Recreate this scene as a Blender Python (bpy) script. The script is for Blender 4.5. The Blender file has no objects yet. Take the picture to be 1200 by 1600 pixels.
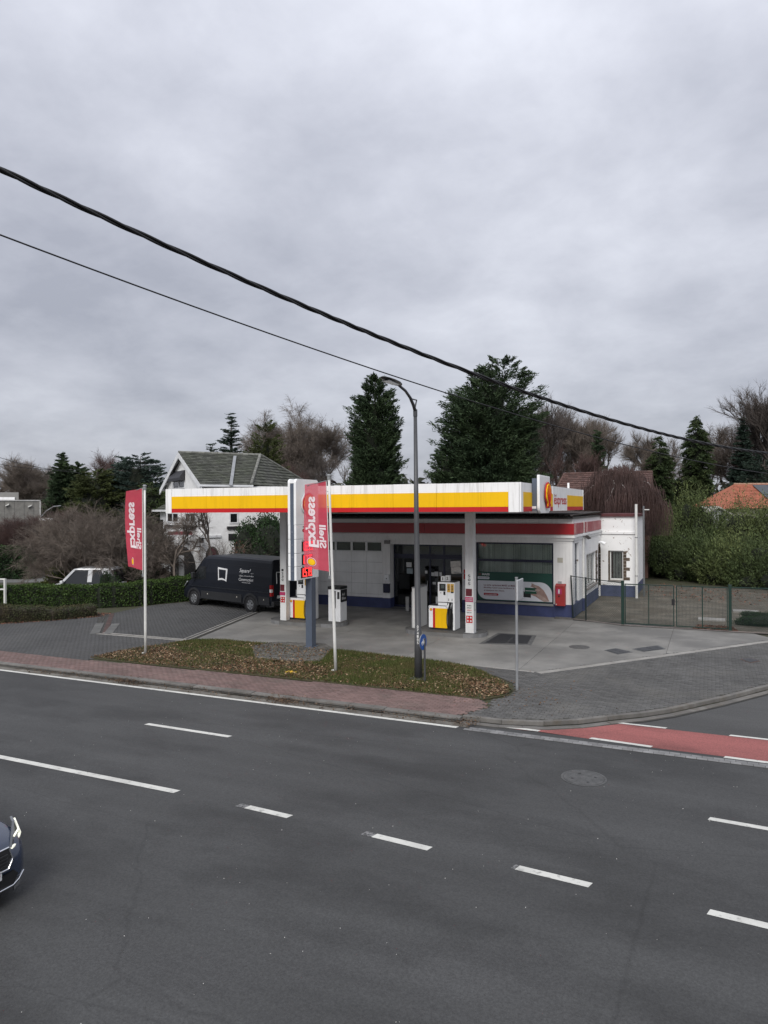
import bpy, math, random
import numpy as np
from mathutils import Vector, Matrix
random.seed(7); np.random.seed(7)
R = math.radians
sc = bpy.context.scene
COL = sc.collection

# ---------------------------------------------------------------- camera, sky, sun, exposure
TH = 24.3; CAMH = 5.0; FPX = 1130.0; ROLL = .0057
cam_data = bpy.data.cameras.new('camera'); cam = bpy.data.objects.new('camera', cam_data); COL.objects.link(cam)
cam_data.sensor_width = 36; cam_data.lens = 36 * FPX / 1600; cam_data.shift_y = -6.3 / 1600
cam_data.clip_start = .1; cam_data.clip_end = 3000
cam.matrix_world = Matrix.Translation((0, 0, CAMH)) @ Matrix.Rotation(R(TH), 4, 'Z') @ Matrix.Rotation(R(90), 4, 'X') @ Matrix.Rotation(-ROLL, 4, 'Z')
sc.camera = cam
SUN_EL, SUN_AZ = R(42), R(170)     # azimuth clockwise from +Y
world = bpy.data.worlds.new('World'); sc.world = world; world.use_nodes = True
sun_d = bpy.data.lights.new('sun', 'SUN'); sun_d.energy = 1.5; sun_d.angle = R(35); sun_d.color = (1, .97, .93)
sun = bpy.data.objects.new('sun', sun_d); COL.objects.link(sun)
sd = Vector((math.sin(SUN_AZ) * math.cos(SUN_EL), math.cos(SUN_AZ) * math.cos(SUN_EL), math.sin(SUN_EL)))
sun.rotation_euler = (-sd).to_track_quat('-Z', 'Y').to_euler(); sun.location = (0, -20, 40)
sc.view_settings.view_transform = 'Standard'; sc.view_settings.look = 'None'
sc.view_settings.exposure = .84; sc.view_settings.gamma = 1; sc.view_settings.use_curve_mapping = False

def sky_nodes():
    nt = world.node_tree; N = nt.nodes; L = nt.links; N.clear()
    def n(t, **k):
        x = N.new(t)
        for a, b in k.items(): setattr(x, a, b)
        return x
    def mth(op, a, b=None, clamp=False):
        m = n('ShaderNodeMath', operation=op, use_clamp=clamp)
        for i, v in enumerate((a, b)):
            if v is None: continue
            if isinstance(v, (int, float)): m.inputs[i].default_value = v
            else: L.new(v, m.inputs[i])
        return m.outputs[0]
    tc = n('ShaderNodeTexCoord'); sep = n('ShaderNodeSeparateXYZ'); L.new(tc.outputs['Generated'], sep.inputs[0])
    z = mth('MAXIMUM', sep.outputs[2], 0.0)
    zz = mth('ADD', z, .30)
    cmb = n('ShaderNodeCombineXYZ'); L.new(mth('DIVIDE', sep.outputs[0], zz), cmb.inputs[0]); L.new(mth('DIVIDE', sep.outputs[1], zz), cmb.inputs[1])
    def noise(scale, detail, rough, dist, off):
        mp = n('ShaderNodeMapping'); L.new(cmb.outputs[0], mp.inputs[0]); mp.inputs['Location'].default_value = off
        t = n('ShaderNodeTexNoise'); L.new(mp.outputs[0], t.inputs['Vector'])
        t.inputs['Scale'].default_value = scale; t.inputs['Detail'].default_value = detail
        t.inputs['Roughness'].default_value = rough; t.inputs['Distortion'].default_value = dist
        return t.outputs[0]
    a = noise(1.25, 6, .52, .12, (3.1, 1.7, 0)); b = noise(4.6, 8, .58, .15, (7.3, 2.2, 4))
    f = mth('ADD', mth('MULTIPLY', a, .68), mth('MULTIPLY', b, .32))
    cr = n('ShaderNodeValToRGB'); L.new(f, cr.inputs[0])
    e = cr.color_ramp.elements
    e[0].position = .34; e[0].color = (.295, .308, .358, 1); e[1].position = .66; e[1].color = (.530, .545, .600, 1)
    m = e.new(.5); m.color = (.408, .421, .474, 1)
    grad = mth('ADD', mth('MULTIPLY', z, .85), .76)
    sc1 = n('ShaderNodeVectorMath', operation='SCALE'); L.new(cr.outputs[0], sc1.inputs[0]); L.new(mth('MULTIPLY', grad, 8.0), sc1.inputs['Scale'])
    sky = n('ShaderNodeTexSky', sky_type='NISHITA'); sky.sun_disc = False; sky.sun_elevation = SUN_EL; sky.sun_rotation = SUN_AZ
    sky.air_density = 1.0; sky.dust_density = 2.0
    mx = n('ShaderNodeMixRGB'); mx.inputs[0].default_value = .95; L.new(sky.outputs[0], mx.inputs[1]); L.new(sc1.outputs[0], mx.inputs[2])
    bg = n('ShaderNodeBackground'); L.new(mx.outputs[0], bg.inputs[0]); bg.inputs[1].default_value = .1
    out = n('ShaderNodeOutputWorld'); L.new(bg.outputs[0], out.inputs[0])
sky_nodes()

# ---------------------------------------------------------------- survey: sight lines of the photograph met with real planes
_c, _s = math.cos(R(TH)), math.sin(R(TH))
def ray(px, py):
    u, v = px - 600, py - 800
    u2 = (u - ROLL * v) / FPX; v2 = (v + ROLL * u + 6.3) / FPX
    return u2 * _c - _s, u2 * _s + _c, -v2
def onz(px, py, z=0.):
    a, b, d = ray(px, py); t = (z - CAMH) / d; return Vector((a * t, b * t, z))
def ony(px, py, y):
    a, b, d = ray(px, py); t = y / b; return Vector((a * t, y, CAMH + d * t))
def onx(px, py, x):
    a, b, d = ray(px, py); t = x / a; return Vector((x, b * t, CAMH + d * t))
def onp(px, py, p0, nrm):
    r = Vector(ray(px, py)); o = Vector((0, 0, CAMH)); n_ = Vector(nrm); return o + r * ((Vector(p0) - o).dot(n_) / r.dot(n_))
def dep(px, D, z=0.):           # the point D metres deep below that column
    X = (px - 600) * D / FPX; return Vector((X * _c - D * _s, X * _s + D * _c, z))
def hgt(px, py, D): return CAMH + (793.7 - ROLL * (px - 600) - py) * D / FPX

# ---------------------------------------------------------------- materials
MATS = {}
def mat(name, col, rough=.7, var=.12, scale=4., bump=.0, bscale=60., metal=0., island=0., detail=5, coat=0., col2=None, stain=None, emit=0., spec=.5, trans=0., streak=0.):
    if name in MATS: return MATS[name]
    m = bpy.data.materials.new(name); m.use_nodes = True; nt = m.node_tree; N = nt.nodes; L = nt.links
    bs = N['Principled BSDF']; MATS[name] = m
    def n(t, **k):
        x = N.new(t)
        for a, b in k.items(): setattr(x, a, b)
        return x
    geo = n('ShaderNodeNewGeometry')
    def noise(s, d=detail, vec=None, rr=.55):
        t = n('ShaderNodeTexNoise'); L.new(vec or geo.outputs['Position'], t.inputs['Vector']); t.inputs['Scale'].default_value = s
        t.inputs['Detail'].default_value = d; t.inputs['Roughness'].default_value = rr; return t.outputs[0]
    def mth(op, a, b=None, clamp=False):
        x = n('ShaderNodeMath', operation=op, use_clamp=clamp)
        for i, v in enumerate((a, b)):
            if v is None: continue
            if isinstance(v, (int, float)): x.inputs[i].default_value = v
            else: L.new(v, x.inputs[i])
        return x.outputs[0]
    def ramp(f, lo, hi):
        x = n('ShaderNodeMapRange'); L.new(f, x.inputs[0]); x.inputs[1].default_value = lo; x.inputs[2].default_value = hi; return x.outputs[0]
    def mix(f, a, b, bt='MIX'):
        x = n('ShaderNodeMixRGB', blend_type=bt)
        if isinstance(f, (int, float)): x.inputs[0].default_value = f
        else: L.new(f, x.inputs[0])
        for i, v in ((1, a), (2, b)):
            if isinstance(v, tuple): x.inputs[i].default_value = (*v[:3], 1)
            else: L.new(v, x.inputs[i])
        return x.outputs[0]
    c = tuple(col)
    nz = ramp(noise(scale), .3, .7)
    c2 = col2 or tuple(max(0, v * (1 - var * 2)) for v in c)
    c1 = c if col2 else tuple(v * (1 + var * .6) for v in c)
    out = mix(nz, c1, c2)
    if island:
        oi = n('ShaderNodeObjectInfo'); r = mth('FRACT', mth('ADD', geo.outputs['Random Per Island'], oi.outputs['Random']))
        hs = n('ShaderNodeHueSaturation'); L.new(out, hs.inputs['Color']); L.new(mth('ADD', mth('MULTIPLY', r, 2 * island), 1 - island), hs.inputs['Value']); out = hs.outputs[0]
    if stain:            # (colour, amount, scale, low, high)
        for (sc_, am, ss, lo, hi) in (stain if isinstance(stain[0], tuple) and isinstance(stain[0][0], tuple) else [stain]):
            out = mix(mth('MULTIPLY', ramp(noise(ss, 8, rr=.65), lo, hi), am), out, sc_)
    if streak:
        mp = n('ShaderNodeMapping'); L.new(geo.outputs['Position'], mp.inputs[0]); mp.inputs['Scale'].default_value = (5, 5, .35)
        out = mix(mth('MULTIPLY', ramp(noise(1.6, 6, mp.outputs[0], .65), .5, .75), streak), out, (c[0] * .45, c[1] * .44, c[2] * .4))
    L.new(out, bs.inputs['Base Color'])
    bs.inputs['Roughness'].default_value = rough; bs.inputs['Metallic'].default_value = metal
    bs.inputs['Specular IOR Level'].default_value = spec
    if coat: bs.inputs['Coat Weight'].default_value = coat; bs.inputs['Coat Roughness'].default_value = .08
    if bump:
        b = n('ShaderNodeBump'); b.inputs['Strength'].default_value = min(1, bump); b.inputs['Distance'].default_value = .02 * max(1, bump)
        L.new(noise(bscale, 6, rr=.6), b.inputs['Height']); L.new(b.outputs[0], bs.inputs['Normal'])
    if emit: L.new(out, bs.inputs['Emission Color']); bs.inputs['Emission Strength'].default_value = emit
    if trans:
        tr = n('ShaderNodeBsdfTransparent'); ms = n('ShaderNodeMixShader'); ms.inputs[0].default_value = trans
        o = N['Material Output']; L.new(bs.outputs[0], ms.inputs[1]); L.new(tr.outputs[0], ms.inputs[2]); L.new(ms.outputs[0], o.inputs[0])
    m['bs'] = 1
    return m
def glass_mat(name, col, alpha, rough=.04):
    if name in MATS: return MATS[name]
    m = bpy.data.materials.new(name); m.use_nodes = True; nt = m.node_tree; N = nt.nodes; L = nt.links
    N.remove(N['Principled BSDF']); MATS[name] = m
    g = N.new('ShaderNodeBsdfGlossy'); g.inputs['Roughness'].default_value = rough; g.inputs['Color'].default_value = (.9, .93, .95, 1)
    t = N.new('ShaderNodeBsdfTransparent'); t.inputs['Color'].default_value = (*col, 1)
    f = N.new('ShaderNodeFresnel'); f.inputs[0].default_value = 1.5
    ad = N.new('ShaderNodeMath'); ad.operation = 'MULTIPLY_ADD'; ad.inputs[1].default_value = 1 - alpha; ad.inputs[2].default_value = alpha
    L.new(f.outputs[0], ad.inputs[0])
    mx = N.new('ShaderNodeMixShader'); L.new(ad.outputs[0], mx.inputs[0]); L.new(t.outputs[0], mx.inputs[1]); L.new(g.outputs[0], mx.inputs[2])
    L.new(mx.outputs[0], N['Material Output'].inputs[0]); return m

WHITE = mat('white_sheet', (.86, .86, .85), .5, .03, 1.2, streak=.62)
WHITE2 = mat('white_enamel', (.84, .85, .85), .35, .04, 2)
YEL = mat('yellow_sheet', (.86, .50, .002), .6, .03, .8, streak=.30, spec=.25)
RED = mat('red_sheet', (.50, .015, .018), .55, .04, 1, spec=.3)
REDBAND = mat('red_band', (.33, .012, .018), .35, .05, 1.5, coat=.2)
BLUEGREY = mat('blue_grey_metal', (.085, .105, .14), .4, .05, 2)
BLACK = mat('black_plastic', (.012, .012, .013), .45, .1, 8)
DARK = mat('dark_grey', (.03, .031, .034), .5, .1, 6)
WALLW = mat('white_render', (.80, .79, .77), .8, .05, 1.1, bump=.15, bscale=35, streak=.3)
WALLP = mat('peeling_white_render', (.80, .80, .79), .8, .04, 1.1, bump=.2, bscale=30, stain=((.20, .15, .11), .95, 4.2, .635, .655))
PLINTH = mat('blue_plinth_paint', (.042, .055, .145), .6, .14, 2, bump=.2, bscale=30)
NAVY = mat('navy_frame', (.008, .010, .035), .4, .1, 3)
CONC = mat('forecourt_concrete', (.232, .226, .21), .85, .2, .55, bump=.25, bscale=90, detail=8, island=.06,
           stain=[((.115, .113, .108), .75, .22, .45, .62), ((.07, .07, .068), .55, 1.3, .6, .75), ((.27, .265, .25), .5, .5, .58, .72)])
KERB = mat('kerb_concrete', (.150, .143, .132), .9, .15, 3, bump=.4, bscale=50, island=.16, stain=((.09, .075, .055), .7, 2.2, .5, .7))
PAVG = mat('grey_paver', (.093, .092, .089), .88, .12, .6, bump=.3, bscale=70, island=.22, stain=[((.125, .12, .108), .5, .45, .5, .68), ((.04, .043, .033), .5, 2.5, .6, .75)])
PAVD = mat('dark_grey_paver', (.064, .064, .064), .88, .12, .5, bump=.3, bscale=70, island=.10, stain=((.085, .083, .078), .5, .35, .5, .7))
PAVR = mat('red_paver', (.165, .108, .098), .88, .14, .8, bump=.3, bscale=70, island=.2, stain=[((.11, .095, .08), .5, 1.1, .5, .72)])
JOINT = mat('joint_sand', (.050, .048, .043), .95, .2, 6, bump=.4)
SOIL = mat('verge_soil', (.05, .042, .028), .95, .3, 3, bump=.6, bscale=30, col2=(.035, .045, .014))
LINEW = mat('road_line_paint', (.60, .60, .56), .7, .06, 3, bump=.3, bscale=120, stain=[((.20, .20, .19), .75, 9, .55, .68), ((.36, .35, .33), .6, 1.3, .45, .7)])
GALV = mat('galvanised_steel', (.36, .37, .38), .42, .1, 6, metal=.7)
POLEG = mat('dark_grey_pole', (.060, .062, .066), .45, .1, 4)
FLAGW = mat('white_pole', (.66, .66, .63), .45, .06, 5)
GREENM = mat('green_fence_paint', (.006, .028, .020), .45, .1, 6)
BARK = mat('bark', (.10, .085, .070), .9, .3, 4, bump=.4, bscale=20)
TWIG = mat('twigs_grey_brown', (.165, .135, .112), .9, .25, 1)
TWIGR = mat('twigs_reddish', (.110, .066, .058), .9, .3, .7)
TWIGD = mat('twigs_dark', (.10, .082, .072), .9, .3, .7)
BIRCHB = mat('pale_birch_bark', (.36, .33, .31), .85, .3, 5)
def leafmat(n_, a, b, s=.5, isl=.35): return mat(n_, a, .75, .2, s, col2=b, island=isl, spec=.25)
LCYP = leafmat('cypress_leaves', (.022, .040, .020), (.044, .068, .028), .35)
LCYP2 = leafmat('cypress_core_shade', (.010, .022, .012), (.018, .035, .015), .35)
LSPR = leafmat('spruce_needles', (.016, .030, .022), (.030, .048, .032))
LIVY = leafmat('ivy_leaves', (.022, .040, .014), (.040, .055, .018), .5)
LOLV = leafmat('olive_leaves', (.055, .070, .020), (.036, .044, .014), .6)
LBLU = leafmat('blue_green_needles', (.028, .048, .040), (.040, .060, .045))
LHEDGE = leafmat('hedge_leaves', (.030, .060, .014), (.050, .082, .018), 1.2, .5)
LHEDGET = leafmat('low_hedge_leaves', (.042, .056, .024), (.070, .060, .030), 1.2, .4)
LLAUR = leafmat('laurel_leaves', (.012, .030, .010), (.022, .045, .013), 1, .5)
LBAM = leafmat('bamboo_leaves', (.125, .150, .055), (.058, .082, .028), .35, .55)
LMIX = leafmat('shrub_leaves', (.068, .092, .034), (.036, .055, .018), .4, .5)
LYEL = leafmat('yellow_green_leaves', (.110, .125, .022), (.065, .080, .015), .8, .35)
LRUST = leafmat('rust_leaves', (.15, .055, .038), (.09, .040, .030), 1, .4)
GRASSM = leafmat('grass_blades', (.060, .080, .018), (.090, .082, .030), 1.0, .4)
LITTERM = leafmat('fallen_leaves', (.150, .085, .045), (.085, .048, .028), 2, .5)
LITTERP = leafmat('pale_fallen_leaves', (.30, .22, .14), (.18, .12, .07), 2, .4)

def asphalt(name, base, patches=True):
    m = mat(name, base, .82, .05, .25)
    nt = m.node_tree; N = nt.nodes; L = nt.links; bs = N['Principled BSDF']
    src = bs.inputs['Base Color'].links[0].from_socket
    geo = N.new('ShaderNodeNewGeometry')
    def noise(s, d, mp=None, rr=.6):
        t = N.new('ShaderNodeTexNoise'); t.inputs['Scale'].default_value = s; t.inputs['Detail'].default_value = d; t.inputs['Roughness'].default_value = rr
        if mp:
            q = N.new('ShaderNodeMapping'); q.inputs['Scale'].default_value = mp; L.new(geo.outputs['Position'], q.inputs[0]); L.new(q.outputs[0], t.inputs['Vector'])
        else: L.new(geo.outputs['Position'], t.inputs['Vector'])
        return t.outputs[0]
    def rng(f, a, b, c_, d):
        x = N.new('ShaderNodeMapRange'); L.new(f, x.inputs[0])
        for i, v in enumerate((a, b, c_, d)): x.inputs[i + 1].default_value = v
        return x.outputs[0]
    def mul(a, b):
        x = N.new('ShaderNodeMixRGB'); x.blend_type = 'MULTIPLY'; x.inputs[0].default_value = 1; L.new(a, x.inputs[1]); L.new(b, x.inputs[2]); return x.outputs[0]
    o = mul(src, rng(noise(34, 8, rr=.75), .32, .68, .62, 1.38))           # stones of the surface
    o = mul(o, rng(noise(1.0, 6, (.14, .9, 1)), .35, .7, .80, 1.16))        # wheel tracks along the road
    if patches: o = mul(o, rng(noise(.42, 7, (.7, 1.3, 1), .62),   .38, .52, .70, 1.0))
    o = mul(o, rng(noise(150, 2), .70, .78, 1.0, 2.6))                      # pale grit
    # thin cracks along the road
    w = N.new('ShaderNodeTexVoronoi'); w.feature = 'DISTANCE_TO_EDGE'; w.inputs['Scale'].default_value = .22
    q = N.new('ShaderNodeMapping'); q.inputs['Scale'].default_value = (.45, 1.4, 1); L.new(geo.outputs['Position'], q.inputs[0])
    ad = N.new('ShaderNodeMixRGB'); ad.inputs[0].default_value = .12; L.new(q.outputs[0], ad.inputs[1]); L.new(noise(1.1, 6), ad.inputs[2]); L.new(ad.outputs[0], w.inputs['Vector'])
    o = mul(o, rng(w.outputs['Distance'], 0., .0035, .82, 1.0))
    L.new(o, bs.inputs['Base Color'])
    b = N.new('ShaderNodeBump'); b.inputs['Strength'].default_value = .5; b.inputs['Distance'].default_value = .006; L.new(noise(60, 6, rr=.7), b.inputs['Height']); L.new(b.outputs[0], bs.inputs['Normal'])
    return m
ASPH = asphalt('road_asphalt', (.052, .053, .053))
ASPH2 = asphalt('side_street_asphalt', (.062, .062, .061), False)
REDLANE = asphalt('red_lane_surface', (.265, .085, .078), True)
def tilemat(name, c1, c2, sx, sy, mort=.02):
    m = mat(name, c1, .85, .1, .6, col2=c2)
    nt = m.node_tree; N = nt.nodes; L = nt.links; bs = N['Principled BSDF']
    src = bs.inputs['Base Color'].links[0].from_socket
    return m
ROOFG = mat('mossy_grey_tiles', (.082, .083, .073), .9, .2, .9, bump=.3, bscale=25, col2=(.052, .058, .040), island=.35)
ROOFB = mat('brown_red_tiles', (.110, .060, .050), .85, .2, 1, bump=.3, bscale=25, col2=(.075, .042, .036), island=.25)
ROOFO = mat('orange_tiles', (.34, .115, .065), .8, .12, 1, bump=.3, bscale=25, island=.15)
BRICKG = mat('grey_brick', (.20, .195, .18), .9, .14, 3, bump=.4, bscale=22)
BRICKR = mat('red_brown_brick', (.16, .085, .065), .9, .2, 3, bump=.4, bscale=22)
STONEB = mat('brown_stone', (.115, .085, .062), .9, .3, 3, bump=.6, bscale=14, island=.3)
BRICKW = mat('white_painted_brick', (.82, .82, .81), .85, .07, 2.5, bump=.9, bscale=9)
GRAVEL = mat('yard_gravel', (.155, .135, .105), .95, .3, 1.2, bump=1., bscale=26, stain=[((.075, .058, .038), .85, .5, .45, .65), ((.06, .05, .04), .7, 9, .5, .6), ((.30, .29, .27), .5, 14, .55, .7)])
GLASS_D = glass_mat('dark_shop_glass', (.38, .41, .43), .04)
GLASS_W = glass_mat('window_glass', (.84, .87, .86), .0)
CARGLASS = mat('car_glass', (.010, .012, .014), .06, .05, 3, coat=.5)
INT = mat('shop_interior', (.10, .10, .10), .8, .2, 1)
BLIND = mat('vertical_blinds', (.60, .63, .57), .8, .1, 1, island=.15)
PAPER = mat('paper', (.62, .63, .62), .7, .08, 3)
CHROME = mat('chrome', (.75, .76, .78), .18, .05, 5, metal=1.)
RUBBER = mat('rubber', (.014, .014, .015), .75, .15, 6)

# ---------------------------------------------------------------- mesh helpers
def woff(o):
    v = Vector((0, 0, 0))
    while o is not None: v += o.location; o = o.parent
    return v
class MB:
    def __init__(s): s.v = []; s.f = []
    def add(s, vs, fs):
        b = len(s.v); s.v += [tuple(v) for v in vs]; s.f += [tuple(i + b for i in f) for f in fs]; return s
    def box(s, x0, x1, y0, y1, z0, z1):
        return s.add([(x, y, z) for z in (z0, z1) for x, y in ((x0, y0), (x1, y0), (x1, y1), (x0, y1))],
                     [(3, 2, 1, 0), (4, 5, 6, 7), (0, 1, 5, 4), (1, 2, 6, 5), (2, 3, 7, 6), (3, 0, 4, 7)])
    def obox(s, o, a, b, c_):      # corner + three edge vectors
        o, a, b, c_ = map(Vector, (o, a, b, c_))
        return s.add([o, o + a, o + a + b, o + b, o + c_, o + a + c_, o + a + b + c_, o + b + c_],
                     [(3, 2, 1, 0), (4, 5, 6, 7), (0, 1, 5, 4), (1, 2, 6, 5), (2, 3, 7, 6), (3, 0, 4, 7)])
    def prism(s, poly, d):         # 3-D polygon extruded by vector d
        d = Vector(d); P = [Vector(p) for p in poly]; n_ = len(P)
        return s.add(P + [p + d for p in P], [tuple(range(n_))[::-1], tuple(range(n_, 2 * n_))] + [(i, (i + 1) % n_, (i + 1) % n_ + n_, i + n_) for i in range(n_)])
    def quad(s, *p): return s.add(p, [tuple(range(len(p)))])
    def tube(s, pts, rad, n_=8, cap=True):
        pts = [Vector(p) for p in pts]; m_ = len(pts); rads = rad if isinstance(rad, (list, tuple)) else [rad] * m_
        vs = []; up = None
        for i, p in enumerate(pts):
            t = (pts[min(i + 1, m_ - 1)] - pts[max(i - 1, 0)]).normalized()
            if up is None: up = Vector((0, 0, 1)) if abs(t.z) < .9 else Vector((1, 0, 0))
            a = (up - t * up.dot(t)).normalized(); up = a; b = t.cross(a)
            vs += [p + (a * math.cos(k * math.tau / n_) + b * math.sin(k * math.tau / n_)) * rads[i] for k in range(n_)]
        fs = [(i * n_ + k, i * n_ + (k + 1) % n_, (i + 1) * n_ + (k + 1) % n_, (i + 1) * n_ + k) for i in range(m_ - 1) for k in range(n_)]
        if cap: fs += [tuple(range(n_))[::-1], tuple(range((m_ - 1) * n_, m_ * n_))]
        return s.add(vs, fs)
    def cyl(s, p, r, h, n_=16, ax=(0, 0, 1), r2=None):
        return s.tube([p, Vector(p) + Vector(ax).normalized() * h], [r, r if r2 is None else r2], n_)
    def loft(s, rings, cap=True):
        n_ = len(rings[0]); vs = [v for r_ in rings for v in r_]
        fs = [(i * n_ + k, i * n_ + (k + 1) % n_, (i + 1) * n_ + (k + 1) % n_, (i + 1) * n_ + k) for i in range(len(rings) - 1) for k in range(n_)]
        if cap: fs += [tuple(range(n_))[::-1], tuple(range((len(rings) - 1) * n_, len(rings) * n_))]
        return s.add(vs, fs)
    def mesh(s, name, m, smooth=False):
        me = bpy.data.meshes.new(name); me.from_pydata(s.v, [], s.f); me.materials.append(m)
        if smooth: me.shade_smooth()
        me.update(); return me
    def build(s, name, m, parent=None, world=True, loc=None, bevel=0, smooth=False):
        if world and parent is not None and loc is None:
            o_ = woff(parent); s.v = [(x - o_.x, y - o_.y, z - o_.z) for x, y, z in s.v]
        o = bpy.data.objects.new(name, s.mesh(name, m, smooth)); COL.objects.link(o); o.parent = parent
        if loc is not None: o.location = loc
        if bevel:
            b = o.modifiers.new('bevel', 'BEVEL'); b.width = bevel; b.segments = 2; b.limit_method = 'ANGLE'; b.angle_limit = R(40)
        return o
def npmesh(name, V, Fq, m, parent=None, world=True, loc=None):   # numpy verts, (n,3) or (n,4) faces
    V = np.asarray(V, dtype=np.float32)
    if world and parent is not None: V = V - np.array(woff(parent), dtype=np.float32)
    me = bpy.data.meshes.new(name); k = Fq.shape[1]; nf = len(Fq)
    me.vertices.add(len(V)); me.vertices.foreach_set('co', V.ravel())
    me.loops.add(nf * k); me.loops.foreach_set('vertex_index', Fq.astype(np.int32).ravel())
    me.polygons.add(nf); me.polygons.foreach_set('loop_start', np.arange(0, nf * k, k, dtype=np.int32))
    me.update(calc_edges=True); me.materials.append(m)
    o = bpy.data.objects.new(name, me); COL.objects.link(o); o.parent = parent
    if loc is not None: o.location = loc
    return o
def tag(o, label=None, cat=None, group=None, kind=None):
    if label: o['label'] = label
    if cat: o['category'] = cat
    if group: o['group'] = group
    if kind: o['kind'] = kind
    return o
def thing(name, loc, label, cat, group=None, rz=0):
    o = bpy.data.objects.new(name, None); COL.objects.link(o); o.location = loc; o.rotation_euler = (0, 0, rz); o.empty_display_size = .2
    return tag(o, label, cat, group)
def struct(o): o['kind'] = 'structure'; return o
def copy_tree(o, parent=None):
    c_ = o.copy(); COL.objects.link(c_); c_.parent = parent
    for ch in [x for x in list(o.children)]: copy_tree(ch, c_)
    return c_

_tx = {}
def text_geo(s, bold=.0):
    k = (s, bold)
    if k not in _tx:
        cu = bpy.data.curves.new('t', 'FONT'); cu.body = s; cu.offset = bold; cu.resolution_u = 3; cu.size = 1; cu.extrude = .0
        ob = bpy.data.objects.new('t', cu); COL.objects.link(ob); dg = bpy.context.evaluated_depsgraph_get()
        me = bpy.data.meshes.new_from_object(ob.evaluated_get(dg)); V = np.array([v.co[:] for v in me.vertices]); F_ = [tuple(p.vertices) for p in me.polygons]
        bpy.data.objects.remove(ob); bpy.data.curves.remove(cu); bpy.data.meshes.remove(me)
        V[:, 0] -= V[:, 0].min(); V[:, 1] -= V[:, 1].min(); _tx[k] = (V[:, 0] / V[:, 0].max(), V[:, 1] / max(1e-6, V[:, 1].max()), F_)
    return _tx[k]
def lettering(s, o, U, V_, m, parent, name='lettering', bold=.02, warp=None, label=None, world=True):
    """text whose box starts at o and spans the vectors U (reading) and V_ (height)"""
    a, b, F_ = text_geo(s, bold); o, U, V_ = Vector(o), Vector(U), Vector(V_); mb = MB()
    vs = [o + U * float(x) + V_ * float(y) for x, y in zip(a, b)]
    if warp: vs = [warp(v) for v in vs]
    mb.add(vs, F_); r = mb.build(name, m, parent, world=world)
    if label: r['label'] = label
    return r

def clip_rect(poly, x0, x1, y0, y1):
    def cl(P, ax, val, keep_less):
        out = []
        for i in range(len(P)):
            a, b = P[i], P[(i + 1) % len(P)]
            ia = a[ax] <= val if keep_less else a[ax] >= val; ib = b[ax] <= val if keep_less else b[ax] >= val
            if ia: out.append(a)
            if ia != ib:
                t = (val - a[ax]) / (b[ax] - a[ax]); out.append((a[0] + (b[0] - a[0]) * t, a[1] + (b[1] - a[1]) * t))
        return out
    for ax, v, l in ((0, x0, 0), (0, x1, 1), (1, y0, 0), (1, y1, 1)):
        poly = cl(poly, ax, v, l)
        if len(poly) < 3: return []
    return poly
def inside(x, y, P):
    r = False; j = len(P) - 1
    for i in range(len(P)):
        if (P[i][1] > y) != (P[j][1] > y) and x < (P[j][0] - P[i][0]) * (y - P[i][1]) / (P[j][1] - P[i][1]) + P[i][0]: r = not r
        j = i
    return r
def area(P): return abs(sum(P[i][0] * P[(i + 1) % len(P)][1] - P[(i + 1) % len(P)][0] * P[i][1] for i in range(len(P)))) / 2
def sheet(name, poly, z, m, th=.0, parent=None, grow=None):
    mb = MB()
    if th: mb.prism([(x, y, z - th) for x, y in poly], (0, 0, th))
    else: mb.quad(*[(x, y, z) for x, y in poly])
    return mb.build(name, m, parent)
def ccw(P): 
    s_ = sum(P[i][0] * P[(i + 1) % len(P)][1] - P[(i + 1) % len(P)][0] * P[i][1] for i in range(len(P)))
    return P if s_ > 0 else P[::-1]

# ================================================================= GROUND
ZR = -.10
struct(sheet('ground', [(-700, -300), (700, -300), (700, 900), (-700, 900)], -.16, mat('distant_ground', (.075, .075, .045), .95, .3, .05, bump=.3, bscale=4)))
struct(sheet('road', [(-150, -12), (150, -12), (150, 16.35), (-150, 16.35)], ZR, ASPH))
CURVE = [(-5.45, 16.58), (-4.5, 16.62), (-3.56, 16.88), (-2.85, 17.32), (-2.25, 17.9), (-1.55, 18.5), (-.89, 19.22), (.2, 20.75), (1.43, 22.65), (2.8, 25.1), (4.4, 28.4), (6.2, 32.5), (9, 40), (13, 55), (16, 80)]
struct(sheet('side_street', [(-9, 16.35), (150, 16.35), (150, 90), (-9, 90)], ZR - .012, ASPH2))
LAND = ccw([(-150, 16.58)] + CURVE + [(20, 400), (-400, 400), (-400, 16.58)])
def land_sheet():
    mb = MB(); n_ = len(LAND); mb.prism([(x, y, -.15) for x, y in LAND], (0, 0, .125)); return mb.build('verge', SOIL)
struct(land_sheet())

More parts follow.
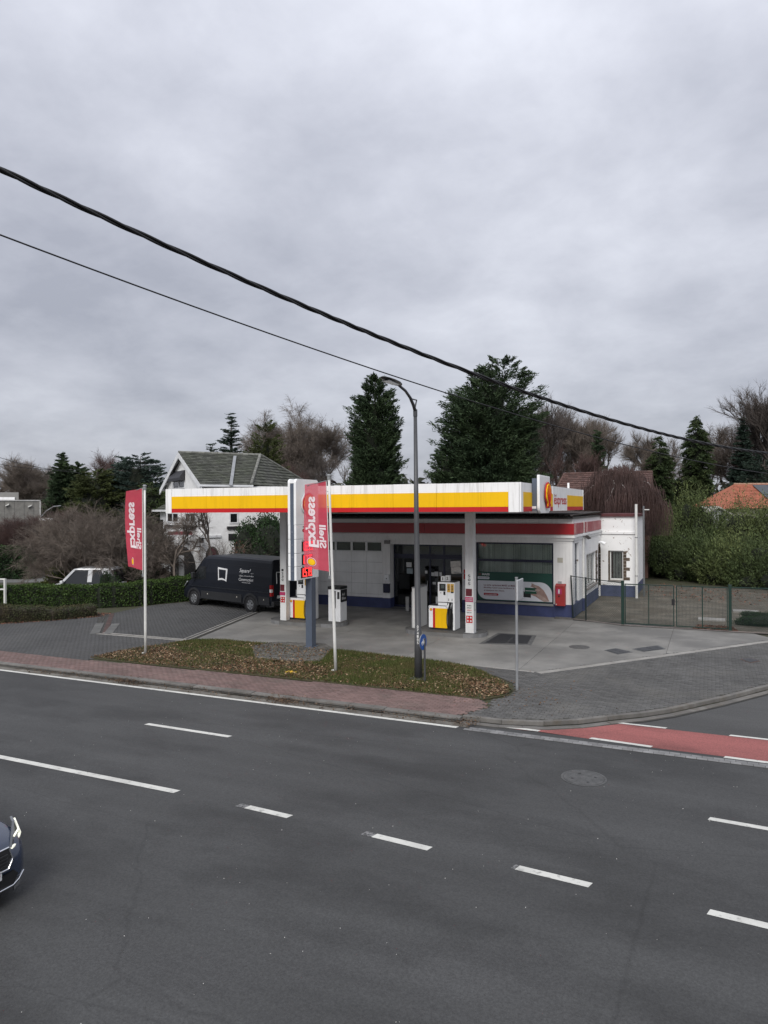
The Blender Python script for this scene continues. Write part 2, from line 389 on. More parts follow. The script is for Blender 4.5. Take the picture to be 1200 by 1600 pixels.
def pav_field(name, poly, m, z, label_single, L_=.2, W_=.1, stuff_name=None, key=None, cap=300, th=.05, course=0, far=None):
    """pavers inside poly; the `cap` ones nearest the viewer are objects, the rest one joined mesh"""
    base = struct(sheet(name, poly, z - .014, JOINT))
    xs = [p[0] for p in poly]; ys = [p[1] for p in poly]; cells = []
    j = 0; y = min(ys)
    while y < max(ys):
        x = min(xs) - (L_ / 2 if j % 2 else 0)
        while x < max(xs):
            cx, cy = x + L_ / 2, y + W_ / 2
            if inside(cx, cy, poly): cells.append((cx, cy))
            x += L_
        y += W_; j += 1
    cells.sort(key=key or (lambda c_: c_[0] ** 2 + c_[1] ** 2))
    g = .0045; a, b = L_ / 2 - g, W_ / 2 - g; ch = .004
    pv = [(-a, -b, -th), (a, -b, -th), (a, b, -th), (-a, b, -th), (-a, -b, -ch), (a, -b, -ch), (a, b, -ch), (-a, b, -ch),
          (-a + ch, -b + ch, 0), (a - ch, -b + ch, 0), (a - ch, b - ch, 0), (-a + ch, b - ch, 0)]
    pf = [(0, 1, 5, 4), (1, 2, 6, 5), (2, 3, 7, 6), (3, 0, 4, 7), (4, 5, 9, 8), (5, 6, 10, 9), (6, 7, 11, 10), (7, 4, 8, 11), (8, 9, 10, 11)]
    me = MB().add(pv, pf).mesh('paver', m)
    for cx, cy in cells[:cap]:
        o = bpy.data.objects.new('paver', me); COL.objects.link(o); o.parent = base
        o.location = (cx, cy, z + random.uniform(-.003, .003)); o.rotation_euler = (random.gauss(0, .008), random.gauss(0, .006), random.gauss(0, .01))
    rest = np.array(cells[cap:]); n_ = len(rest)
    if n_:
        PV = np.array(pv[4:]); PF = np.array([(0, 1, 5, 4), (1, 2, 6, 5), (2, 3, 7, 6), (3, 0, 4, 7), (4, 5, 6, 7)])
        V = np.repeat(PV[None], n_, 0); V[:, :, :2] += rest[:, None, :]; V[:, :, 2] += z + np.random.uniform(-.003, .003, n_)[:, None] + V[:, :, 2] * 2
        V[:, :, 2] += (V[:, :, 0] - rest[:, None, 0]) * np.random.normal(0, .008, n_)[:, None]
        F_ = (PF[None] + (np.arange(n_) * 8)[:, None, None]).reshape(-1, 4)
        o = npmesh('pavers', V.reshape(-1, 3), F_, m, base); o['kind'] = 'stuff'
    return base
SW = [(-34, 16.6), (-5.55, 16.6), (-5.15, 17.6), (-5.4, 18.15), (-8.4, 18.2), (-16.7, 18.0), (-18.9, 17.85), (-34, 17.7)]
pav_field('footpath', SW, PAVR, .004, 'red')
sw_far = struct(sheet('footpath_far', [(-150, 16.6), (-34, 16.6), (-34, 17.7), (-150, 17.7)], .002, PAVR))
ISL = [(-19.1, 18.15), (-18.95, 19.4), (-18.6, 20.6), (-17.9, 22.1), (-17.0, 22.38), (-14.6, 22.6), (-10.2, 22.3), (-7.9, 22.05), (-7.0, 21.75), (-6.2, 21.1), (-5.4, 20.2), (-4.95, 19.4), (-5.0, 18.8), (-5.4, 18.2), (-8.4, 18.25), (-16.7, 18.1)]
DR = [(-5.05, 17.6), (-5.45, 16.68)] + [(x - .10, y + .13) for x, y in CURVE[1:12]] + [(5.3, 32.5), (2.3, 30.9), (-4.88, 21.86), (-7.6, 22.0), (-6.6, 21.5), (-5.2, 20.4), (-4.8, 19.4), (-4.9, 18.8), (-5.2, 18.2)]
pav_field('driveway', DR, PAVG, .002, 'grey')
LD = [(-34, 17.74), (-19.0, 17.88), (-18.9, 18.15), (-18.9, 19.4), (-18.5, 20.6), (-17.9, 22.0), (-22.55, 21.75), (-26.0, 25.3), (-27.4, 23.4), (-29.6, 20.6), (-34, 19.5)]
pav_field('entrance_paving', LD, PAVD, .0, 'dark', cap=0)
VD = [(-22.4, 22.1), (-18.3, 22.2), (-20.1, 29.5), (-21.2, 34.5), (-25.0, 33.0), (-26.6, 29.2), (-26.3, 26.2)]
pav_field('parking_paving', VD, PAVD, -.002, 'dark', cap=0)

# forecourt slabs
FC = ccw([(-18.0, 22.14), (-16.6, 22.5), (-14.6, 22.68), (-10.2, 22.4), (-7.9, 22.15), (-4.88, 21.86), (2.2, 30.75), (1.5, 31.75), (-5.55, 32.45), (-5.7, 33.3), (-21.2, 33.3), (-19.85, 29.5)])
fbase = struct(sheet('forecourt', FC, -.012, JOINT))
for i in range(6):
    for j in range(3):
        x0, y0 = -21.4 + i * 4.0, 21.8 + j * 3.85
        P = clip_rect(FC, x0 + .006, x0 + 4.0 - .006, y0 + .006, y0 + 3.85 - .006)
        if len(P) > 2 and area(P) > .05:
            s_ = MB().prism([(x, y, -.03) for x, y in P], (0, 0, .03 + random.uniform(0, .002))).build('slab', CONC, fbase)
# pale concrete strip along the diagonal front edge and the left channel
def strip(name, pts, w, z, m, parent=None, piece=1.0, jit=.0, h=.02, gap=.008):
    """row of separate stones along a polyline"""
    out = []
    for k in range(len(pts) - 1):
        a, b = Vector((*pts[k], 0)), Vector((*pts[k + 1], 0)); L_ = (b - a).length; d = (b - a) / L_; nn = Vector((-d.y, d.x, 0)); n_ = max(1, round(L_ / piece))
        for q in range(n_):
            s0 = L_ * q / n_ + gap / 2; s1 = L_ * (q + 1) / n_ - gap / 2; zz = z + random.uniform(-jit, jit); sh = random.uniform(-jit, jit)
            out.append(MB().obox(a + d * s0 + nn * sh + Vector((0, 0, zz - h)), d * (s1 - s0), nn * w, (0, 0, h)).build(name, m, parent, bevel=.008))
    return out
EDGE = mat('pale_edge_concrete', (.28, .27, .25), .88, .12, 2, bump=.3, island=.08, stain=((.16, .15, .13), .6, 1.5, .5, .7))
fe = struct(sheet('forecourt_edge', [(-4.9, 21.9), (-4.7, 21.7), (2.4, 30.6), (2.2, 30.8)], -.011, JOINT))
strip('edge_stone', [(-4.66, 21.70), (2.42, 30.55)], .24, .008, EDGE, fe, 1.5)
strip('edge_stone', [(-7.4, 22.03), (-4.9, 21.78)], .12, .006, EDGE, fe, 1.2)
lc = struct(sheet('drain_channel', [(-18.55, 22.2), (-18.1, 22.2), (-20.3, 31.2), (-20.75, 31.2)], -.013, JOINT))
strip('channel_stone', [(-18.22, 22.2), (-20.42, 31.2)], .12, .010, EDGE, lc, 1.5)
MB().prism([(-18.40, 22.2, -.02), (-18.36, 22.2, -.02), (-20.56, 31.2, -.02), (-20.60, 31.2, -.02)], (0, 0, .024)).build('slot', BLACK, lc)
strip('channel_stone', [(-18.45, 22.2), (-20.65, 31.2)], .08, .010, EDGE, lc, 1.5)
lc2 = struct(sheet('paved_border', [(-22.8, 21.6), (-18.2, 21.75), (-18.2, 22.2), (-22.5, 22.2)], -.009, JOINT))
strip('border_stone', [(-22.6, 21.72), (-18.2, 21.85)], .13, .012, EDGE, lc2, .8)
strip('border_stone', [(-22.5, 22.0), (-18.3, 22.06)], .12, .012, EDGE, lc2, .8)
lc3 = struct(sheet('paved_ramp_strip', [(-22.7, 21.6), (-21.6, 22.0), (-25.6, 26.6), (-26.9, 26.0)], -.008, JOINT))
BORD = mat('border_concrete', (.115, .115, .11), .88, .15, 2, bump=.3, island=.12)
strip('border_stone', [(-22.0, 22.05), (-23.6, 24.1)], .34, .013, BORD, lc3, .5)
strip('border_stone', [(-22.75, 21.85), (-26.5, 26.2)], -.02, .014, BORD, lc3, .6)
strip('border_stone', [(-22.45, 21.8), (-24.4, 24.0)], .36, .012, BORD, lc3, .5)
strip('border_stone', [(-22.2, 21.98), (-26.2, 26.4)], .2, .010, mat('red_edge_brick', (.075, .045, .04), .9, .2, 3, island=.2), lc3, .25)

# kerbs
kb = struct(sheet('kerb_bedding', [(-60, 16.32), (-5.4, 16.32), (-5.4, 16.62), (-60, 16.62)], -.035, JOINT))
strip('kerbstone', [(-40, 16.34), (-5.45, 16.36)], .23, .004, KERB, kb, 1.0, .008, h=.1)
KC = [(x, y - .02) for x, y in CURVE[:12]]
kc = struct(sheet('kerb_curve_bedding', ccw([(x, y) for x, y in KC] + [(x + .1, y - .35) for x, y in KC[::-1]]), -.099, JOINT))
strip('kerbstone', KC, .13, .006, KERB, kc, .8, .004, h=.1)
KO = [(x + .10 if i > 1 else x, y - .24) for i, (x, y) in enumerate(KC)]
strip('gutter_stone', KO, .18, -.088, KERB, kc, .6, .003, h=.04)
gt = struct(sheet('gutter', [(-150, 16.06), (-5.2, 16.06), (-5.2, 16.33), (-150, 16.33)], ZR + .006, mat('gutter_concrete', (.175, .165, .145), .95, .2, 2.5, bump=.5, bscale=60, stain=[((.07, .055, .04), .85, 1.6, .48, .62)])))
# sett gutter across the side street
st = struct(sheet('sett_gutter', [(-5.2, 15.84), (60, 15.84), (60, 16.10), (-5.2, 16.10)], ZR + .004, JOINT))
me_s = MB().box(-.098, .098, -.056, .056, -.02, .0).mesh('sett', mat('grey_sett', (.20, .20, .20), .85, .15, 3, island=.2, bump=.3))
for k in range(46):
    for r_ in (0, 1):
        o = bpy.data.objects.new('sett', me_s); COL.objects.link(o); o.parent = st; o.location = (-5.1 + k * .205 + r_ * .1, 15.91 + r_ * .12, ZR + .012 + random.uniform(-.002, .002))

# markings
def mark(x0, x1, y0, y1, dz=.004, m=LINEW, sk=.04, w=.13):
    """painted line of width w from (x0,y0) to (x1,y1)"""
    struct(MB().quad((x0, y0 - w / 2, ZR + dz), (x1, y1 - w / 2, ZR + dz), (x1 + sk, y1 + w / 2, ZR + dz), (x0 + sk, y0 + w / 2, ZR + dz)).build('road_marking', m))
mark(-60, -5.4, 15.98, 15.98, w=.13)
mark(-60, -8.82, 10.42, 10.34, w=.15)
GHOST = mat('worn_line_paint', (.20, .20, .20), .8, .1, 3, stain=((.06, .06, .06), 1, 25, .45, .55))
for a, b, gh in (((-7.27, 10.30), (-6.39, 10.25), 1), ((-4.82, 10.19), (-3.87, 10.12), 1), ((-2.54, 10.09), (-1.52, 10.01), 0), ((-.07, 9.95), (1.0, 9.87), 0), ((2.4, 9.8), (3.5, 9.7), 0)):
    mark(a[0], b[0], a[1], b[1], w=.14)
    if gh: mark(a[0] - .19, a[0] - .004, a[1] + .01, a[1], w=.14, m=GHOST)
mark(-2.60, -2.55, 10.1, 10.09, w=.14, m=GHOST)
mark(-12.26, -9.85, 13.33, 13.32, w=.13); mark(-.07, 2.4, 12.93, 12.80, w=.13);
struct(sheet('cycle_lane', [(-4.15, 16.36), (-3.4, 16.60), (-2.7, 17.05), (-1.95, 17.74), (30, 17.74), (30, 16.24), (-1.2, 16.25), (-3.6, 16.40)], ZR + .003, REDLANE))
for a, b in (((-4.40, 16.45), (-3.60, 16.45)), ((-2.46, 16.38), (-1.18, 16.30)), ((.21, 16.22), (1.4, 16.2))): mark(a[0], b[0], a[1], b[1], .007, w=.12)
for a, b in (((-2.03, 17.80), (-.97, 17.80)), ((.34, 17.80), (1.6, 17.80))): mark(a[0], b[0], a[1], b[1], .007, w=.10)

# covers in road and forecourt
IRON = mat('cast_iron', (.085, .083, .08), .6, .2, 8, bump=.5, bscale=60)
def round_cover(x, y, z, r, label, m=IRON, ring=True):
    t = thing('manhole_cover', (x, y, z), label, 'manhole cover')
    MB().cyl((x, y, z - .02), r, .026, 40).build('lid', m, t)
    if ring:
        mb = MB(); n_ = 48
        for k in range(n_):
            a, b = k * math.tau / n_, (k + 1) * math.tau / n_
            P = [Vector((x + rr * math.cos(q), y + rr * math.sin(q), z)) for rr, q in ((r + .006, a), (r + .05, a), (r + .05, b), (r + .006, b))]
            mb.quad(*[p + Vector((0, 0, .005)) for p in P])
        mb.build('frame', m, t)
    for k in range(4):
        a = k * math.pi / 2 + .5; MB().cyl((x + r * .6 * math.cos(a), y + r * .6 * math.sin(a), z + .005), .028, .004, 8).build('pick_hole', BLACK, t)
    return t
round_cover(-2.2, 13.93, ZR, .37, 'round iron manhole cover in the dark asphalt of the main road', mat('worn_iron', (.082, .083, .082), .6, .2, 8, bump=.5, bscale=60))
round_cover(-4.29, 26.36, .003, .36, 'round dark manhole cover in the concrete right of the pumps', ring=False)
round_cover(-13.35, 21.6, .02, .42, 'round brown cover in the small paved patch by the price pylon', mat('rusty_iron', (.09, .075, .06), .8, .2, 6, bump=.6, bscale=50), ring=False)
def rect_cover(pts, z, label, m):
    P = [onz(*p, z) for p in pts]; cx = sum(p.x for p in P) / 4; cy = sum(p.y for p in P) / 4
    t = thing('tank_cover', (cx, cy, z), label, 'tank cover')
    MB().prism([p - Vector((0, 0, .02)) for p in P], (0, 0, .026)).build('frame', m, t)
    q = [Vector((cx, cy, z)) + (p - Vector((cx, cy, z))) * .82 for p in P]
    for k in range(2):
        a, b, c_, d = q; mid1 = (a + b) / 2; mid2 = (d + c_) / 2
        poly = [a, mid1 - (b - a) * .01, mid2 - (c_ - d) * .01, d] if k == 0 else [mid1 + (b - a) * .01, b, c_, mid2 + (c_ - d) * .01]
        MB().prism([p + Vector((0, 0, .002)) for p in poly], (0, 0, .012)).build('lid', DARK, t)
TC = mat('tank_lid_metal', (.075, .08, .08), .55, .2, 6)
rect_cover([(748, 1006), (830, 1008), (838, 993), (778, 989)], 0.002, 'large grey rectangular tank cover beside the front pump island', mat('dark_concrete', (.10, .10, .098), .85, .2, 3, bump=.3))
rect_cover([(944, 1016), (962, 1013), (989, 1019), (965, 1022.5)], 0.002, 'square dark tank cover between the round lid and another square cover', TC)
rect_cover([(987, 1014), (1028, 1008.5), (1040, 1014), (1005, 1018.5)], 0.002, 'wider dark tank cover nearest to the mesh gates', TC)
rect_cover([(1156, 1030), (1170, 1028), (1188, 1033), (1172, 1036)], 0.004, 'small rusty drain cover in the grey paved driveway', mat('rusty_iron2', (.10, .065, .055), .8, .2, 6))

# yard behind the fence, rear lawn / garden soil
struct(sheet('gravel_yard', [(-5.6, 32.5), (1.5, 31.9), (5.6, 32.4), (8.5, 40), (9, 48), (-7, 50), (-5.65, 43)], -.004, GRAVEL))
struct(sheet('far_road', [dep(-200, 50).to_2d()[:], dep(75, 50).to_2d()[:], dep(70, 60).to_2d()[:], dep(-200, 60).to_2d()[:]], -.008, mat('pale_asphalt', (.13, .13, .125), .9, .1, 1)))
struct(sheet('garden_soil', [dep(-60, 60.5).to_2d()[:], dep(80, 60.5).to_2d()[:], dep(80, 63).to_2d()[:], dep(-60, 63).to_2d()[:]], -.006, mat('leafy_soil', (.11, .07, .045), .95, .3, 1.5, bump=.5)))
for i, p in enumerate(((1112, 969), (1165, 956))):
    c_ = onz(*p, 0); o = MB().box(c_.x - .55, c_.x + .55, c_.y - .35, c_.y + .35, -.02, .06).build('concrete_slab', EDGE, bevel=.01)
    tag(o, ('pale flat slab on the gravel behind the right gate leaf', 'pale flat slab on the gravel right of the gates, near the ivy')[i], 'slab')
p = onz(1167, 947, 0)
# ================================================================= FOLIAGE TOOLS
def leaves_np(C, D, ln, wd, fold=True):
    """diamond leaves: C centres (N,3), D directions (N,3), lengths, widths -> verts, quads"""
    n_ = len(C); D = D / np.linalg.norm(D, axis=1, keepdims=True).clip(1e-6)
    r_ = np.random.normal(size=(n_, 3)); S = np.cross(D, r_); S /= np.linalg.norm(S, axis=1, keepdims=True).clip(1e-6)
    ln = np.asarray(ln).reshape(-1, 1) * np.ones((n_, 1)); wd = np.asarray(wd).reshape(-1, 1) * np.ones((n_, 1))
    V = np.stack([C - D * ln / 2, C + S * wd / 2, C + D * ln / 2, C - S * wd / 2], 1)
    return V.reshape(-1, 3), np.arange(n_ * 4).reshape(-1, 4)
def segs_np(A, B, ra, rb):      # three-sided tapered prisms
    A, B = np.array(A), np.array(B); n_ = len(A); T = B - A; T /= np.linalg.norm(T, axis=1, keepdims=True).clip(1e-9)
    up = np.where(np.abs(T[:, 2:3]) < .9, [[0, 0, 1.]], [[1., 0, 0]]); S = np.cross(T, up); S /= np.linalg.norm(S, axis=1, keepdims=True).clip(1e-9); W = np.cross(T, S)
    ra = np.array(ra)[:, None]; rb = np.array(rb)[:, None]; vs = []
    for P, r_ in ((A, ra), (B, rb)):
        for k in range(3):
            a = k * math.tau / 3; vs.append(P + (S * math.cos(a) + W * math.sin(a)) * r_)
    V = np.stack(vs, 1); F_ = np.array([(0, 1, 4, 3), (1, 2, 5, 4), (2, 0, 3, 5)])
    return V.reshape(-1, 3), (F_[None] + (np.arange(n_) * 6)[:, None, None]).reshape(-1, 4)
def cat_np(parts):
    V = []; F_ = []; b = 0
    for v, f in parts: V.append(v); F_.append(f + b); b += len(v)
    return np.concatenate(V), np.concatenate(F_)
def rnd(n_, a, b): return np.random.uniform(a, b, n_)

def conifer(name, loc, H_, Rb, label, m=LCYP, deep=LCYP2, prof='cone', nb=420, per=75, lf=.34, droop=-.1, up=.5, tops=1, base=.02, flat=.5, trunk_r=.25, ecc=1., core=.62):
    t = thing(name, loc, label, 'tree'); x0, y0, z0 = loc; nb = int(nb * 2.4); per = int(per * 1.05); lf = lf * .72; core = min(.74, core * 1.12)
    def rad(h):
        h = np.clip(h, 0, 1)
        if prof == 'cone': return Rb * (1 - h) ** .8 * (0.75 + .25 * np.clip(h / .15, 0, 1))
        if prof == 'column': return Rb * np.clip((1 - h) * 2.2, 0, 1) ** .65 * (0.8 + .2 * np.sin(h * 9))
        if prof == 'egg': return Rb * np.sqrt(np.clip(1 - ((h - .32) / .70) ** 2, 0, 1)) 
        if prof == 'spruce': return Rb * (1 - h) ** .95 * (0.85 + .3 * ((h * 9) % 1 < .5))
    mb = MB().tube([(x0, y0, -.1), (x0, y0, H_ * .5), (x0, y0, H_ * .95)], [trunk_r, trunk_r * .55, .03], 8); mb.build('trunk', BARK, t)
    # solid dark core added to block the sky between the leaves
    rings = []; n_ = 14
    for i in range(11):
        h = base + (.84 - base) * i / 10; r_ = float(rad(h)) * core * (1 - .45 * (i / 10) ** 2)
        rings.append([(x0 + math.cos(k * math.tau / n_) * r_ * random.uniform(.75, 1.12) * ecc, y0 + math.sin(k * math.tau / n_) * r_ * random.uniform(.75, 1.12), z0 + h * H_) for k in range(n_)])
    if core > 0: MB().loft(rings).build('dark_core', deep, t)
    hs = base + (1 - base) * (1 - rnd(nb, 0, 1) ** .62)
    az = rnd(nb, 0, math.tau); rr = rad(hs) * (1.06 - .42 * rnd(nb, 0, 1) ** 1.3) * np.where(rnd(nb, 0, 1) < .14, rnd(nb, 1.05, 1.28), 1) + .10
    if tops > 1:
        off = np.random.choice(tops, nb); rr *= 1
    Dv = np.stack([np.cos(az), np.sin(az), np.full(nb, 0.)], 1)
    tip = np.stack([x0 + Dv[:, 0] * rr * ecc, y0 + Dv[:, 1] * rr, z0 + hs * H_ + rr * (up - .5) * .6 + np.random.normal(0, .02 * H_, nb) * (1 - hs)], 1)
    if tops > 1:
        sh = np.array([(math.cos(k * 2.4) * Rb * .22, math.sin(k * 2.4) * Rb * .22, -.05 * H_ * k * random.uniform(.6, 1.4)) for k in range(tops)])
        tip += sh[off] * np.clip(hs * 1.6 - .4, 0, 1)[:, None]
    bd = Dv * (1 - .5 * up) + np.array([0, 0, 1.]) * (up + droop); bd /= np.linalg.norm(bd, axis=1, keepdims=True)
    # clumps around tips, elongated along bd
    n2 = nb * per; idx = np.repeat(np.arange(nb), per)
    size = (np.clip(rr, .5, 3) * .17 + .27)[idx]
    along = rnd(n2, -1.25, .55); q = np.random.normal(size=(n2, 3)) * (1 - .55 * (along + 1.25) / 1.8)[:, None] * .34; q[:, 2] *= flat
    C = tip[idx] + bd[idx] * (along * size)[:, None] + q * size[:, None]
    C[:, 2] = np.maximum(C[:, 2], z0 + .05)
    D = bd[idx] * .9 + np.random.normal(size=(n2, 3)) * .5 + Dv[idx] * .3
    V, F_ = leaves_np(C, D, rnd(n2, .7, 1.5) * lf, rnd(n2, .14, .30) * lf)
    # branches
    seln = min(nb, 160); A = np.stack([np.full(seln, x0), np.full(seln, y0), z0 + hs[:seln] * H_ * .96], 1)
    bv, bf = segs_np(A, tip[:seln], np.full(seln, .05), np.full(seln, .01)); npmesh('branches', bv, bf, BARK, t)
    npmesh('crown', V, F_, m, t); return t

def bare_tree(name, loc, H_, spread, label, m=TWIG, bark=BARK, seed=1, levels=5, stems=1, upw=.55, twigs=14, tw=.018, r0=.16, start=.22, droop=0., tl=.6, forks=4, cat='tree', ragged=.25):
    rs = random.Random(seed); t = thing(name, loc, label, cat); x0, y0, z0 = loc
    A, B, ra, rb = [], [], [], []; TA, TB = [], []; trunk = MB(); tw = tw * .55; tl = tl * .85
    def grow(p, d, L_, r_, lv):
        n_ = 3; pts = [p.copy()]
        for i in range(n_):
            d = (d + Vector((rs.gauss(0, .13), rs.gauss(0, .13), rs.gauss(.04, .08) * upw * 2 - droop * (levels - lv) * .0))).normalized()
            q = p + d * L_ / n_; A.append(p[:]); B.append(q[:]); ra.append(r_ * (1 - .25 * i / n_)); rb.append(r_ * (1 - .25 * (i + 1) / n_)); p = q; pts.append(p.copy())
            if lv <= 1:
                for _ in range(max(2, int(twigs * .26))):
                    dd = (d + Vector((rs.gauss(0, .42), rs.gauss(0, .42), rs.gauss(.3 * upw - droop * .6, .3)))).normalized(); s_ = pts[-2].lerp(p, rs.random())
                    e = s_ + dd * tl * rs.uniform(.5, 1.25); 
                    if droop: e.z -= droop * tl * .6
                    TA.append(s_[:]); TB.append(e[:])
        if lv == 0: return
        for k in range(rs.randint(forks - 1, forks)):
            az = rs.uniform(0, math.tau); sp = rs.uniform(.35, .8) * spread
            a = d.orthogonal().normalized(); b = d.cross(a); nd = (d + (a * math.cos(az) + b * math.sin(az)) * sp + Vector((0, 0, upw * .25))).normalized()
            grow(pts[rs.choice((1, 2, 3, 3))], nd, L_ * rs.uniform(.6, .85), r_ * .62, lv - 1)
    tot = sum(.74 ** i for i in range(levels + 1)); 
    for s_ in range(stems):
        L0 = H_ * (1 - start * (stems == 1)) / tot; d0 = Vector((rs.gauss(0, .05 + .3 * (stems > 1)), rs.gauss(0, .05 + .3 * (stems > 1)), 1)).normalized()
        hb = H_ * start if stems == 1 else H_ * .05; top = Vector((x0, y0, z0)) + d0 * hb
        trunk.tube([(x0 + rs.gauss(0, .12) * (stems > 1), y0 + rs.gauss(0, .12) * (stems > 1), z0 - .1), top], [r0 * 1.25, r0], 8)
        grow(top, d0, L0 * 1.05, r0 * .95, levels)
    # rescale to the wanted height
    zt = max(max(b[2] for b in B), max(b[2] for b in TB)) - z0; k = H_ / zt
    def rsz(P): P = np.array(P); P[:, 2] = z0 + (P[:, 2] - z0) * k; return P
    trunk.v = [(x, y, z0 + (z - z0) * k) for x, y, z in trunk.v]; trunk.build('trunk', bark, t)
    V1 = segs_np(rsz(A), rsz(B), ra, rb); TA, TB = rsz(TA), rsz(TB); n_ = len(TA)
    # twigs: slender three-sided spikes, each bent once with two side spikes
    mid = TA + (TB - TA) * .5 + np.random.normal(size=(n_, 3)) * .04 * tl
    parts = [V1, segs_np(TA, mid, np.full(n_, tw * .5), np.full(n_, tw * .38)), segs_np(mid, TB, np.full(n_, tw * .38), np.full(n_, tw * .12))]
    for _ in range(2):
        e = mid + (TB - TA) * .38 + np.random.normal(size=(n_, 3)) * .16 * tl
        if droop: e[:, 2] -= droop * tl * .3
        parts.append(segs_np(mid, e, np.full(n_, tw * .3), np.full(n_, tw * .1)))
    V, F_ = cat_np(parts); npmesh('crown', V, F_, m, t); return t

def blob(name, loc, ax, label, m, deep, cat='bush', n_=9000, lf=.12, lumps=10, core=.80, wdr=.45, droop=0., stemm=None, group=None, spray=0):
    """shrub: overlapping leafy lumps round an irregular dark heart"""
    t = thing(name, loc, label, cat, group); c = np.array(loc); ax = np.array(ax, float)
    L_ = []
    for k in range(lumps):
        az = random.uniform(0, math.tau); h = random.uniform(.1, .95); rr = math.sqrt(max(0, 1 - (h * .95) ** 2)) * random.uniform(.35, .72)
        L_.append((np.array([math.cos(az) * rr * ax[0], math.sin(az) * rr * ax[1], h * ax[2] * .78]), random.uniform(.34, .55)))
    L_.append((np.array([0, 0, ax[2] * .35]), .62))
    Cs = []; Ds = []; mb = MB()
    for o_, s_ in L_:
        k = int(n_ / len(L_)); d = np.random.normal(size=(k, 3)); d /= np.linalg.norm(d, axis=1, keepdims=True)
        r_ = rnd(k, .80, 1.08)[:, None]; a = np.array([ax[0] * s_, ax[1] * s_, ax[2] * s_ * .72])
        P = c + o_ + d * a * r_; Cs.append(P); Ds.append(d * .6 + np.random.normal(size=(k, 3)) * .6 + np.array([0, 0, .35 - droop]))
        rg = []
        for i in range(7):
            ph = -math.pi / 2 + math.pi * i / 6; rr = max(.02, math.cos(ph)) * core * random.uniform(.8, 1)
            rg.append([tuple(c + o_ + a * np.array([math.cos(q * math.tau / 10) * rr, math.sin(q * math.tau / 10) * rr, math.sin(ph) * core])) for q in range(10)])
        mb.loft(rg)
    mb.v = [(x, y, max(z, loc[2] + .01)) for x, y, z in mb.v]
    if core > 0: mb.build('dark_core', deep, t)
    C = np.concatenate(Cs); D = np.concatenate(Ds); keep = C[:, 2] > loc[2] + .03; C, D = C[keep], D[keep]
    parts = [leaves_np(C, D, rnd(len(C), .6, 1.3) * lf, rnd(len(C), .7, 1.2) * lf * wdr)]
    if spray:
        q = np.random.choice(len(C), spray); out = (C[q] - c) ; out /= np.linalg.norm(out, axis=1, keepdims=True); k = 9
        base = np.repeat(C[q], k, 0); dirs = np.repeat(out * .7 + np.array([0, 0, .8]) + np.random.normal(size=(spray, 3)) * .25, k, 0); al = np.tile(np.linspace(0, 1, k), spray)[:, None]
        P = base + dirs * al * lf * 5.0 + np.array([0, 0, -1.]) * al ** 2 * lf * (1.2 + droop) + np.random.normal(size=(spray * k, 3)) * lf * .25
        parts.append(leaves_np(P, dirs + np.random.normal(size=(spray * k, 3)) * .7 - np.array([0, 0, droop]), rnd(spray * k, .7, 1.3) * lf, rnd(spray * k, .7, 1.2) * lf * wdr))
    V, F_ = cat_np(parts); npmesh('foliage', V, F_, m, t)
    st = MB()
    for k in range(4): st.tube([(loc[0] + random.gauss(0, .1) * ax[0], loc[1] + random.gauss(0, .1) * ax[1], loc[2] - .05), (loc[0] + random.gauss(0, .2) * ax[0], loc[1] + random.gauss(0, .2) * ax[1], loc[2] + ax[2] * .5)], [.04, .015], 5)
    st.build('stems', BARK, t); return t

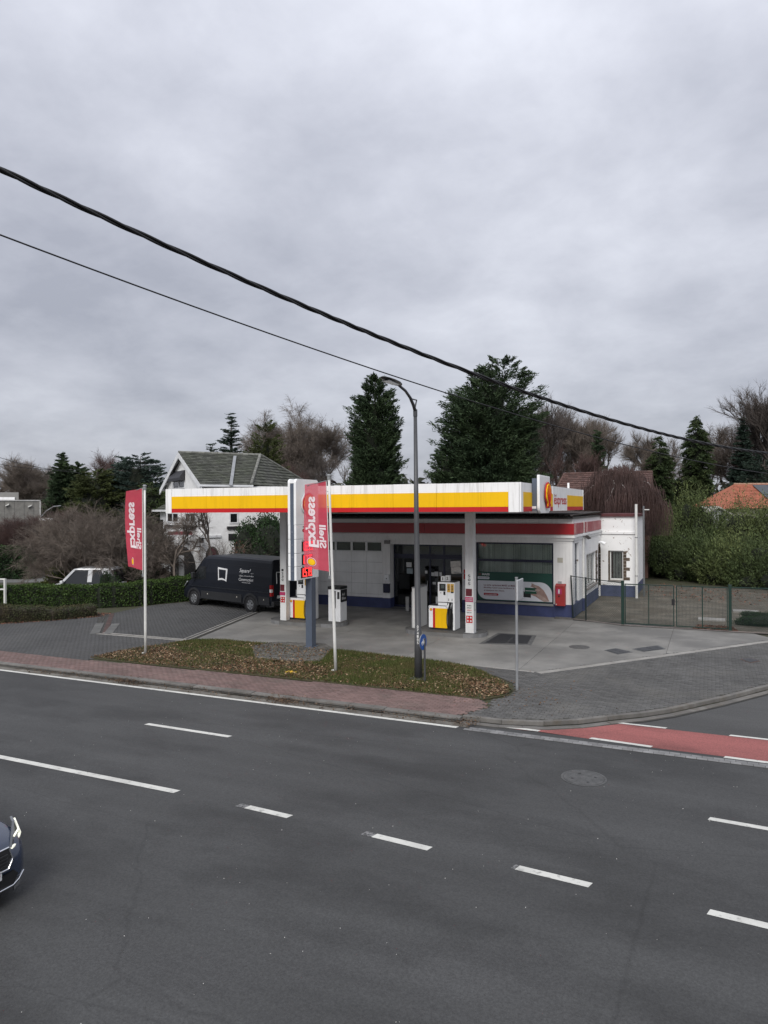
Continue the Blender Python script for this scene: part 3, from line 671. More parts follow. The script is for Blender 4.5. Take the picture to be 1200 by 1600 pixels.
def hedge(name, path, w, h, label, m, deep, n_=16000, lf=.06, cat='hedge', wob=.05, hf=None, z0=0.):
    P = [Vector((*p, 0)) for p in path]; t = thing(name, (*path[0], z0), label, cat); rings = []; segs = []
    cum = 0
    samples = []
    for i in range(len(P) - 1):
        L_ = (P[i + 1] - P[i]).length; k = max(2, int(L_ / .5))
        for q in range(k): samples.append(P[i].lerp(P[i + 1], q / k))
    samples.append(P[-1]); ns = len(samples); secs = []
    for i, p in enumerate(samples):
        d = (samples[min(i + 1, ns - 1)] - samples[max(0, i - 1)]).normalized(); nn = Vector((-d.y, d.x, 0))
        hh = h * (hf(i / (ns - 1)) if hf else 1) * random.uniform(1 - wob, 1 + wob); ww = w * random.uniform(1 - wob, 1 + wob); secs.append((p, nn, hh, ww, d))
        pr = [(-.5, 0), (-.52, .45), (-.47, .86), (-.36, .97), (0, 1.0), (.36, .97), (.47, .86), (.52, .45), (.5, 0)]
        rings.append([tuple(p + nn * (a * ww * .93) + Vector((0, 0, z0 + b * hh * .96))) for a, b in pr])
    MB().loft(rings).build('dark_core', deep, t)
    iu = np.random.randint(0, ns - 1, n_); fr = rnd(n_, 0, 1); s_ = rnd(n_, 0, 1); C = np.zeros((n_, 3)); D = np.zeros((n_, 3))
    for j in range(n_):
        p, nn, hh, ww, d = secs[iu[j]]; p2, n2, h2, w2, d2 = secs[iu[j] + 1]; f = fr[j]; pp = p.lerp(p2, f); hh = hh * (1 - f) + h2 * f; ww = ww * (1 - f) + w2 * f
        u = s_[j]
        if u < .34: a, b, o_ = -.5 - .02 * math.sin(u * 9), u / .34, (-1, 0)
        elif u < .66: a, b, o_ = (u - .5) / .16 * .48, 1.0 - .05 * abs((u - .5) / .16) ** 3, (0, 1)
        else: a, b, o_ = .5, (1 - u) / .34, (1, 0)
        if b > .85: a *= 1 - (b - .85) * .6
        if iu[j] in (0, ns - 2) and random.random() < .25:
            a = random.uniform(-.5, .5); b = random.random(); pp = secs[0][0] if iu[j] == 0 else secs[-1][0]
        C[j] = (pp.x + nn.x * a * ww, pp.y + nn.y * a * ww, z0 + b * hh); D[j] = (nn.x * o_[0], nn.y * o_[0], o_[1])
    C += np.random.normal(size=(n_, 3)) * lf * .35; D = D * .5 + np.random.normal(size=(n_, 3)) * .6 + np.array([0, 0, .3]); C[:, 2] = np.maximum(C[:, 2], z0 + .02)
    V, F_ = leaves_np(C, D, rnd(n_, .7, 1.5) * lf, rnd(n_, .5, .9) * lf); npmesh('foliage', V, F_, m, t); return t

# ================================================================= CANOPY
XL, XR, YF, YB, ZB_, ZT = -20.55, -5.75, 23.6, 36.55, 4.855, 5.83
cp = thing('canopy', (-13, 27, 0), 'long flat canopy with white, yellow and red fascia over the fuel pumps', 'canopy')
MB().box(XL + .05, XR - .05, YF + .05, YB - .05, ZB_ + .06, ZT - .08).build('roof_deck', mat('canopy_soffit', (.74, .74, .73), .6, .06, 1), cp)
bays = [(XL, -20.24, 0)]; e = [-20.24, -18.48, -16.84, -15.20, -13.56, -11.92, -10.28, -8.64, -7.05, -6.11]
bays += [(e[i], e[i + 1], 1) for i in range(len(e) - 1)] + [(-6.11, XR, 0)]
g = .004
for a, b, y_ in bays:
    jz = random.uniform(-.004, .004)
    if y_:
        MB().box(a + g, b - g, YF - .03, YF + .03, 5.515, ZT + jz).build('white_panel', WHITE, cp)
        MB().box(a + g, b - g, YF - .045, YF + .03, 5.018, 5.511).build('yellow_panel', YEL, cp)
        MB().box(a + g, b - g, YF - .045, YF + .03, ZB_, 5.014).build('red_panel', RED, cp)
    else: MB().box(a + g, b - g, YF - .045, YF + .03, ZB_ - .015, ZT + jz).build('white_panel', WHITE, cp)
def side_bay(a, b, kind):
    if kind == 'w': MB().box(XR - .03, XR + .045, a + g, b - g, ZB_ - .01, ZT).build('white_panel', WHITE, cp); return
    MB().box(XR - .03, XR + .03, a + g, b - g, 5.515, ZT).build('white_panel', WHITE, cp)
    MB().box(XR - .03, XR + .045, a + g, b - g, 5.018, 5.511).build('yellow_panel', YEL, cp)
    MB().box(XR - .03, XR + .045, a + g, b - g, ZB_, 5.014).build('red_panel', RED, cp)
for a, b, k in ((YF + .05, 23.96, 'w'), (23.96, 25.54, 'y'), (25.54, 28.4, 'w'), (28.4, 28.94, 'y'), (28.94, 32.08, 'w'), (32.08, 34.2, 'y'), (34.2, 36.4, 'y'), (36.4, YB, 'w')): side_bay(a, b, k)
MB().box(XL - .04, XL + .03, YF + .05, YB, ZB_, ZT).build('white_panel', WHITE, cp)
MB().box(XL, XR, YB - .03, YB + .03, ZB_, ZT).build('white_panel', WHITE, cp)
# fascia lettering on the right side
o_ = Vector((XR + .052, 29.15, 5.14))
lettering('express', (XR + .05, 29.15, 4.98), (0, 2.75, 0), (0, 0, .40), RED, cp, bold=.018)
lettering('Shell', (XR + .05, 29.2, 5.42), (0, .45, 0), (0, 0, .10), mat('small_print_red', (.35, .05, .05), .6), cp, bold=.01)
MB().cyl((-6.2, 35.2, 5.8), .05, .35, 8).build('vent_pipe', WHITE, cp)

def pecten(o, U, V_, n_, s, parent, outer=RED, inner=YEL, rim=None, th=.012):
    """scallop shell emblem: o centre, U right, V up, n_ outward"""
    o, U, V_, n_ = Vector(o), Vector(U).normalized(), Vector(V_).normalized(), Vector(n_).normalized()
    def outline(k, wob=1):
        P = []
        for i in range(57):
            a = R(212) - R(244) * i / 56; r_ = (1 + .035 * wob * abs(math.sin(i / 56 * math.pi * 7.0)))
            P.append((math.cos(a) * r_ * k, (math.sin(a) * r_ * .92) * k + .06))
        P += [(.50 * k, -.66 * k), (.46 * k, -.95 * k), (-.46 * k, -.95 * k), (-.50 * k, -.66 * k)]
        return P
    def lay(P, d, m, name):
        MB().prism([o + U * x * s + V_ * y * s + n_ * d for x, y in P], n_ * th).build(name, m, parent)
    if rim: lay(outline(1.14), 0, rim, 'emblem_rim'); 
    lay(outline(1.0), th * 1.0, outer, 'emblem'); lay(outline(.86), th * 2.0, inner, 'emblem')
    mb = MB()
    for k in range(-3, 4):
        a = R(90 - k * 26); tx, ty = math.cos(a) * .80, math.sin(a) * .74 + .06; bx = k * .075
        w = .011; q = Vector((-(ty + .7), tx - bx, 0)).normalized() * w
        P = [(bx - q.x, -.62 - q.y), (bx + q.x, -.62 + q.y), (tx + q.x, ty + q.y), (tx - q.x, ty - q.y)]
        mb.prism([o + U * x * s + V_ * y * s + n_ * th * 3.0 for x, y in P], n_ * th * .5)
    mb.build('emblem_rays', outer, parent)
    MB().prism([o + U * x * s + V_ * y * s + n_ * th * 3.1 for x, y in ((-.40, -.82), (.40, -.82), (.44, -.62), (-.44, -.62))], n_ * th * .6).build('emblem_base', outer, parent)
# round-cornered emblem box on the right fascia
sb = thing('emblem_box', (-5.6, 26.6, 4.8), 'white rounded box with a yellow and red shell emblem on the side of the canopy', 'sign')
xa = XR + .05; xb = ony(841.5, 780, 25.5).x; ye = onx(858.5, 780, xb + .08).y; ys = onx(842.5, 780, xb + .08).y; zt_ = 6.13; zb_ = 4.78
MB().box(xa, xb - .004, ys + .02, ye - .15, zb_ + .1, zt_ - .12).build('box_side', BLUEGREY, sb)
def rrect(w0, w1, z0, z1, r_, bot_only=True, n_=6):
    P = [(w0, z1), (w0, z0 + r_)]
    P += [(w0 + r_ - r_ * math.cos(q * math.pi / 2 / n_), z0 + r_ - r_ * math.sin(q * math.pi / 2 / n_)) for q in range(1, n_ + 1)]
    P += [(w1 - r_ + r_ * math.sin(q * math.pi / 2 / n_), z0 + r_ - r_ * math.cos(q * math.pi / 2 / n_)) for q in range(0, n_ + 1)]
    P += [(w1, z1)]; return P
MB().prism([(xb, y, z) for y, z in rrect(ys, ye, zb_, zt_, .25)], (.10, 0, 0)).build('face_panel', WHITE2, sb, bevel=.02)
MB().prism([(xb - .03, y, z) for y, z in rrect(ys, ye, zb_ + .01, zb_ + .3, .24)][1:-1], (-.28, 0, 0)).build('box_base', WHITE2, sb)
pecten((xb + .115, (ys * .36 + ye * .64), 5.42), (0, 1, 0), (0, 0, 1), (1, 0, 0), .52 * (ye - ys) / 1.9 if ye - ys > 1.2 else .5, sb, th=.03)

COLM = mat('column_paint', (.70, .70, .69), .55, .05, 2, streak=.3)
CR = thing('canopy_column', (-8.5, 27, 0), 'white square canopy column with stickers, at the right pump island', 'column', 'canopy columns')
MB().box(-8.67, -8.34, 26.8, 27.13, .14, 4.90).build('shaft', COLM, CR, bevel=.006)
CLt = thing('canopy_column', (-16.9, 27, 0), 'white square canopy column beside the dark van', 'column', 'canopy columns')
MB().box(-17.08, -16.78, 26.8, 27.1, .14, 4.90).build('shaft', COLM, CLt, bevel=.006)
MB().box(-8.72, -8.29, 26.75, 27.18, .14, .16).build('base_plate', GALV, CR)
PINK = mat('magenta_print', (.45, .03, .12), .6, .1, 5); DRED = mat('dark_red_print', (.12, .012, .02), .6, .1, 5)
def col_signs(root, x0, w):
    y = 26.795
    def lab(name, u0, u1, z0, z1, m): return MB().box(x0 + u0 * w, x0 + u1 * w, y - .012, y, z0, z1).build(name, m, root)
    lab('notice', .08, .82, 1.58, 1.86, DRED); lab('notice', .0, .95, 1.36, 1.54, PINK)
    lettering('STOP MOTEUR', (x0 + .05 * w, y - .014, 1.46), (.85 * w, 0, 0), (0, 0, .04), PAPER, root)
    lettering('GSM INTERDIT', (x0 + .05 * w, y - .014, 1.40), (.85 * w, 0, 0), (0, 0, .04), PAPER, root)
    lab('hazard_notice', .12, .86, .55, .82, RED)
    for i in range(2):
        for j in range(2):
            cx = x0 + w * (.31 + .37 * i); cz = .62 + .13 * j
            MB().prism([(cx - .045, y - .018, cz), (cx, y - .018, cz - .045), (cx + .045, y - .018, cz), (cx, y - .018, cz + .045)], (0, .004, 0)).build('hazard_symbol', PAPER, root)
    for k, s_ in enumerate(('EURO 95', 'SUPER 98', 'DIESEL B7', 'AD BLUE')): lettering(s_, (x0 + .2 * w, y - .003, .92 + k * .09), (.55 * w, 0, 0), (0, 0, .045), BLACK if k != 1 else RED, root)
col_signs(CR, -8.67, .33)
for k, ch in enumerate('S0S'): lettering(ch, (-8.56, 26.797, 2.30 - k * .15), (.10, 0, 0), (0, 0, .11), DARK, CR)
MB().box(-8.335, -8.32, 26.85, 27.05, 1.02, 1.32).build('notice_frame', GALV, CR); MB().box(-8.319, -8.314, 26.87, 27.03, 1.04, 1.30).build('notice', PAPER, CR)
y = 26.795; x0 = -17.08
MB().box(x0 + .02, x0 + .22, y - .012, y, 1.42, 1.70).build('notice', DRED, CLt); MB().box(x0 + .0, x0 + .26, y - .012, y, 1.24, 1.38).build('notice', PINK, CLt)
MB().box(x0 + .03, x0 + .24, y - .012, y, .93, 1.17).build('hazard_notice', RED, CLt)
for i in range(2):
    for j in range(2):
        cx = x0 + .085 + .1 * i; cz = 1.0 + .11 * j
        MB().prism([(cx - .035, y - .018, cz), (cx, y - .018, cz - .035), (cx + .035, y - .018, cz), (cx, y - .018, cz + .035)], (0, .004, 0)).build('hazard_symbol', PAPER, CLt)
for k, ch in enumerate('1230'): lettering(ch, (x0 + .08, y - .003, 2.28 - k * .14), (.10, 0, 0), (0, 0, .10), DARK, CLt)

def island(x0, x1, y0, y1, label):
    t = thing('pump_island', ((x0 + x1) / 2, y0, 0), label, 'pump island', 'raised pump islands'); r_ = (y1 - y0) / 2; P = []
    for k in range(13): a = math.pi / 2 + math.pi * k / 12; P.append((x0 + r_ + math.cos(a) * r_, (y0 + y1) / 2 + math.sin(a) * r_))
    for k in range(13): a = -math.pi / 2 + math.pi * k / 12; P.append((x1 - r_ + math.cos(a) * r_, (y0 + y1) / 2 + math.sin(a) * r_))
    MB().prism([(x, y, -.02) for x, y in P], (0, 0, .165)).build('plinth', mat('island_concrete', (.15, .148, .142), .85, .15, 2, bump=.2), t, bevel=.012)
    mb = MB(); mb.prism([(x * .995 + (x0 + x1) / 2 * .005, y, .146) for x, y in P], (0, 0, .004)); mb.build('top_surface', mat('island_top', (.10, .098, .095), .9, .2, 2, bump=.3), t)
    for s_, cx in ((0, x0), (1, x1)):
        mb = MB(); n_ = 12; a0 = math.pi / 2 if s_ == 0 else -math.pi / 2; xc = cx + (r_ if s_ == 0 else -r_); yc = (y0 + y1) / 2
        for k in range(n_):
            a, b = a0 + math.pi * k / n_, a0 + math.pi * (k + 1) / n_; rr = r_ + .012
            mb.quad(*[(xc + math.cos(q) * rr, yc + math.sin(q) * rr, z) for q, z in ((a, 0.0), (b, .0), (b, .155), (a, .155))])
        mb.build('metal_guard', mat('island_guard', (.28, .28, .28), .5, .15, 4, metal=.5), t)
island(-11.3, -7.95, 26.5, 27.95, 'raised concrete pump island with rounded ends under the right pump')
island(-17.75, -14.15, 26.55, 28.1, 'raised concrete pump island with rounded ends under the left pump')

# ---- fuel pumps
PY = 27.02
def pump(x0, y0, label, first=True):
    t = thing('fuel_pump', (x0, y0, .15), label, 'fuel pump', 'fuel pumps'); B = lambda: MB()
    def P(mb, name, m, par=t, **k): return mb.build(name, m, par, world=False, **k)
    W0, W1 = .40, 1.10; DP = .62; H_ = 1.90
    P(B().box(.05, .68, .06, DP - .05, -.004, .07), 'base', DARK); P(B().box(.45, 1.06, .06, DP - .05, -.003, .06), 'base', DARK)
    P(B().box(.0, .78, 0, DP, .08, .95), 'side_cabinet', WHITE2, bevel=.015)
    P(B().box(.18, .275, -.008, 0.02, .085, .86), 'red_stripe', RED); P(B().box(.279, .779, -.008, .02, .085, .86), 'yellow_panel', YEL)
    P(B().box(.02, .76, .02, DP - .02, .95, .975), 'cabinet_top', DARK)
    pecten((t.location.x + .10, t.location.y - .004, t.location.z + .80), (1, 0, 0), (0, 0, 1), (0, -1, 0), .055, t, th=.004)
    for x in (.03, .74): P(B().cyl((x, -.004, .90), .014, .01, 8, (0, 1, 0)), 'lock', BLACK)
    # tower
    P(B().box(.792, W1, -.03, DP + .0, 1.12, H_), 'tower_casing', WHITE2, bevel=.012)
    P(B().box(W0, .788, -.03, DP, 1.12, H_), 'tower_casing', WHITE2, bevel=.012)
    P(B().box(W1 - .075, W1, -.03, DP, .03, 1.117), 'tower_side', WHITE2); P(B().box(.79, W1 - .08, .06, DP, .03, 1.117), 'hose_bay', BLACK)
    P(B().box(W0, .78, .0, DP, .978, 1.09), 'tower_neck', WHITE2); P(B().box(W0 + .01, 1.02, .02, DP - .02, 1.09, 1.12), 'black_slot', BLACK)  # black slot between the neck and the upper casing
    P(B().box(W0 + .07, W0 + .33, -.038, -.03, 1.56, 1.84), 'display', BLACK); P(B().box(W0 + .14, W0 + .28, -.042, -.038, 1.66, 1.80), 'screen', mat('grey_screen', (.10, .12, .11), .3, .05, 4))
    P(B().box(W0 + .24, W0 + .32, -.038, -.03, 1.40, 1.54), 'keypad', BLACK); P(B().cyl((W0 + .13, -.036, 1.48), .018, .01, 8, (0, 1, 0)), 'card_slot', BLACK)
    YP = mat('amber_price_panel', (.62, .36, .05), .5, .05, 4)
    for i, (a, b) in enumerate(((.80, .92), (.94, 1.07))):
        P(B().box(a, b, -.038, -.03, 1.52 + .0 * i, 1.85), 'price_panel', YP)
        for k in range(3): P(B().box(a + .035, b - .035, -.041, -.038, 1.60 + k * .07, 1.64 + k * .07), 'price_print', DARK)
        P(B().box(a + .035, a + .075, -.036, -.03, 1.17, 1.27), 'fuel_label', mat('pale_grey_print', (.35, .35, .35), .6))
    P(B().box(.95, 1.06, -.040, -.03, 1.49, 1.55), 'small_plate', BLACK)
    for i, x in enumerate((.84, .97)):
        P(B().box(x - .05, x + .05, .0, .07, .93, 1.11), 'holster', DARK)
        n_ = P(B().tube([(x + .015, -.03, 1.08), (x, -.05, .98), (x - .02, -.05, .88)], [.022, .026, .018], 8).box(x - .035, x + .01, -.075, -.03, .93, 1.0), 'nozzle', WHITE2 if i == 0 else GALV)
        pts = [(x - .02, -.04, .86), (x - .05, -.07, .6), (x - .045, -.09, .3), (x + .0, -.09, .12), (x + .05, -.08, .2), (x + .055, -.05, .5), (x + .045, .0, .8), (x + .03, .04, .93)]
        P(B().tube(pts, .017, 8, True), 'hose', RUBBER, smooth=True)
    P(B().box(W0 + .02, W1 - .02, .02, DP - .02, H_, H_ + .03), 'cap', DARK)
    # screen on an arm at the left
    P(B().obox((.26, .12, 1.02), (.14, .05, 0), (0, .02, 0), (0, 0, .28)), 'payment_screen', GALV)
    return t
p1 = pump(-10.27, PY, 'white fuel pump with yellow panel and numbered cube on top, right island')
nc = thing('number_sign', (-9.66, PY + .12, 2.08), 'small white cube sign numbered 1 and 2 on top of the right pump', 'sign')
MB().box(-9.76, -9.60, PY + .04, PY + .2, 2.083, 2.28).build('left_face_board', PAPER, nc); MB().box(-9.59, -9.42, PY + .10, PY + .26, 2.083, 2.31).build('right_face_board', PAPER, nc)
lettering('1', (-9.70, PY + .036, 2.12), (.035, 0, 0), (0, 0, .12), BLACK, nc); lettering('2', (-9.55, PY + .096, 2.14), (.085, 0, 0), (0, 0, .12), BLACK, nc)
p2 = copy_tree(p1); p2.location = (-16.83, 27.15, .15); p2['label'] = 'white fuel pump with yellow panel behind the price pylon, left island'
bx = thing('white_cabinet', (-10.9, 27.1, .15), 'tall thin blank white cabinet on the island left of the right pump', 'cabinet')
MB().box(-11.0, -10.76, 27.05, 28.15, .148, 1.76).build('casing', mat('cabinet_paint', (.60, .60, .58), .5, .04, 2), bx, bevel=.02); MB().box(-11.01, -10.75, 27.04, 28.16, 1.76, 1.80).build('lid', GALV, bx)
MB().box(-11.05, -11.03, 27.1, 27.13, .148, 1.6).build('side_rail', GALV, bx)
ab = thing('small_dispenser', (-14.7, 27.5, .15), 'slim white and black dispenser at the right end of the left island', 'dispenser')
MB().box(-15.0, -14.42, 27.35, 27.95, .148, 1.18).build('lower_casing', WHITE2, ab, bevel=.01); MB().box(-15.0, -14.42, 27.35, 27.95, 1.184, 1.52).build('upper_casing', WHITE2, ab, bevel=.01)
MB().box(-15.02, -14.40, 27.33, 27.97, 1.52, 1.64).build('top_cap', BLACK, ab, bevel=.01); MB().box(-14.418, -14.395, 27.37, 27.93, .98, 1.5).build('side_panel', BLACK, ab)
MB().box(-14.82, -14.64, 27.335, 27.35, .72, 1.46).build('front_panel', BLACK, ab); MB().box(-14.56, -14.46, 27.335, 27.35, 1.12, 1.42).build('screen', DARK, ab)
lettering('Ad', (-14.39, 27.45, 1.25), (0, .25, 0), (0, 0, .12), PAPER, ab); lettering('Blue', (-14.39, 27.45, 1.08), (0, .35, 0), (0, 0, .12), PAPER, ab)
lettering('AdBlue', (-14.70, 27.33, .76), (0, 0, .6), (-.09, 0, 0), PAPER, ab)

# ================================================================= PRICE PYLON
py = thing('price_pylon', (-13.1, 22.6, 0), 'tall white price pylon with blue-grey edge and red digit displays', 'price sign')
MB().box(-13.24, -12.99, 22.45, 22.75, -.02, 2.52).build('post', BLUEGREY, py, bevel=.006)
MB().box(-13.30, -12.93, 22.38, 22.82, -.02, .05).build('post_base', BLUEGREY, py)
X0, X1, Y0, Y1 = -13.35, -13.02, 21.47, 23.02
def rtop(z0, z1, r_=.0):
    P = [(Y0, z0), (Y1, z0), (Y1, z1)]
    if r_: P = [(Y0, z0), (Y1, z0)] + [(Y1 - r_ + r_ * math.cos(q * math.pi / 12), z1 - r_ + r_ * math.sin(q * math.pi / 12)) for q in range(7)] + [(Y0 + r_ - r_ * math.sin(q * math.pi / 12), z1 - r_ + r_ * math.cos(q * math.pi / 12)) for q in range(7)]
    else: P.append((Y0, z1))
    return P
zs = [2.5, 2.98, 3.44, 3.93, 4.43, 6.03]
for k in range(5):
    r_ = .14 if k == 4 else 0
    for xa_, xb_ in ((X0, X0 + .09), (X1 - .09, X1)):
        MB().prism([(xa_, y, z) for y, z in rtop(zs[k] + .005, zs[k + 1] - .005, r_)], (xb_ - xa_, 0, 0)).build('face_panel', WHITE2, py, bevel=.012 if k < 4 else .0)
MB().box(X0 + .092, X1 - .092, Y0 + .015, Y1 - .015, 2.5, 5.9).build('edge_channel', BLUEGREY, py)
MB().box(X0 + .09, X1 - .09, Y0 - .0, Y0 + .3, 5.87, 6.0).build('top_cap', WHITE2, py)
for z in (2.8, 3.28, 3.7, 4.15): MB().box(X0 + .12, X1 - .12, Y0 + .008, Y0 + .016, z, z + .06).build('edge_notch', mat('edge_notch', (.13, .15, .19), .5), py)
LED = mat('red_led', (1, .04, .035), .5, .0, 1, emit=1.5)
SEG = {'0': 'abcdef', '1': 'bc', '2': 'abged', '3': 'abgcd', '4': 'fgbc', '5': 'afgcd', '6': 'afgedc', '7': 'abc', '8': 'abcdefg', '9': 'abcdfg'}
def digits(s_, yc, z0, h):
    MB().box(X1, X1 + .008, yc - .03, yc + .74, z0 - .03, z0 + h + .03).build('display', BLACK, py)
    x = X1 + .008; y = yc; mb = MB(); w = .125; t_ = .032
    for ch in s_:
        if ch == '.': mb.box(x, x + .01, y, y + .03, z0, z0 + .04); y += .05; continue
        for sg in SEG[ch]:
            q = {'a': (0, w, h - t_, h), 'b': (w - t_, w, h / 2, h), 'c': (w - t_, w, 0, h / 2), 'd': (0, w, 0, t_), 'e': (0, t_, 0, h / 2), 'f': (0, t_, h / 2, h), 'g': (0, w, h / 2 - t_ / 2, h / 2 + t_ / 2)}[sg]
            mb.box(x, x + .01, y + q[0], y + q[1], z0 + q[2], z0 + q[3])
        y += w + .045
    mb.build('price_digits', LED, py)
digits('1.693', 21.86, 3.52, .30); digits('1.736', 21.86, 3.05, .30); digits('1.579', 21.80, 2.60, .30)
for z, s_ in ((3.87, 'Super 98'), (3.385, 'Euro 95'), (2.935, 'Diesel')): lettering(s_, (X1 + .003, 21.85, z), (0, .35, 0), (0, 0, .04), DARK, py)
lettering('express', (X1 + .004, 21.88, 4.12), (0, 1.0, 0), (0, 0, .17), RED, py, bold=.03); lettering('Shell', (X1 + .004, 21.9, 4.33), (0, .2, 0), (0, 0, .05), DARK, py)
pecten((X1 + .02, 22.28, 5.12), (0, 1, 0), (0, 0, 1), (1, 0, 0), .42, py, rim=WHITE2, th=.02)

# ================================================================= FLAGS
FLAG = mat('red_flag_cloth', (.56, .055, .095), .75, .08, 2, bump=.1, bscale=200, trans=.2)
FLAGT = mat('flag_print', (.72, .62, .64), .75, .05, 2)
def flag(base, lean, fl, ztop, zbot, ht, label_p, label_f, seed, w, curl):
    curl *= .45
    bx_, by_ = base; t = thing('flag_pole', (bx_, by_, 0), label_p, 'flagpole', 'white flagpoles on the grass')
    top = Vector((bx_ + lean, by_, ht)); b = Vector((bx_, by_, -.02)); L_ = top - b
    MB().tube([b + L_ * k / 6 for k in range(7)], [.048] * 3 + [.042] * 2 + [.038] * 2, 12).build('pole', FLAGW, t, smooth=True)
    MB().cyl(top, .075, .05, 16, r2=.045).build('pole_cap', mat('grey_cap', (.25, .26, .26), .5), t); MB().cyl(top - Vector((0, 0, .12)), .055, .12, 12).build('collar', mat('grey_cap', (.25, .26, .26), .5), t)
    MB().box(bx_ - .13, bx_ - .02, by_ - .05, by_ + .05, -.02, .07).build('foot', FLAGW, t)
    def pole_x(z): return b.x + L_.x * (z / ht)
    MB().box(pole_x(zbot) - .12, pole_x(zbot) - .02, by_ - .03, by_ + .03, zbot - .22, zbot - .12).build('clamp', GALV, t)
    MB().tube([(pole_x(ztop) - .03, by_, ztop + .03), (pole_x(ztop) - w * .97 - .02, by_ + .02, ztop - .12)], .012, 6).build('arm', GALV, t)
    MB().tube([(pole_x(z) - .10, by_ - .0, z) for z in (ztop, (ztop + zbot) / 2, zbot - .15)], .012, 6).build('halyard', FLAGW, t)
    for k in range(6): z = zbot + (ztop - zbot) * (k + .3) / 6; MB().tube([(pole_x(z) - .11, by_, z), (pole_x(z), by_, z + .01)], .01, 5).build('flag_ring', GALV, t)
    f = thing('advertising_flag', (bx_ - .1, by_, zbot), label_f, 'flag', 'red flags hanging from the white poles')
    rs = np.random.RandomState(seed); ph = rs.uniform(0, 6, 4)
    def surf(u, v):        # u 0 at the pole, 1 outer edge; v 0 bottom, 1 top
        z = zbot + (ztop - zbot) * v - .20 * u * (v ** 2) + .11 * u
        x = pole_x(zbot + (ztop - zbot) * v) - .10 - w * u * (1 + curl * math.sin(v * math.pi) - curl * .4 * (1 - v))
        y = by_ + .045 * u * math.sin(v * 3.2 + ph[0] + u * 2.0) + .035 * math.sin(u * 7 + ph[1] + v * 2.5) * u - .10 * u * (1 - v) * (seed % 2)
        return Vector((x, y, z))
    mb = MB(); nu, nv = 16, 40; vs = [surf(i / nu, j / nv) for j in range(nv + 1) for i in range(nu + 1)]
    mb.add(vs, [(j * (nu + 1) + i, j * (nu + 1) + i + 1, (j + 1) * (nu + 1) + i + 1, (j + 1) * (nu + 1) + i) for j in range(nv) for i in range(nu)])
    c_ = mb.build('cloth', FLAG, f, smooth=True)
    def put(s_, u0, du, v0, dv, bold):     # text runs up, letters mirrored: seen from behind
        a, b2, F_ = text_geo(s_, bold); m2 = MB(); vs = []
        for x, y in zip(a, b2):
            p = surf(u0 - y * du, v0 + x * dv); vs.append((p.x, p.y - .006, p.z))
        m2.add(vs, F_); m2.build('lettering', FLAGT, f)
    # capitals' tops point to the pole side
    put('Express', .90, .52, .25, .59, .03); put('Shell', .355, .28, .25, .26, .03)
    # emblem
    for k_, (rad, mm, d) in enumerate(((.135, FLAGT, .008), (.118, RED, .012), (.10, YEL, .016))):
        m3 = MB(); P = []
        for i in range(29):
            a = R(215) - R(250) * i / 28; rr = rad * (1 + .04 * abs(math.sin(i / 28 * math.pi * 7))); u = .70 + math.cos(a) * rr / w * (1 if seed % 2 else .35); v = .075 + (math.sin(a) * rr) / (ztop - zbot); p = surf(u, v); P.append((p.x, p.y - d, p.z))
        p = surf(.70 + .05, .075 - rad * .9 / (ztop - zbot)); q = surf(.70 - .05, .075 - rad * .9 / (ztop - zbot)); P += [(p.x, p.y - d, p.z), (q.x, q.y - d, q.z)][::1 if True else -1]
        m3.add(P, [tuple(range(len(P)))]); m3.build('emblem', mm, f)
flag((-10.45, 19.5), -.20, 1, 5.83, 3.06, 6.0, 'white flagpole leaning slightly in front of the price pylon', 'red flag with mirrored white lettering partly covering the price pylon', 3, .80, .12)
flag((-17.75, 19.3), -.0, 1, 5.72, 2.90, 5.80, 'white flagpole standing alone at the left end of the grass island', 'red flag with mirrored white lettering in front of the bare tree at the left', 4, .70, .22)

# ================================================================= STREET LAMP
sl = thing('street_lamp', (-7.77, 19.57, 0), 'tall dark grey street lamp on the grass island with a flat lantern head', 'street lamp')
bx_, by_ = -7.77, 19.57
MB().tube([(bx_, by_, -.02), (bx_, by_, 1.4), (bx_, by_, 1.42), (bx_ - .03, by_, 4.5), (bx_ - .05, by_, 7.75)], [.115, .105, .092, .072, .052], 16).build('pole', POLEG, sl, smooth=True)
MB().box(bx_ - .2, bx_ + .2, by_ - .2, by_ + .2, -.02, .06).build('base_plate', mat('lamp_base', (.12, .12, .12), .7, .1, 5), sl, bevel=.01)
MB().cyl((bx_ - .05, by_, 7.66), .062, .2, 16).build('collar', POLEG, sl)
arm = [(bx_ - .05, by_, 7.8), (bx_ - .05, by_ - .12, 7.95), (bx_ - .05, by_ - .38, 8.15), (bx_ - .05, by_ - .75, 8.3), (bx_ - .05, by_ - 1.2, 8.38)]
MB().tube(arm, [.05, .048, .044, .04, .036], 10).build('arm', POLEG, sl, smooth=True)
MB().tube([(bx_ - .05, by_ - .05, 7.88), (bx_ - .05, by_ + .12, 8.15)], [.03, .018], 8).tube([(bx_ - .05, by_ + .12, 8.15), (bx_ - .05, by_ - .30, 8.13)], [.018, .022], 8).build('arm_brace', POLEG, sl)
hx = bx_ - .05; rings = []
for t_, wd_, h_ in ((0, .05, .05), (.12, .12, .085), (.35, .17, .10), (.7, .175, .075), (1.0, .14, .05), (1.18, .05, .025)):
    y_ = by_ - 1.12 - t_; zc = 8.39 + t_ * .04
    rings.append([(hx + wd_ * math.cos(a), y_, zc + (h_ * .75 if math.sin(a) > 0 else h_ * .35) * math.sin(a)) for a in [k * math.tau / 14 for k in range(14)]])
MB().loft(rings).build('lantern_head', DARK, sl, smooth=True)
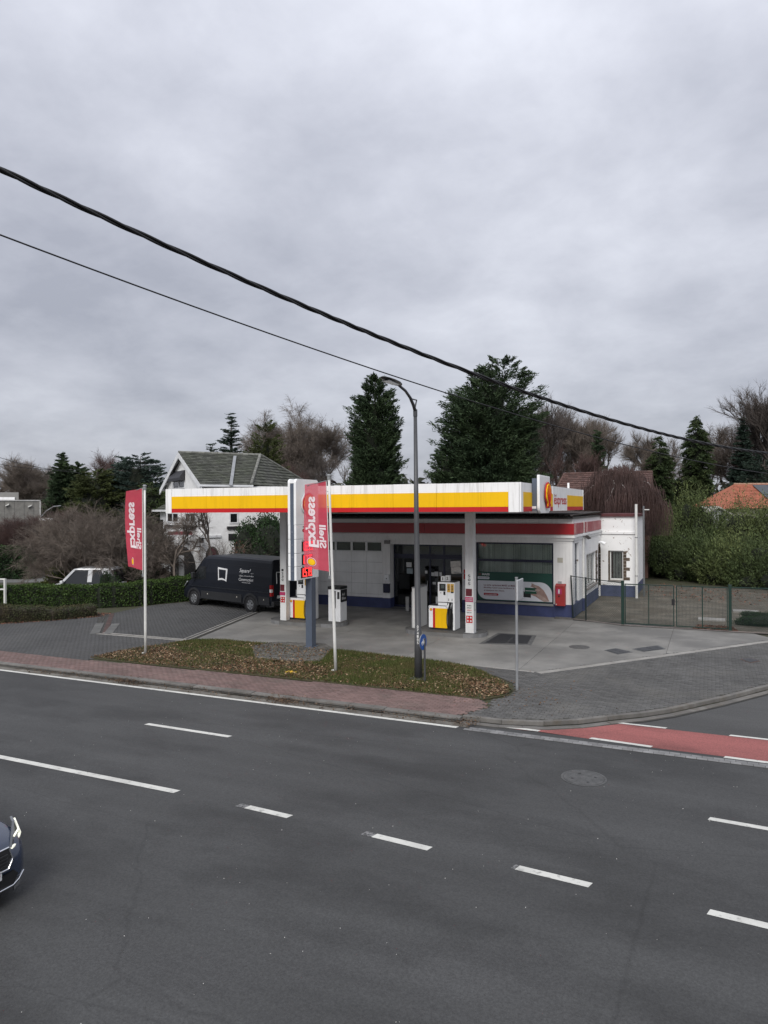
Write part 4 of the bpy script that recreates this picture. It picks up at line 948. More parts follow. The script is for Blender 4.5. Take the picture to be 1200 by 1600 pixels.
MB().box(hx - .11, hx + .11, by_ - 2.1, by_ - 1.4, 8.365, 8.385).build('lamp_lens', mat('lamp_glass', (.20, .21, .21), .3, .1, 5), sl)
for k, ch in enumerate('074185'): lettering(ch, (bx_ + .005, by_ - .112, 1.52 - k * .093), (.055, 0, 0), (0, 0, .075), FLAGW, sl, 'number_digit')

# blue round cycle sign on short post
bs_ = thing('cycle_sign', (-7.45, 19.2, 0), 'small round blue cycle path sign on a short post beside the street lamp', 'sign')
MB().cyl((-7.45, 19.26, -.02), .03, 1.3, 10).build('post', POLEG, bs_)
nrm = Vector((.998, -.066, 0)).normalized(); Ub = Vector((.066, .998, 0)).normalized(); cc = Vector((-7.47, 19.2, 1.18))
mb = MB(); mb.prism([cc + Ub * math.cos(a) * .235 + Vector((0, 0, 1)) * math.sin(a) * .235 for a in [k * math.tau / 32 for k in range(32)]], nrm * -.02); mb.build('rim', GALV, bs_)
mb = MB(); mb.prism([cc + nrm * .002 + Ub * math.cos(a) * .222 + Vector((0, 0, 1)) * math.sin(a) * .222 for a in [k * math.tau / 32 for k in range(32)]], nrm * .004); mb.build('disc', mat('sign_blue', (.012, .085, .35), .4, .05, 4), bs_)
mb = MB(); q = cc + nrm * .012
for s_ in (-1, 1):
    ctr = q + Ub * .075 * s_ - Vector((0, 0, .03)); mb.tube([ctr + Ub * math.cos(a) * .05 + Vector((0, 0, 1)) * math.sin(a) * .05 for a in [k * math.tau / 14 for k in range(15)]], .007, 4)
for a, b in (((-.075, -.03), (-.03, .05)), ((-.03, .05), (.05, .05)), ((.05, .05), (.075, -.03)), ((-.03, .05), (0, -.03)), ((0, -.03), (.05, .05)), ((-.075, -.03), (0, -.03)), ((.05, .05), (.03, .09)), ((-.05, .085), (-.01, .085))):
    mb.tube([q + Ub * a[0] + Vector((0, 0, a[1])), q + Ub * b[0] + Vector((0, 0, b[1]))], .007, 4)
mb.build('bicycle_symbol', PAPER, bs_)

# plain sign seen from behind
ss = thing('road_sign', (-4.87, 19.6, 0), 'narrow grey road sign seen from the side on a galvanised post at the grass corner', 'sign')
MB().cyl((-4.87, 19.6, -.02), .038, 3.07, 14).build('post', mat('sign_post', (.30, .31, .32), .5, .1, 5, metal=.3), ss, smooth=False)
MB().cyl((-4.87, 19.6, 3.05), .045, .03, 14).build('post_cap', GALV, ss)
MB().box(-4.82, -4.77, 19.35, 20.0, 2.45, 3.02).build('sign_plate', mat('sign_back', (.42, .43, .44), .5, .1, 5), ss, bevel=.02)
MB().box(-4.84, -4.82, 19.4, 19.95, 2.5, 2.97).build('backing', mat('sign_backing_grey', (.22, .22, .23), .6, .1, 5), ss)  # darker grey plate behind the sign face
MB().box(-4.90, -4.83, 19.55, 19.65, 2.58, 2.63).build('bracket', GALV, ss); MB().box(-4.90, -4.83, 19.55, 19.65, 2.85, 2.90).build('bracket', GALV, ss)

ym = onz(455, 1051, .03); o = thing('yellow_marker', (ym.x, ym.y, 0), 'small flat yellow marker lying in the grass', 'marker')
MB().box(ym.x - .17, ym.x + .16, ym.y - .09, ym.y + .09, .01, .06).build('plate', mat('yellow_marker', (.75, .48, .05), .6, .1, 6), o, bevel=.015); MB().cyl((ym.x, ym.y, .06), .05, .02, 10).build('knob', mat('yellow_marker', (.75, .48, .05)), o)

# white rail at the far left
wr = thing('white_railing', (-33, 25.7, 0), 'white tubular railing end in front of the clipped hedge', 'railing')
pr = onz(8, 950); px_ = pr.x; py_ = pr.y
MB().box(px_ - .05, px_ + .05, py_ - .05, py_ + .05, -.02, 1.50).build('post', FLAGW, wr, bevel=.005)
d = Vector((-.93, -.37, 0)); 
for z in (1.44, .92): MB().obox(Vector((px_ - .05, py_ - .02, z)), d * 4.5, Vector((0, .05, 0)), (0, 0, .07)).build('rail', FLAGW, wr)
MB().box(px_ - 4.3, px_ - 4.2, py_ - 1.8, py_ - 1.7, -.02, 1.5).build('post', FLAGW, wr)

# ================================================================= STATION SHOP
XW, YW = -5.65, 33.0
sh = thing('station_shop', (-12, 33, 0), 'low white filling station shop with dark red band and blue plinth', 'building')
def W(name, m, *b, **k): return MB().box(*b).build(name, m, sh, **k)
T = .30
# front
W('front_wall', WALLW, -19.7, -19.35, YW, YW + T, 0, 3.45); W('front_wall', WALLW, -15.0, -14.58, YW - .02, YW + .55, .5, 3.36)
W('plinth', PLINTH, -15.02, -14.56, YW - .04, YW + .55, 0, .497); W('plinth', PLINTH, -19.7, -15.022, YW - .03, YW + T, 0, .497)
W('front_wall', WALLW, -10.82, -10.14, YW, YW + .55, 0.6, 3.36); W('plinth', PLINTH, -10.83, -10.13, YW - .02, YW + .55, 0, .597)
W('front_wall', WALLW, -6.50, XW, YW, YW + .5, .6, 3.36); W('plinth', PLINTH, -6.51, XW + .01, YW - .03, YW + .5, 0, .597)
W('plinth', PLINTH, -10.128, -6.512, YW + .03, YW + .3, 0, .5); W('window_sill', mat('grey_sill', (.26, .26, .25), .8, .1, 3), -10.14, -6.50, YW - .04, YW + .3, .503, .60)
W('front_wall', WALLW, -19.7, XW, YW + .0, YW + T, 3.363, 3.48); W('front_wall', WALLW, -19.7, -15.002, YW, YW + T, 3.31, 3.36)
W('cornice', WALLW, -19.8, XW + .06, YW - .06, YW + T, 3.483, 3.60); W('cornice', WALLW, -19.8, XW + .12, YW - .14, YW + T, 3.603, 3.72)
W('parapet', WALLW, -19.8, XW + .02, YW - .02, YW + T, 3.723, 4.46)
W('red_band', REDBAND, -19.8, -12.71, YW - .09, YW - .023, 3.76, 4.25); W('red_band', REDBAND, -12.70, XW + .09, YW - .09, YW - .023, 3.76, 4.25)
# garage section: white leaves with small panes
xs = [-19.34, -18.55, -17.67, -16.75, -15.91, -15.02]; zz = [.5, .66, 1.20, 1.72, 2.27, 2.80]
W('door_backing', DARK, -19.35, -15.0, YW + .12, YW + .2, .5, 3.33)
gp = mat('garage_panel', (.80, .80, .78), .55, .06, 1.5, streak=.2)
for i in range(5):
    for j in range(5): MB().box(xs[i] + .006, xs[i + 1] - .006, YW + .03 + random.uniform(0, .006), YW + .1, zz[j] + .005, zz[j + 1] - .005).build('door_panel', gp, sh)
    f = MB().box(xs[i] + .005, xs[i] + .055, YW + .03, YW + .1, 2.805, 3.30).box(xs[i + 1] - .055, xs[i + 1] - .005, YW + .03, YW + .1, 2.805, 3.30).box(xs[i] + .056, xs[i + 1] - .056, YW + .03, YW + .1, 2.805, 2.84).box(xs[i] + .056, xs[i + 1] - .056, YW + .03, YW + .1, 3.27, 3.30).build('window', gp, sh)
    MB().box(xs[i] + .057, xs[i + 1] - .057, YW + .06, YW + .075, 2.842, 3.268).build('pane', GLASS_W, f)
# entrance
W('lintel', WALLW, -14.578, -10.822, YW + .0, YW + .55, 3.20, 3.36)
YE = YW + .42; ex = [-14.56] + [ony(p_, 900, YE).x for p_ in (650, 672, 694)] + [-10.84]
en = MB()
for x in ex: en.box(x - .04 if x != ex[0] else x, x + .04 if x != ex[-1] else x, YE, YE + .08, .04, 3.195)
for z0, z1 in ((.04, .14), (2.48, 2.70), (3.12, 3.195)):
    for i in range(4): en.box(ex[i] + .041, ex[i + 1] - .041, YE + .002, YE + .078, z0, z1)
enf = en.build('entrance_frame', NAVY, sh)
for i in range(4):
    for z0, z1 in ((.142, 2.478), (2.702, 3.118)): MB().box(ex[i] + .042, ex[i + 1] - .042, YE + .03, YE + .045, z0, z1).build('pane', GLASS_D, enf)
MB().tube([(ex[2] - .12, YE - .05, .9), (ex[2] - .12, YE - .05, 1.4)], .02, 8).build('door_handle', GALV, enf)
MB().box(ex[0], ex[-1], YE - .3, YE + .1, -.02, .035).build('door_step', mat('step_stone', (.16, .16, .155), .8, .1, 3), enf)
def stick(x, z, w, h, m, y=YE - .004, name='poster'): return MB().box(x, x + w, y, y + .006, z, z + h).build(name, m, sh)
a = ony(635, 886, YE); stick(a.x, a.z, .28, .24, PAPER); a = ony(635, 896, YE); stick(a.x + .02, a.z, .32, .26, mat('pale_blue_paper', (.30, .36, .38), .7)); 
a = ony(674, 900, YE); stick(a.x, a.z, .15, .18, PAPER); stick(a.x + .16, a.z, .2, .22, PAPER); stick(a.x + .42, a.z + .02, .13, .18, PAPER); a = ony(676, 913, YE); stick(a.x, a.z, .17, .12, PAPER)
a = ony(664, 896, YE); stick(a.x, a.z, .13, .14, PAPER)
# inside the shop
ii = MB().box(-14.6, -6.2, 33.7, 39.5, -.02, .03).build('floor', INT, sh); W('interior_wall', INT, -14.7, -5.95, 39.5, 39.6, 0, 3.3); W('interior_wall', INT, -14.72, -14.62, 33.6, 39.5, 0, 3.3)
W('ceiling', mat('shop_ceiling', (.28, .28, .28), .9), -19.6, -5.95, 33.35, 41.9, 3.37, 3.44)
wood = mat('counter_wood', (.20, .10, .035), .6, .2, 2)
MB().prism([(-14.3, 35.0, .03), (-13.0, 35.0, .03), (-13.0, 35.0, .75), (-13.7, 35.0, 1.15), (-14.3, 35.0, 1.15)], (0, .6, 0)).build('counter', wood, sh)
for k in range(4): MB().box(-12.6 + k * .5, -12.2 + k * .5, 36.5 + .2 * k, 36.9 + .2 * k, .03, 1.2 + .15 * (k % 2)).build('shelf_unit', mat('shelf_grey', (.14, .14, .15), .6, .3, 5), sh)
for k in range(5): MB().box(-14.0 + k * .7, -13.6 + k * .7, 39.3, 39.48, 1.5, 2.2).build('wall_picture', (PAPER, DARK, mat('poster_green', (.05, .12, .08), .6))[k % 3], sh)
# display window
wx0, wx1 = -10.12, -6.515
wf = MB().box(wx0, wx1, YW + .05, YW + .13, .60, .64).box(wx0, wx1, YW + .05, YW + .13, 3.29, 3.355).box(wx0, wx0 + .05, YW + .05, YW + .13, .641, 3.289).box(wx1 - .05, wx1, YW + .05, YW + .13, .641, 3.289).box(wx0 + .051, wx1 - .051, YW + .04, YW + .13, 2.47, 2.58).build('display_window', NAVY, sh)
MB().box(wx0 + .051, wx1 - .051, YW + .08, YW + .09, 1.98, 2.469).build('pane', GLASS_W, wf); MB().box(wx0 + .051, wx1 - .051, YW + .08, YW + .09, 2.581, 3.288).build('pane', GLASS_W, wf)
x = wx0 + .06
while x < wx1 - .14:
    MB().obox((x, YW + .2 + random.uniform(0, .01), 1.9), (.108, random.uniform(-.035, .035), 0), (0, .004, 0), (0, 0, 1.4)).build('blind_slat', BLIND, wf); x += .112
bn = MB().box(wx0 + .05, wx1 - .05, YW + .045, YW + .055, .642, 1.975).build('window_banner', mat('banner_green', (.008, .060, .042), .5, .05, 2), wf)
def rr2(x0, x1, z0, z1, rs_, y, n_=8):
    P = []
    for (cx, cz, a0, r_) in ((x0, z0, 180, rs_[0]), (x1, z0, 270, rs_[1]), (x1, z1, 0, rs_[2]), (x0, z1, 90, rs_[3])):
        sx = 1 if cx == x0 else -1; sz = 1 if cz == z0 else -1
        if r_ < .01: P.append((cx, y, cz)); continue
        for q in range(n_ + 1): a = R(a0 + 90 * q / n_); P.append((cx + sx * r_ + math.cos(a) * r_, y, cz + sz * r_ + math.sin(a) * r_))
    return P
MB().prism(rr2(wx0 + .055, wx1 - .055, .68, 1.56, (.42, 0, .55, 0), YW + .040), (0, .003, 0)).build('banner_white_field', mat('banner_grey', (.66, .67, .70), .6, .04, 2), bn)
BT = mat('banner_text_red', (.18, .05, .06), .6)
for k, s_ in enumerate(('La carte carburant MAES et MAES', 'Mobility Card vous facilitent la vie', 'et équipent vos clients.')):
    lettering(s_, (wx0 + .35, YW + .036, 1.31 - k * .13), ((1.55, 1.62, 1.0)[k], 0, 0), (0, 0, .085), BT, bn)
MB().prism(rr2(wx0 + .34, wx0 + 1.05, .86, .97, (.05, .05, .05, .05), YW + .037, 4), (0, .002, 0)).build('banner_button', mat('banner_red', (.40, .012, .03), .5), bn)
lettering('www.maes-oil.be', (wx0 + .40, YW + .034, .885), (.58, 0, 0), (0, 0, .06), PAPER, bn)
lettering('MAES', (wx0 + .27, YW + .041, 1.80), (.36, 0, 0), (0, 0, .10), PAPER, bn, bold=.04)
MB().prism(rr2(wx0 + .09, wx0 + .22, 1.79, 1.91, (.02,) * 4, YW + .040, 3), (0, .002, 0)).build('banner_logo', mat('logo_brown', (.12, .06, .05), .6), bn)
MB().prism(rr2(wx0 + .055, wx0 + .62, 1.62, 1.74, (0, .04, .04, 0), YW + .040, 3), (0, .002, 0)).build('banner_button', mat('banner_grey', (.42, .43, .45)), bn); lettering('énergie & mobilité', (wx0 + .1, YW + .038, 1.65), (.48, 0, 0), (0, 0, .06), DARK, bn)
cg = mat('card_green', (.012, .075, .045), .4, .05, 3); cb = mat('card_black', (.015, .018, .018), .4, .05, 3); sk = mat('printed_skin', (.36, .24, .20), .7, .12, 6); sk2 = mat('printed_skin_light', (.46, .34, .29), .7, .12, 6)
def flat(P, m, name, d): MB().prism([(wx0 + a, YW + .040 - d, b) for a, b in P], (0, .002, 0)).build(name, m, bn)
flat([(3.42, .70), (3.30, .98), (3.15, 1.22), (2.95, 1.38), (2.75, 1.44), (2.60, 1.50), (2.62, 1.42), (2.56, 1.36), (2.72, 1.30), (2.82, 1.18), (2.86, 1.10), (2.60, 1.02), (2.58, .97), (2.80, .90), (3.02, .76), (3.18, .68)], sk, 'printed_hand', .002)
flat([(2.80, 1.00), (2.98, 1.00), (3.22, .86), (3.42, .70), (3.18, .68), (3.02, .76)], sk2, 'printed_hand', .0045)
flat([(2.06, .86), (2.58, .84), (2.58, 1.10), (2.06, 1.12)], cb, 'printed_card', .005); flat([(2.30, 1.02), (2.84, 1.02), (2.84, 1.29), (2.30, 1.30)], cg, 'printed_card', .0075)
flat([(2.33, 1.14), (2.80, 1.135), (2.80, 1.16), (2.33, 1.165)], PAPER, 'printed_line', .010)
flat([(2.76, 1.22), (2.90, 1.26), (3.02, 1.20), (2.92, 1.14), (2.80, 1.16)], sk2, 'printed_finger', .010)
flat([(2.60, 1.50), (2.70, 1.48), (2.86, 1.36), (2.84, 1.30), (2.74, 1.34)], sk2, 'printed_finger', .005)
lettering('MAES', (wx0 + 2.12, YW + .032, 1.03), (.14, 0, 0), (0, 0, .05), PAPER, bn)
# little fixtures on the front
W('wall_plate', mat('cream_plate', (.50, .48, .40), .7), *(lambda a: (a.x, a.x + .24, YW - .012, YW - .001, a.z, a.z + .22))(ony(871, 879, YW)))
W('socket', mat('grey_socket', (.38, .38, .38), .6), *(lambda a: (a.x, a.x + .16, YW - .04, YW - .001, a.z, a.z + .14))(ony(872, 913, YW)))
for p_ in ((874, 948),): pass
# corrugated roof sheet
def corr(x0, x1, y0, y1, z0, z1, am=.035, per=.24, name='corrugated_roof', m=None):
    n_ = int((x1 - x0) / per * 6); mb = MB(); vs = []
    for j, (y, z) in enumerate(((y0, z0), (y1, z1))):
        for i in range(n_ + 1): x = x0 + (x1 - x0) * i / n_; vs.append((x, y, z + am * math.sin((x - x0) / per * math.tau)))
    k = n_ + 1; vs2 = [(x, y, z - .012) for x, y, z in vs]
    mb.add(vs, [(i, i + 1, k + i + 1, k + i) for i in range(n_)]); mb.add(vs2, [(i + 1, i, k + i, k + i + 1) for i in range(n_)]); mb.add([v for i in range(n_ + 1) for v in (vs[i], vs2[i])], [(2 * i, 2 * i + 1, 2 * i + 3, 2 * i + 2) for i in range(n_)])
    return mb.build(name, m or mat('dark_corrugated', (.035, .024, .022), .8, .25, 2, stain=((.05, .06, .03), .6, 1.5, .5, .7)), sh)
corr(-19.95, XW + .12, YW - .38, 42.4, 4.62, 4.72)
W('roof_edge_beam', BLACK, -19.9, XW + .08, YW - .28, YW - .1, 4.475, 4.57); W('roof_edge_beam', BLACK, -19.9, XW + .08, YW - .1, 42, 4.47, 4.56)
# right side wall
def SW_(name, m, y0, y1, z0, z1, x0=XW - .28, x1=XW, **k): return MB().box(x0, x1, y0, y1, z0, z1).build(name, m, sh, **k)
yA = YW + .52
SW_('side_wall', WALLP, yA - .02, 33.15 + .42, .6, 3.36); 
wy = [(33.62, 34.72, .62, 3.34), (36.95, 40.2, .95, 2.62), (41.15, 41.9, 0, 2.9)]
segs = [(33.57, 33.62), (34.72, 36.95), (40.2, 41.15), (41.9, 42.0)]
for a, b in segs: SW_('side_wall', WALLP, a, b, .6 if b < 41 else .0, 3.48)
SW_('side_wall', WALLP, 33.621, 34.719, 3.341, 3.48); SW_('side_wall', WALLP, 36.951, 40.199, 2.621, 3.48); SW_('side_wall', WALLP, 36.951, 40.199, .602, .949); SW_('side_wall', WALLP, 41.151, 41.899, 2.901, 3.48)
SW_('side_wall', WALLP, yA - .02, 42, 3.723, 4.46); SW_('side_wall', WALLP, yA, 42, 3.483, 3.72)
SW_('cornice', WALLP, YW + .305, 42.0, 3.62, 3.72, XW + .001, XW + .12); SW_('cornice', WALLP, YW + .305, 42.0, 3.483, 3.60, XW + .001, XW + .06)
PB = mat('weathered_red_band', (.34, .055, .065), .6, .12, 2, stain=((.45, .25, .25), .5, 1.2, .5, .7))
SW_('red_band', REDBAND, YW + .0, 33.5, 3.76, 4.25, XW + .022, XW + .088); SW_('red_band', PB, 33.51, 36.4, 3.76, 4.25, XW + .002, XW + .08); SW_('red_band', REDBAND, 36.41, 36.9, 3.76, 4.25, XW + .002, XW + .085); SW_('red_band', PB, 36.91, 41.8, 3.76, 4.25, XW + .002, XW + .08)
bp = mat('blue_plinth_brick', (.075, .088, .165), .8, .18, 2, bump=.6, bscale=18)
for a, b in ((YW + .505, 35.6), (35.9, 41.14)):
    z = .0
    for r_ in range(7):
        n_ = int((b - a) / .45); 
        for q in range(n_ + 1):
            ya = max(a, a + (q - (.5 if r_ % 2 else 0)) * .45); yb = min(b, a + (q + 1 - (.5 if r_ % 2 else 0)) * .45)
            if yb - ya > .05: MB().box(XW - .2, XW + .015 + random.uniform(-.003, .003), ya + .005, yb - .005, z + .004, z + .082).build('brick', bp, sh)
        z += .086
SW_('plinth', PLINTH, 35.6, 35.9, 0, .597, XW - .2, XW + .10); SW_('downpipe', FLAGW, 35.7, 35.8, .6, 4.3, XW + .01, XW + .1)
# side windows
def side_window(y0, y1, z0, z1, mull, name='window', fm=FLAGW):
    f = MB().box(XW - .16, XW - .10, y0, y0 + .07, z0, z1).box(XW - .16, XW - .10, y1 - .07, y1, z0, z1).box(XW - .16, XW - .10, y0 + .071, y1 - .071, z0, z0 + .08).box(XW - .16, XW - .10, y0 + .071, y1 - .071, z1 - .07, z1)
    for m_ in mull: f.box(XW - .165, XW - .095, m_ - .05, m_ + .05, z0 + .081, z1 - .071)
    f = f.build(name, fm, sh); MB().box(XW - .135, XW - .125, y0 + .07, y1 - .07, z0 + .08, z1 - .07).build('pane', GLASS_W, f); return f
f = side_window(33.63, 34.71, .64, 3.33, [], fm=mat('grey_frame', (.30, .31, .33), .6)); MB().box(XW - .165, XW - .095, 33.7, 34.64, 2.35, 2.5).build('transom', NAVY, f); MB().box(XW - .16, XW - .12, 33.7, 34.64, .72, 1.5).build('lower_panel', mat('slate_blue_panel', (.10, .12, .15), .5), f)
f = side_window(36.96, 40.19, .97, 2.61, [37.9, 38.9]); MB().obox((XW - .1, 36.85, .90), (.22, 0, -.03), (0, 3.45, 0), (0, 0, .06)).build('window_sill', mat('sill_stone', (.22, .20, .18), .9, .2, 3), f)
for k in range(9): MB().box(XW - .02, XW + .02, 40.2, 40.2 + (.28 if k % 2 else .5), .95 + k * .19, .95 + k * .19 + .175).build('brown_stone', STONEB, sh)
# arched doorway
arch = [(41.15, 0.0), (41.15, 2.35)] + [(41.525 - .375 * math.cos(math.pi * q / 10), 2.35 + .5 * math.sin(math.pi * q / 10)) for q in range(1, 10)] + [(41.9, 2.35), (41.9, 0)]
MB().prism([(XW - .2, y, z) for y, z in arch], (.02, 0, 0)).build('arched_door', mat('brown_door', (.06, .035, .022), .7, .2, 3), sh)
for k in range(11):
    for s_ in (0, 1): y_ = 41.03 if s_ == 0 else 41.9; MB().box(XW - .18, XW + .02, y_, y_ + .12 + (.03 if k % 2 else 0) * (1 if s_ else 0), .6 + k * .16, .6 + k * .16 + .15).build('brown_stone', STONEB, sh)
for k in range(9):
    a0, a1 = math.pi * k / 9 + .02, math.pi * (k + 1) / 9 - .02
    P = [(41.525 - math.cos(a) * r_, 2.37 + math.sin(a) * r_ * 1.25) for a, r_ in ((a0, .375), (a1, .375), (a1, .5), (a0, .5))]
    MB().prism([(XW - .18, y, z) for y, z in P], (.2, 0, 0)).build('brown_stone', STONEB, sh)
MB().tube([(XW + .02, 41.2, 3.02), (XW + .16, 41.2, 3.06), (XW + .34, 41.2, 2.95)], [.05, .07, .11], 10).build('wall_lamp', WHITE2, sh)
MB().obox((XW + .1, 35.6, 3.58), (.16, -.05, .05), (0, 1.3, -.2), (0, 0, .035)).build('awning_strip', mat('weathered_grey', (.2, .19, .18), .8), sh)
# far wing facing the yard
XV0, XV1, YV = XW + .002, -3.80, 42.0
W('wing_wall', WALLP, XV0, XV0 + .42, YV, YV + .3, .62, 3.48); W('wing_wall', WALLP, -4.42, XV1, YV, YV + .3, .62, 3.48); W('wing_wall', WALLP, XV0 + .421, -4.421, YV, YV + .3, 2.55, 3.48); W('wing_wall', WALLP, XV0 + .421, -4.421, YV, YV + .3, .62, .90)
W('wing_cornice', WALLP, XV0, XV1 + .06, YV - .07, YV + .3, 3.483, 3.60); W('wing_wall', WALLP, XV0, XV1, YV, YV + .3, 3.603, 4.45)
W('wing_wall', WALLP, XV1 - .3, XV1, YV + .302, YV + 1.2, .62, 4.45); W('wing_wall', WALLP, XV1 - .3, XV1, YV + 2.0, YV + 5, .62, 4.45); W('wing_wall', WALLP, XV1 - .3, XV1, YV + 1.2, YV + 2.0, 2.6, 4.45); W('wing_wall', WALLP, XV1 - .3, XV1, YV + 1.2, YV + 2.0, .62, 1.0)
MB().box(XV1 - .2, XV1 - .15, YV + 1.2, YV + 2.0, 1.0, 2.6).build('window', mat('brown_frame', (.07, .045, .03), .7), sh)
W('wing_roof', mat('dark_red_flashing', (.09, .018, .020), .6, .2, 2), XV0 - .1, XV1 + .15, YV - .12, YV + 5.1, 4.453, 4.60)
z = 0.
for r_ in range(7):
    for q in range(5):
        a = max(XV0, XV0 + (q - (.5 if r_ % 2 else 0)) * .45); b = min(XV1 + .01, XV0 + (q + 1 - (.5 if r_ % 2 else 0)) * .45)
        if b - a > .05: MB().box(a + .004, b - .004, YV - .02, YV + .2, z + .004, z + .084).build('brick', bp, sh)
    z += .088
W('wing_wall', bp, XV1 - .28, XV1 - .005, YV + .202, YV + 5, 0, .617)
f = MB(); a0, a1 = XV0 + .50, -4.43
for x in (a0, a1 - .06): f.box(x, x + .06, YV + .12, YV + .2, .905, 2.545)
f.box(a0 + .061, a1 - .061, YV + .12, YV + .2, .905, 1.0).box(a0 + .061, a1 - .061, YV + .12, YV + .2, 2.48, 2.545); f = f.build('window', FLAGW, sh); MB().box(a0 + .06, a1 - .06, YV + .15, YV + .16, 1.0, 2.48).build('pane', GLASS_W, f)
for k in range(3): MB().box(a0 + .16 + k * .16, a0 + .25 + k * .16, YV + .3, YV + .34, 1.0, 2.48).build('curtain', mat('pale_curtain', (.42, .40, .37), .8, .1, 3), f)
MB().box(XV0 + .40, -4.38, YV - .06, YV + .12, .84, .903).build('window_sill', mat('sill_stone', (.22, .20, .18)), f)
for k in range(9):
    W('brown_stone', STONEB, XV0 + .42, XV0 + .50, YV - .015, YV + .2, .92 + k * .18, .92 + k * .18 + .165); W('brown_stone', STONEB, -4.42, -4.42 + (.34 if k % 3 == 0 else .16), YV - .015, YV + .01, .92 + k * .18, .92 + k * .18 + .165)
dp = thing('drainpipe', (-3.70, 41.6, 0), 'tall white vertical pipe at the corner of the peeling white wing', 'pipe'); MB().cyl((-3.70, 41.6, -.02), .07, 5.15, 12).build('pipe', FLAGW, dp)
for z in (1.2, 3.3): MB().cyl((-3.70, 41.6, z), .085, .04, 12).build('bracket', GALV, dp)
gp2 = thing('vent_pole', (-3.2, 42.6, 0), 'thin dark grey pole with small cross bar right of the white pipe', 'pole'); q = ony(1005.5, 790, 42.6); MB().cyl((q.x, 42.6, -.02), .05, q.z, 10).build('pole', mat('dark_galvanised', (.14, .145, .15), .5, .1, 4), gp2); MB().box(q.x - .02, q.x + .3, 42.58, 42.62, q.z - .25, q.z - .2).build('cross_bar', FLAGW, gp2)
# fixtures that stand or hang by themselves
a = ony(867.5, 946.5, 32.72); b = ony(882.5, 915, 32.72)
rb = thing('red_cabinet', (a.x, 32.72, a.z), 'red wall cabinet for an extinguisher by the blue plinth', 'cabinet'); RB = mat('cabinet_red', (.36, .030, .028), .45, .06, 3)
MB().box(a.x, b.x, 32.72, 32.995, a.z, b.z - .03).build('body', RB, rb, bevel=.012); MB().prism([(a.x - .01, 32.70, b.z - .05), (a.x - .01, 32.99, b.z - .05), (a.x - .01, 32.99, b.z + .05)], (b.x - a.x + .02, 0, 0)).build('sloped_top', RB, rb)
MB().box(a.x + .06, a.x + .29, 32.708, 32.72, b.z - .40, b.z - .15).build('label', PINK, rb); MB().box(a.x + .14, a.x + .20, 32.70, 32.708, b.z - .37, b.z - .18).build('label_symbol', PAPER, rb); MB().box(a.x + .14, a.x + .20, 32.706, 32.72, b.z - .52, b.z - .45).build('latch', BLACK, rb); MB().box(a.x + .03, a.x + .07, 32.706, 32.72, a.z + .04, a.z + .09).build('sticker', PAPER, rb)
a = ony(599, 926, 32.85); mbx = thing('mail_box', (a.x, 32.85, a.z), 'dark blue box on the white pillar left of the entrance', 'box'); MB().box(a.x, a.x + .33, 32.80, 32.96, a.z, a.z + .42).build('body', NAVY, mbx, bevel=.02); MB().box(a.x - .01, a.x + .34, 32.79, 32.97, a.z + .42, a.z + .45).build('lid', NAVY, mbx)
a = ony(600.5, 907, 32.85); wbx = thing('white_box', (a.x, 32.85, a.z), 'small white box above the dark blue box', 'box'); MB().box(a.x, a.x + .24, 32.84, 32.97, a.z, a.z + .30).build('body', WHITE2, wbx, bevel=.02); MB().cyl((a.x + .12, 32.838, a.z + .1), .03, .01, 10, (0, 1, 0)).build('button', DARK, wbx)
a = ony(601, 849, 32.8); lbx = thing('flood_light', (a.x, 32.8, a.z), 'small grey lamp under the cornice left of the entrance', 'lamp'); MB().box(a.x, a.x + .26, 32.72, 32.9, a.z - .02, a.z + .16).build('housing', mat('lamp_grey', (.22, .21, .2), .6), lbx, bevel=.01); MB().box(a.x + .1, a.x + .16, 32.9, 32.98, a.z + .04, a.z + .1).build('bracket', DARK, lbx)
a = ony(636.5, 955, 32.2); a = onz(636.5, 955); bo = thing('bollard', (a.x, a.y, 0), 'short white bollard in front of the shop entrance', 'bollard'); MB().cyl((a.x, a.y, -.02), .085, .72, 12).build('post', mat('bollard_paint', (.40, .40, .38), .6), bo, bevel=.01); MB().cyl((a.x, a.y, .0), .13, .02, 12).build('foot', DARK, bo)
a = onz(624, 950); mt = MB().box(a.x - .5, a.x + .5, a.y - .3, a.y + .3, .0, .025).build('door_mat', mat('mat_grey', (.06, .06, .065), .95, .2, 8)); tag(mt, 'dark door mat on the ground before the shop entrance', 'mat')
# paper pads hanging on an arm by the right column
pp = thing('paper_holder', (-9.2, 27.3, 2.5), 'crumpled pale sheets on an arm above the right pump', 'paper holder'); a = ony(703.5, 877, 27.6); b = ony(721, 897, 27.6)
MB().tube([(-8.67, 27.0, 2.42), (a.x + .1, 27.6, 2.42)], .012, 6).build('arm', GALV, pp)
def sheet_p(x0, x1, z0, z1, sk_):
    vs = []; n_ = 5
    for j in range(n_ + 1):
        for i in range(n_ + 1): u, v = i / n_, j / n_; vs.append((x0 + (x1 - x0) * u + sk_ * v, 27.58 + random.uniform(-.02, .02), z0 + (z1 - z0) * v + .03 * u))
    m_ = MB(); k = n_ + 1; m_.add(vs, [(j * k + i, j * k + i + 1, (j + 1) * k + i + 1, (j + 1) * k + i) for j in range(n_) for i in range(n_)]); m_.build('sheet', mat('crumpled_paper', (.42, .40, .37), .8, .12, 8), pp)
sheet_p(a.x + .06, b.x, b.z, (a.z + b.z) / 2 + .01, -.03); sheet_p(a.x + .03, b.x - .02, (a.z + b.z) / 2 + .02, a.z, -.02)
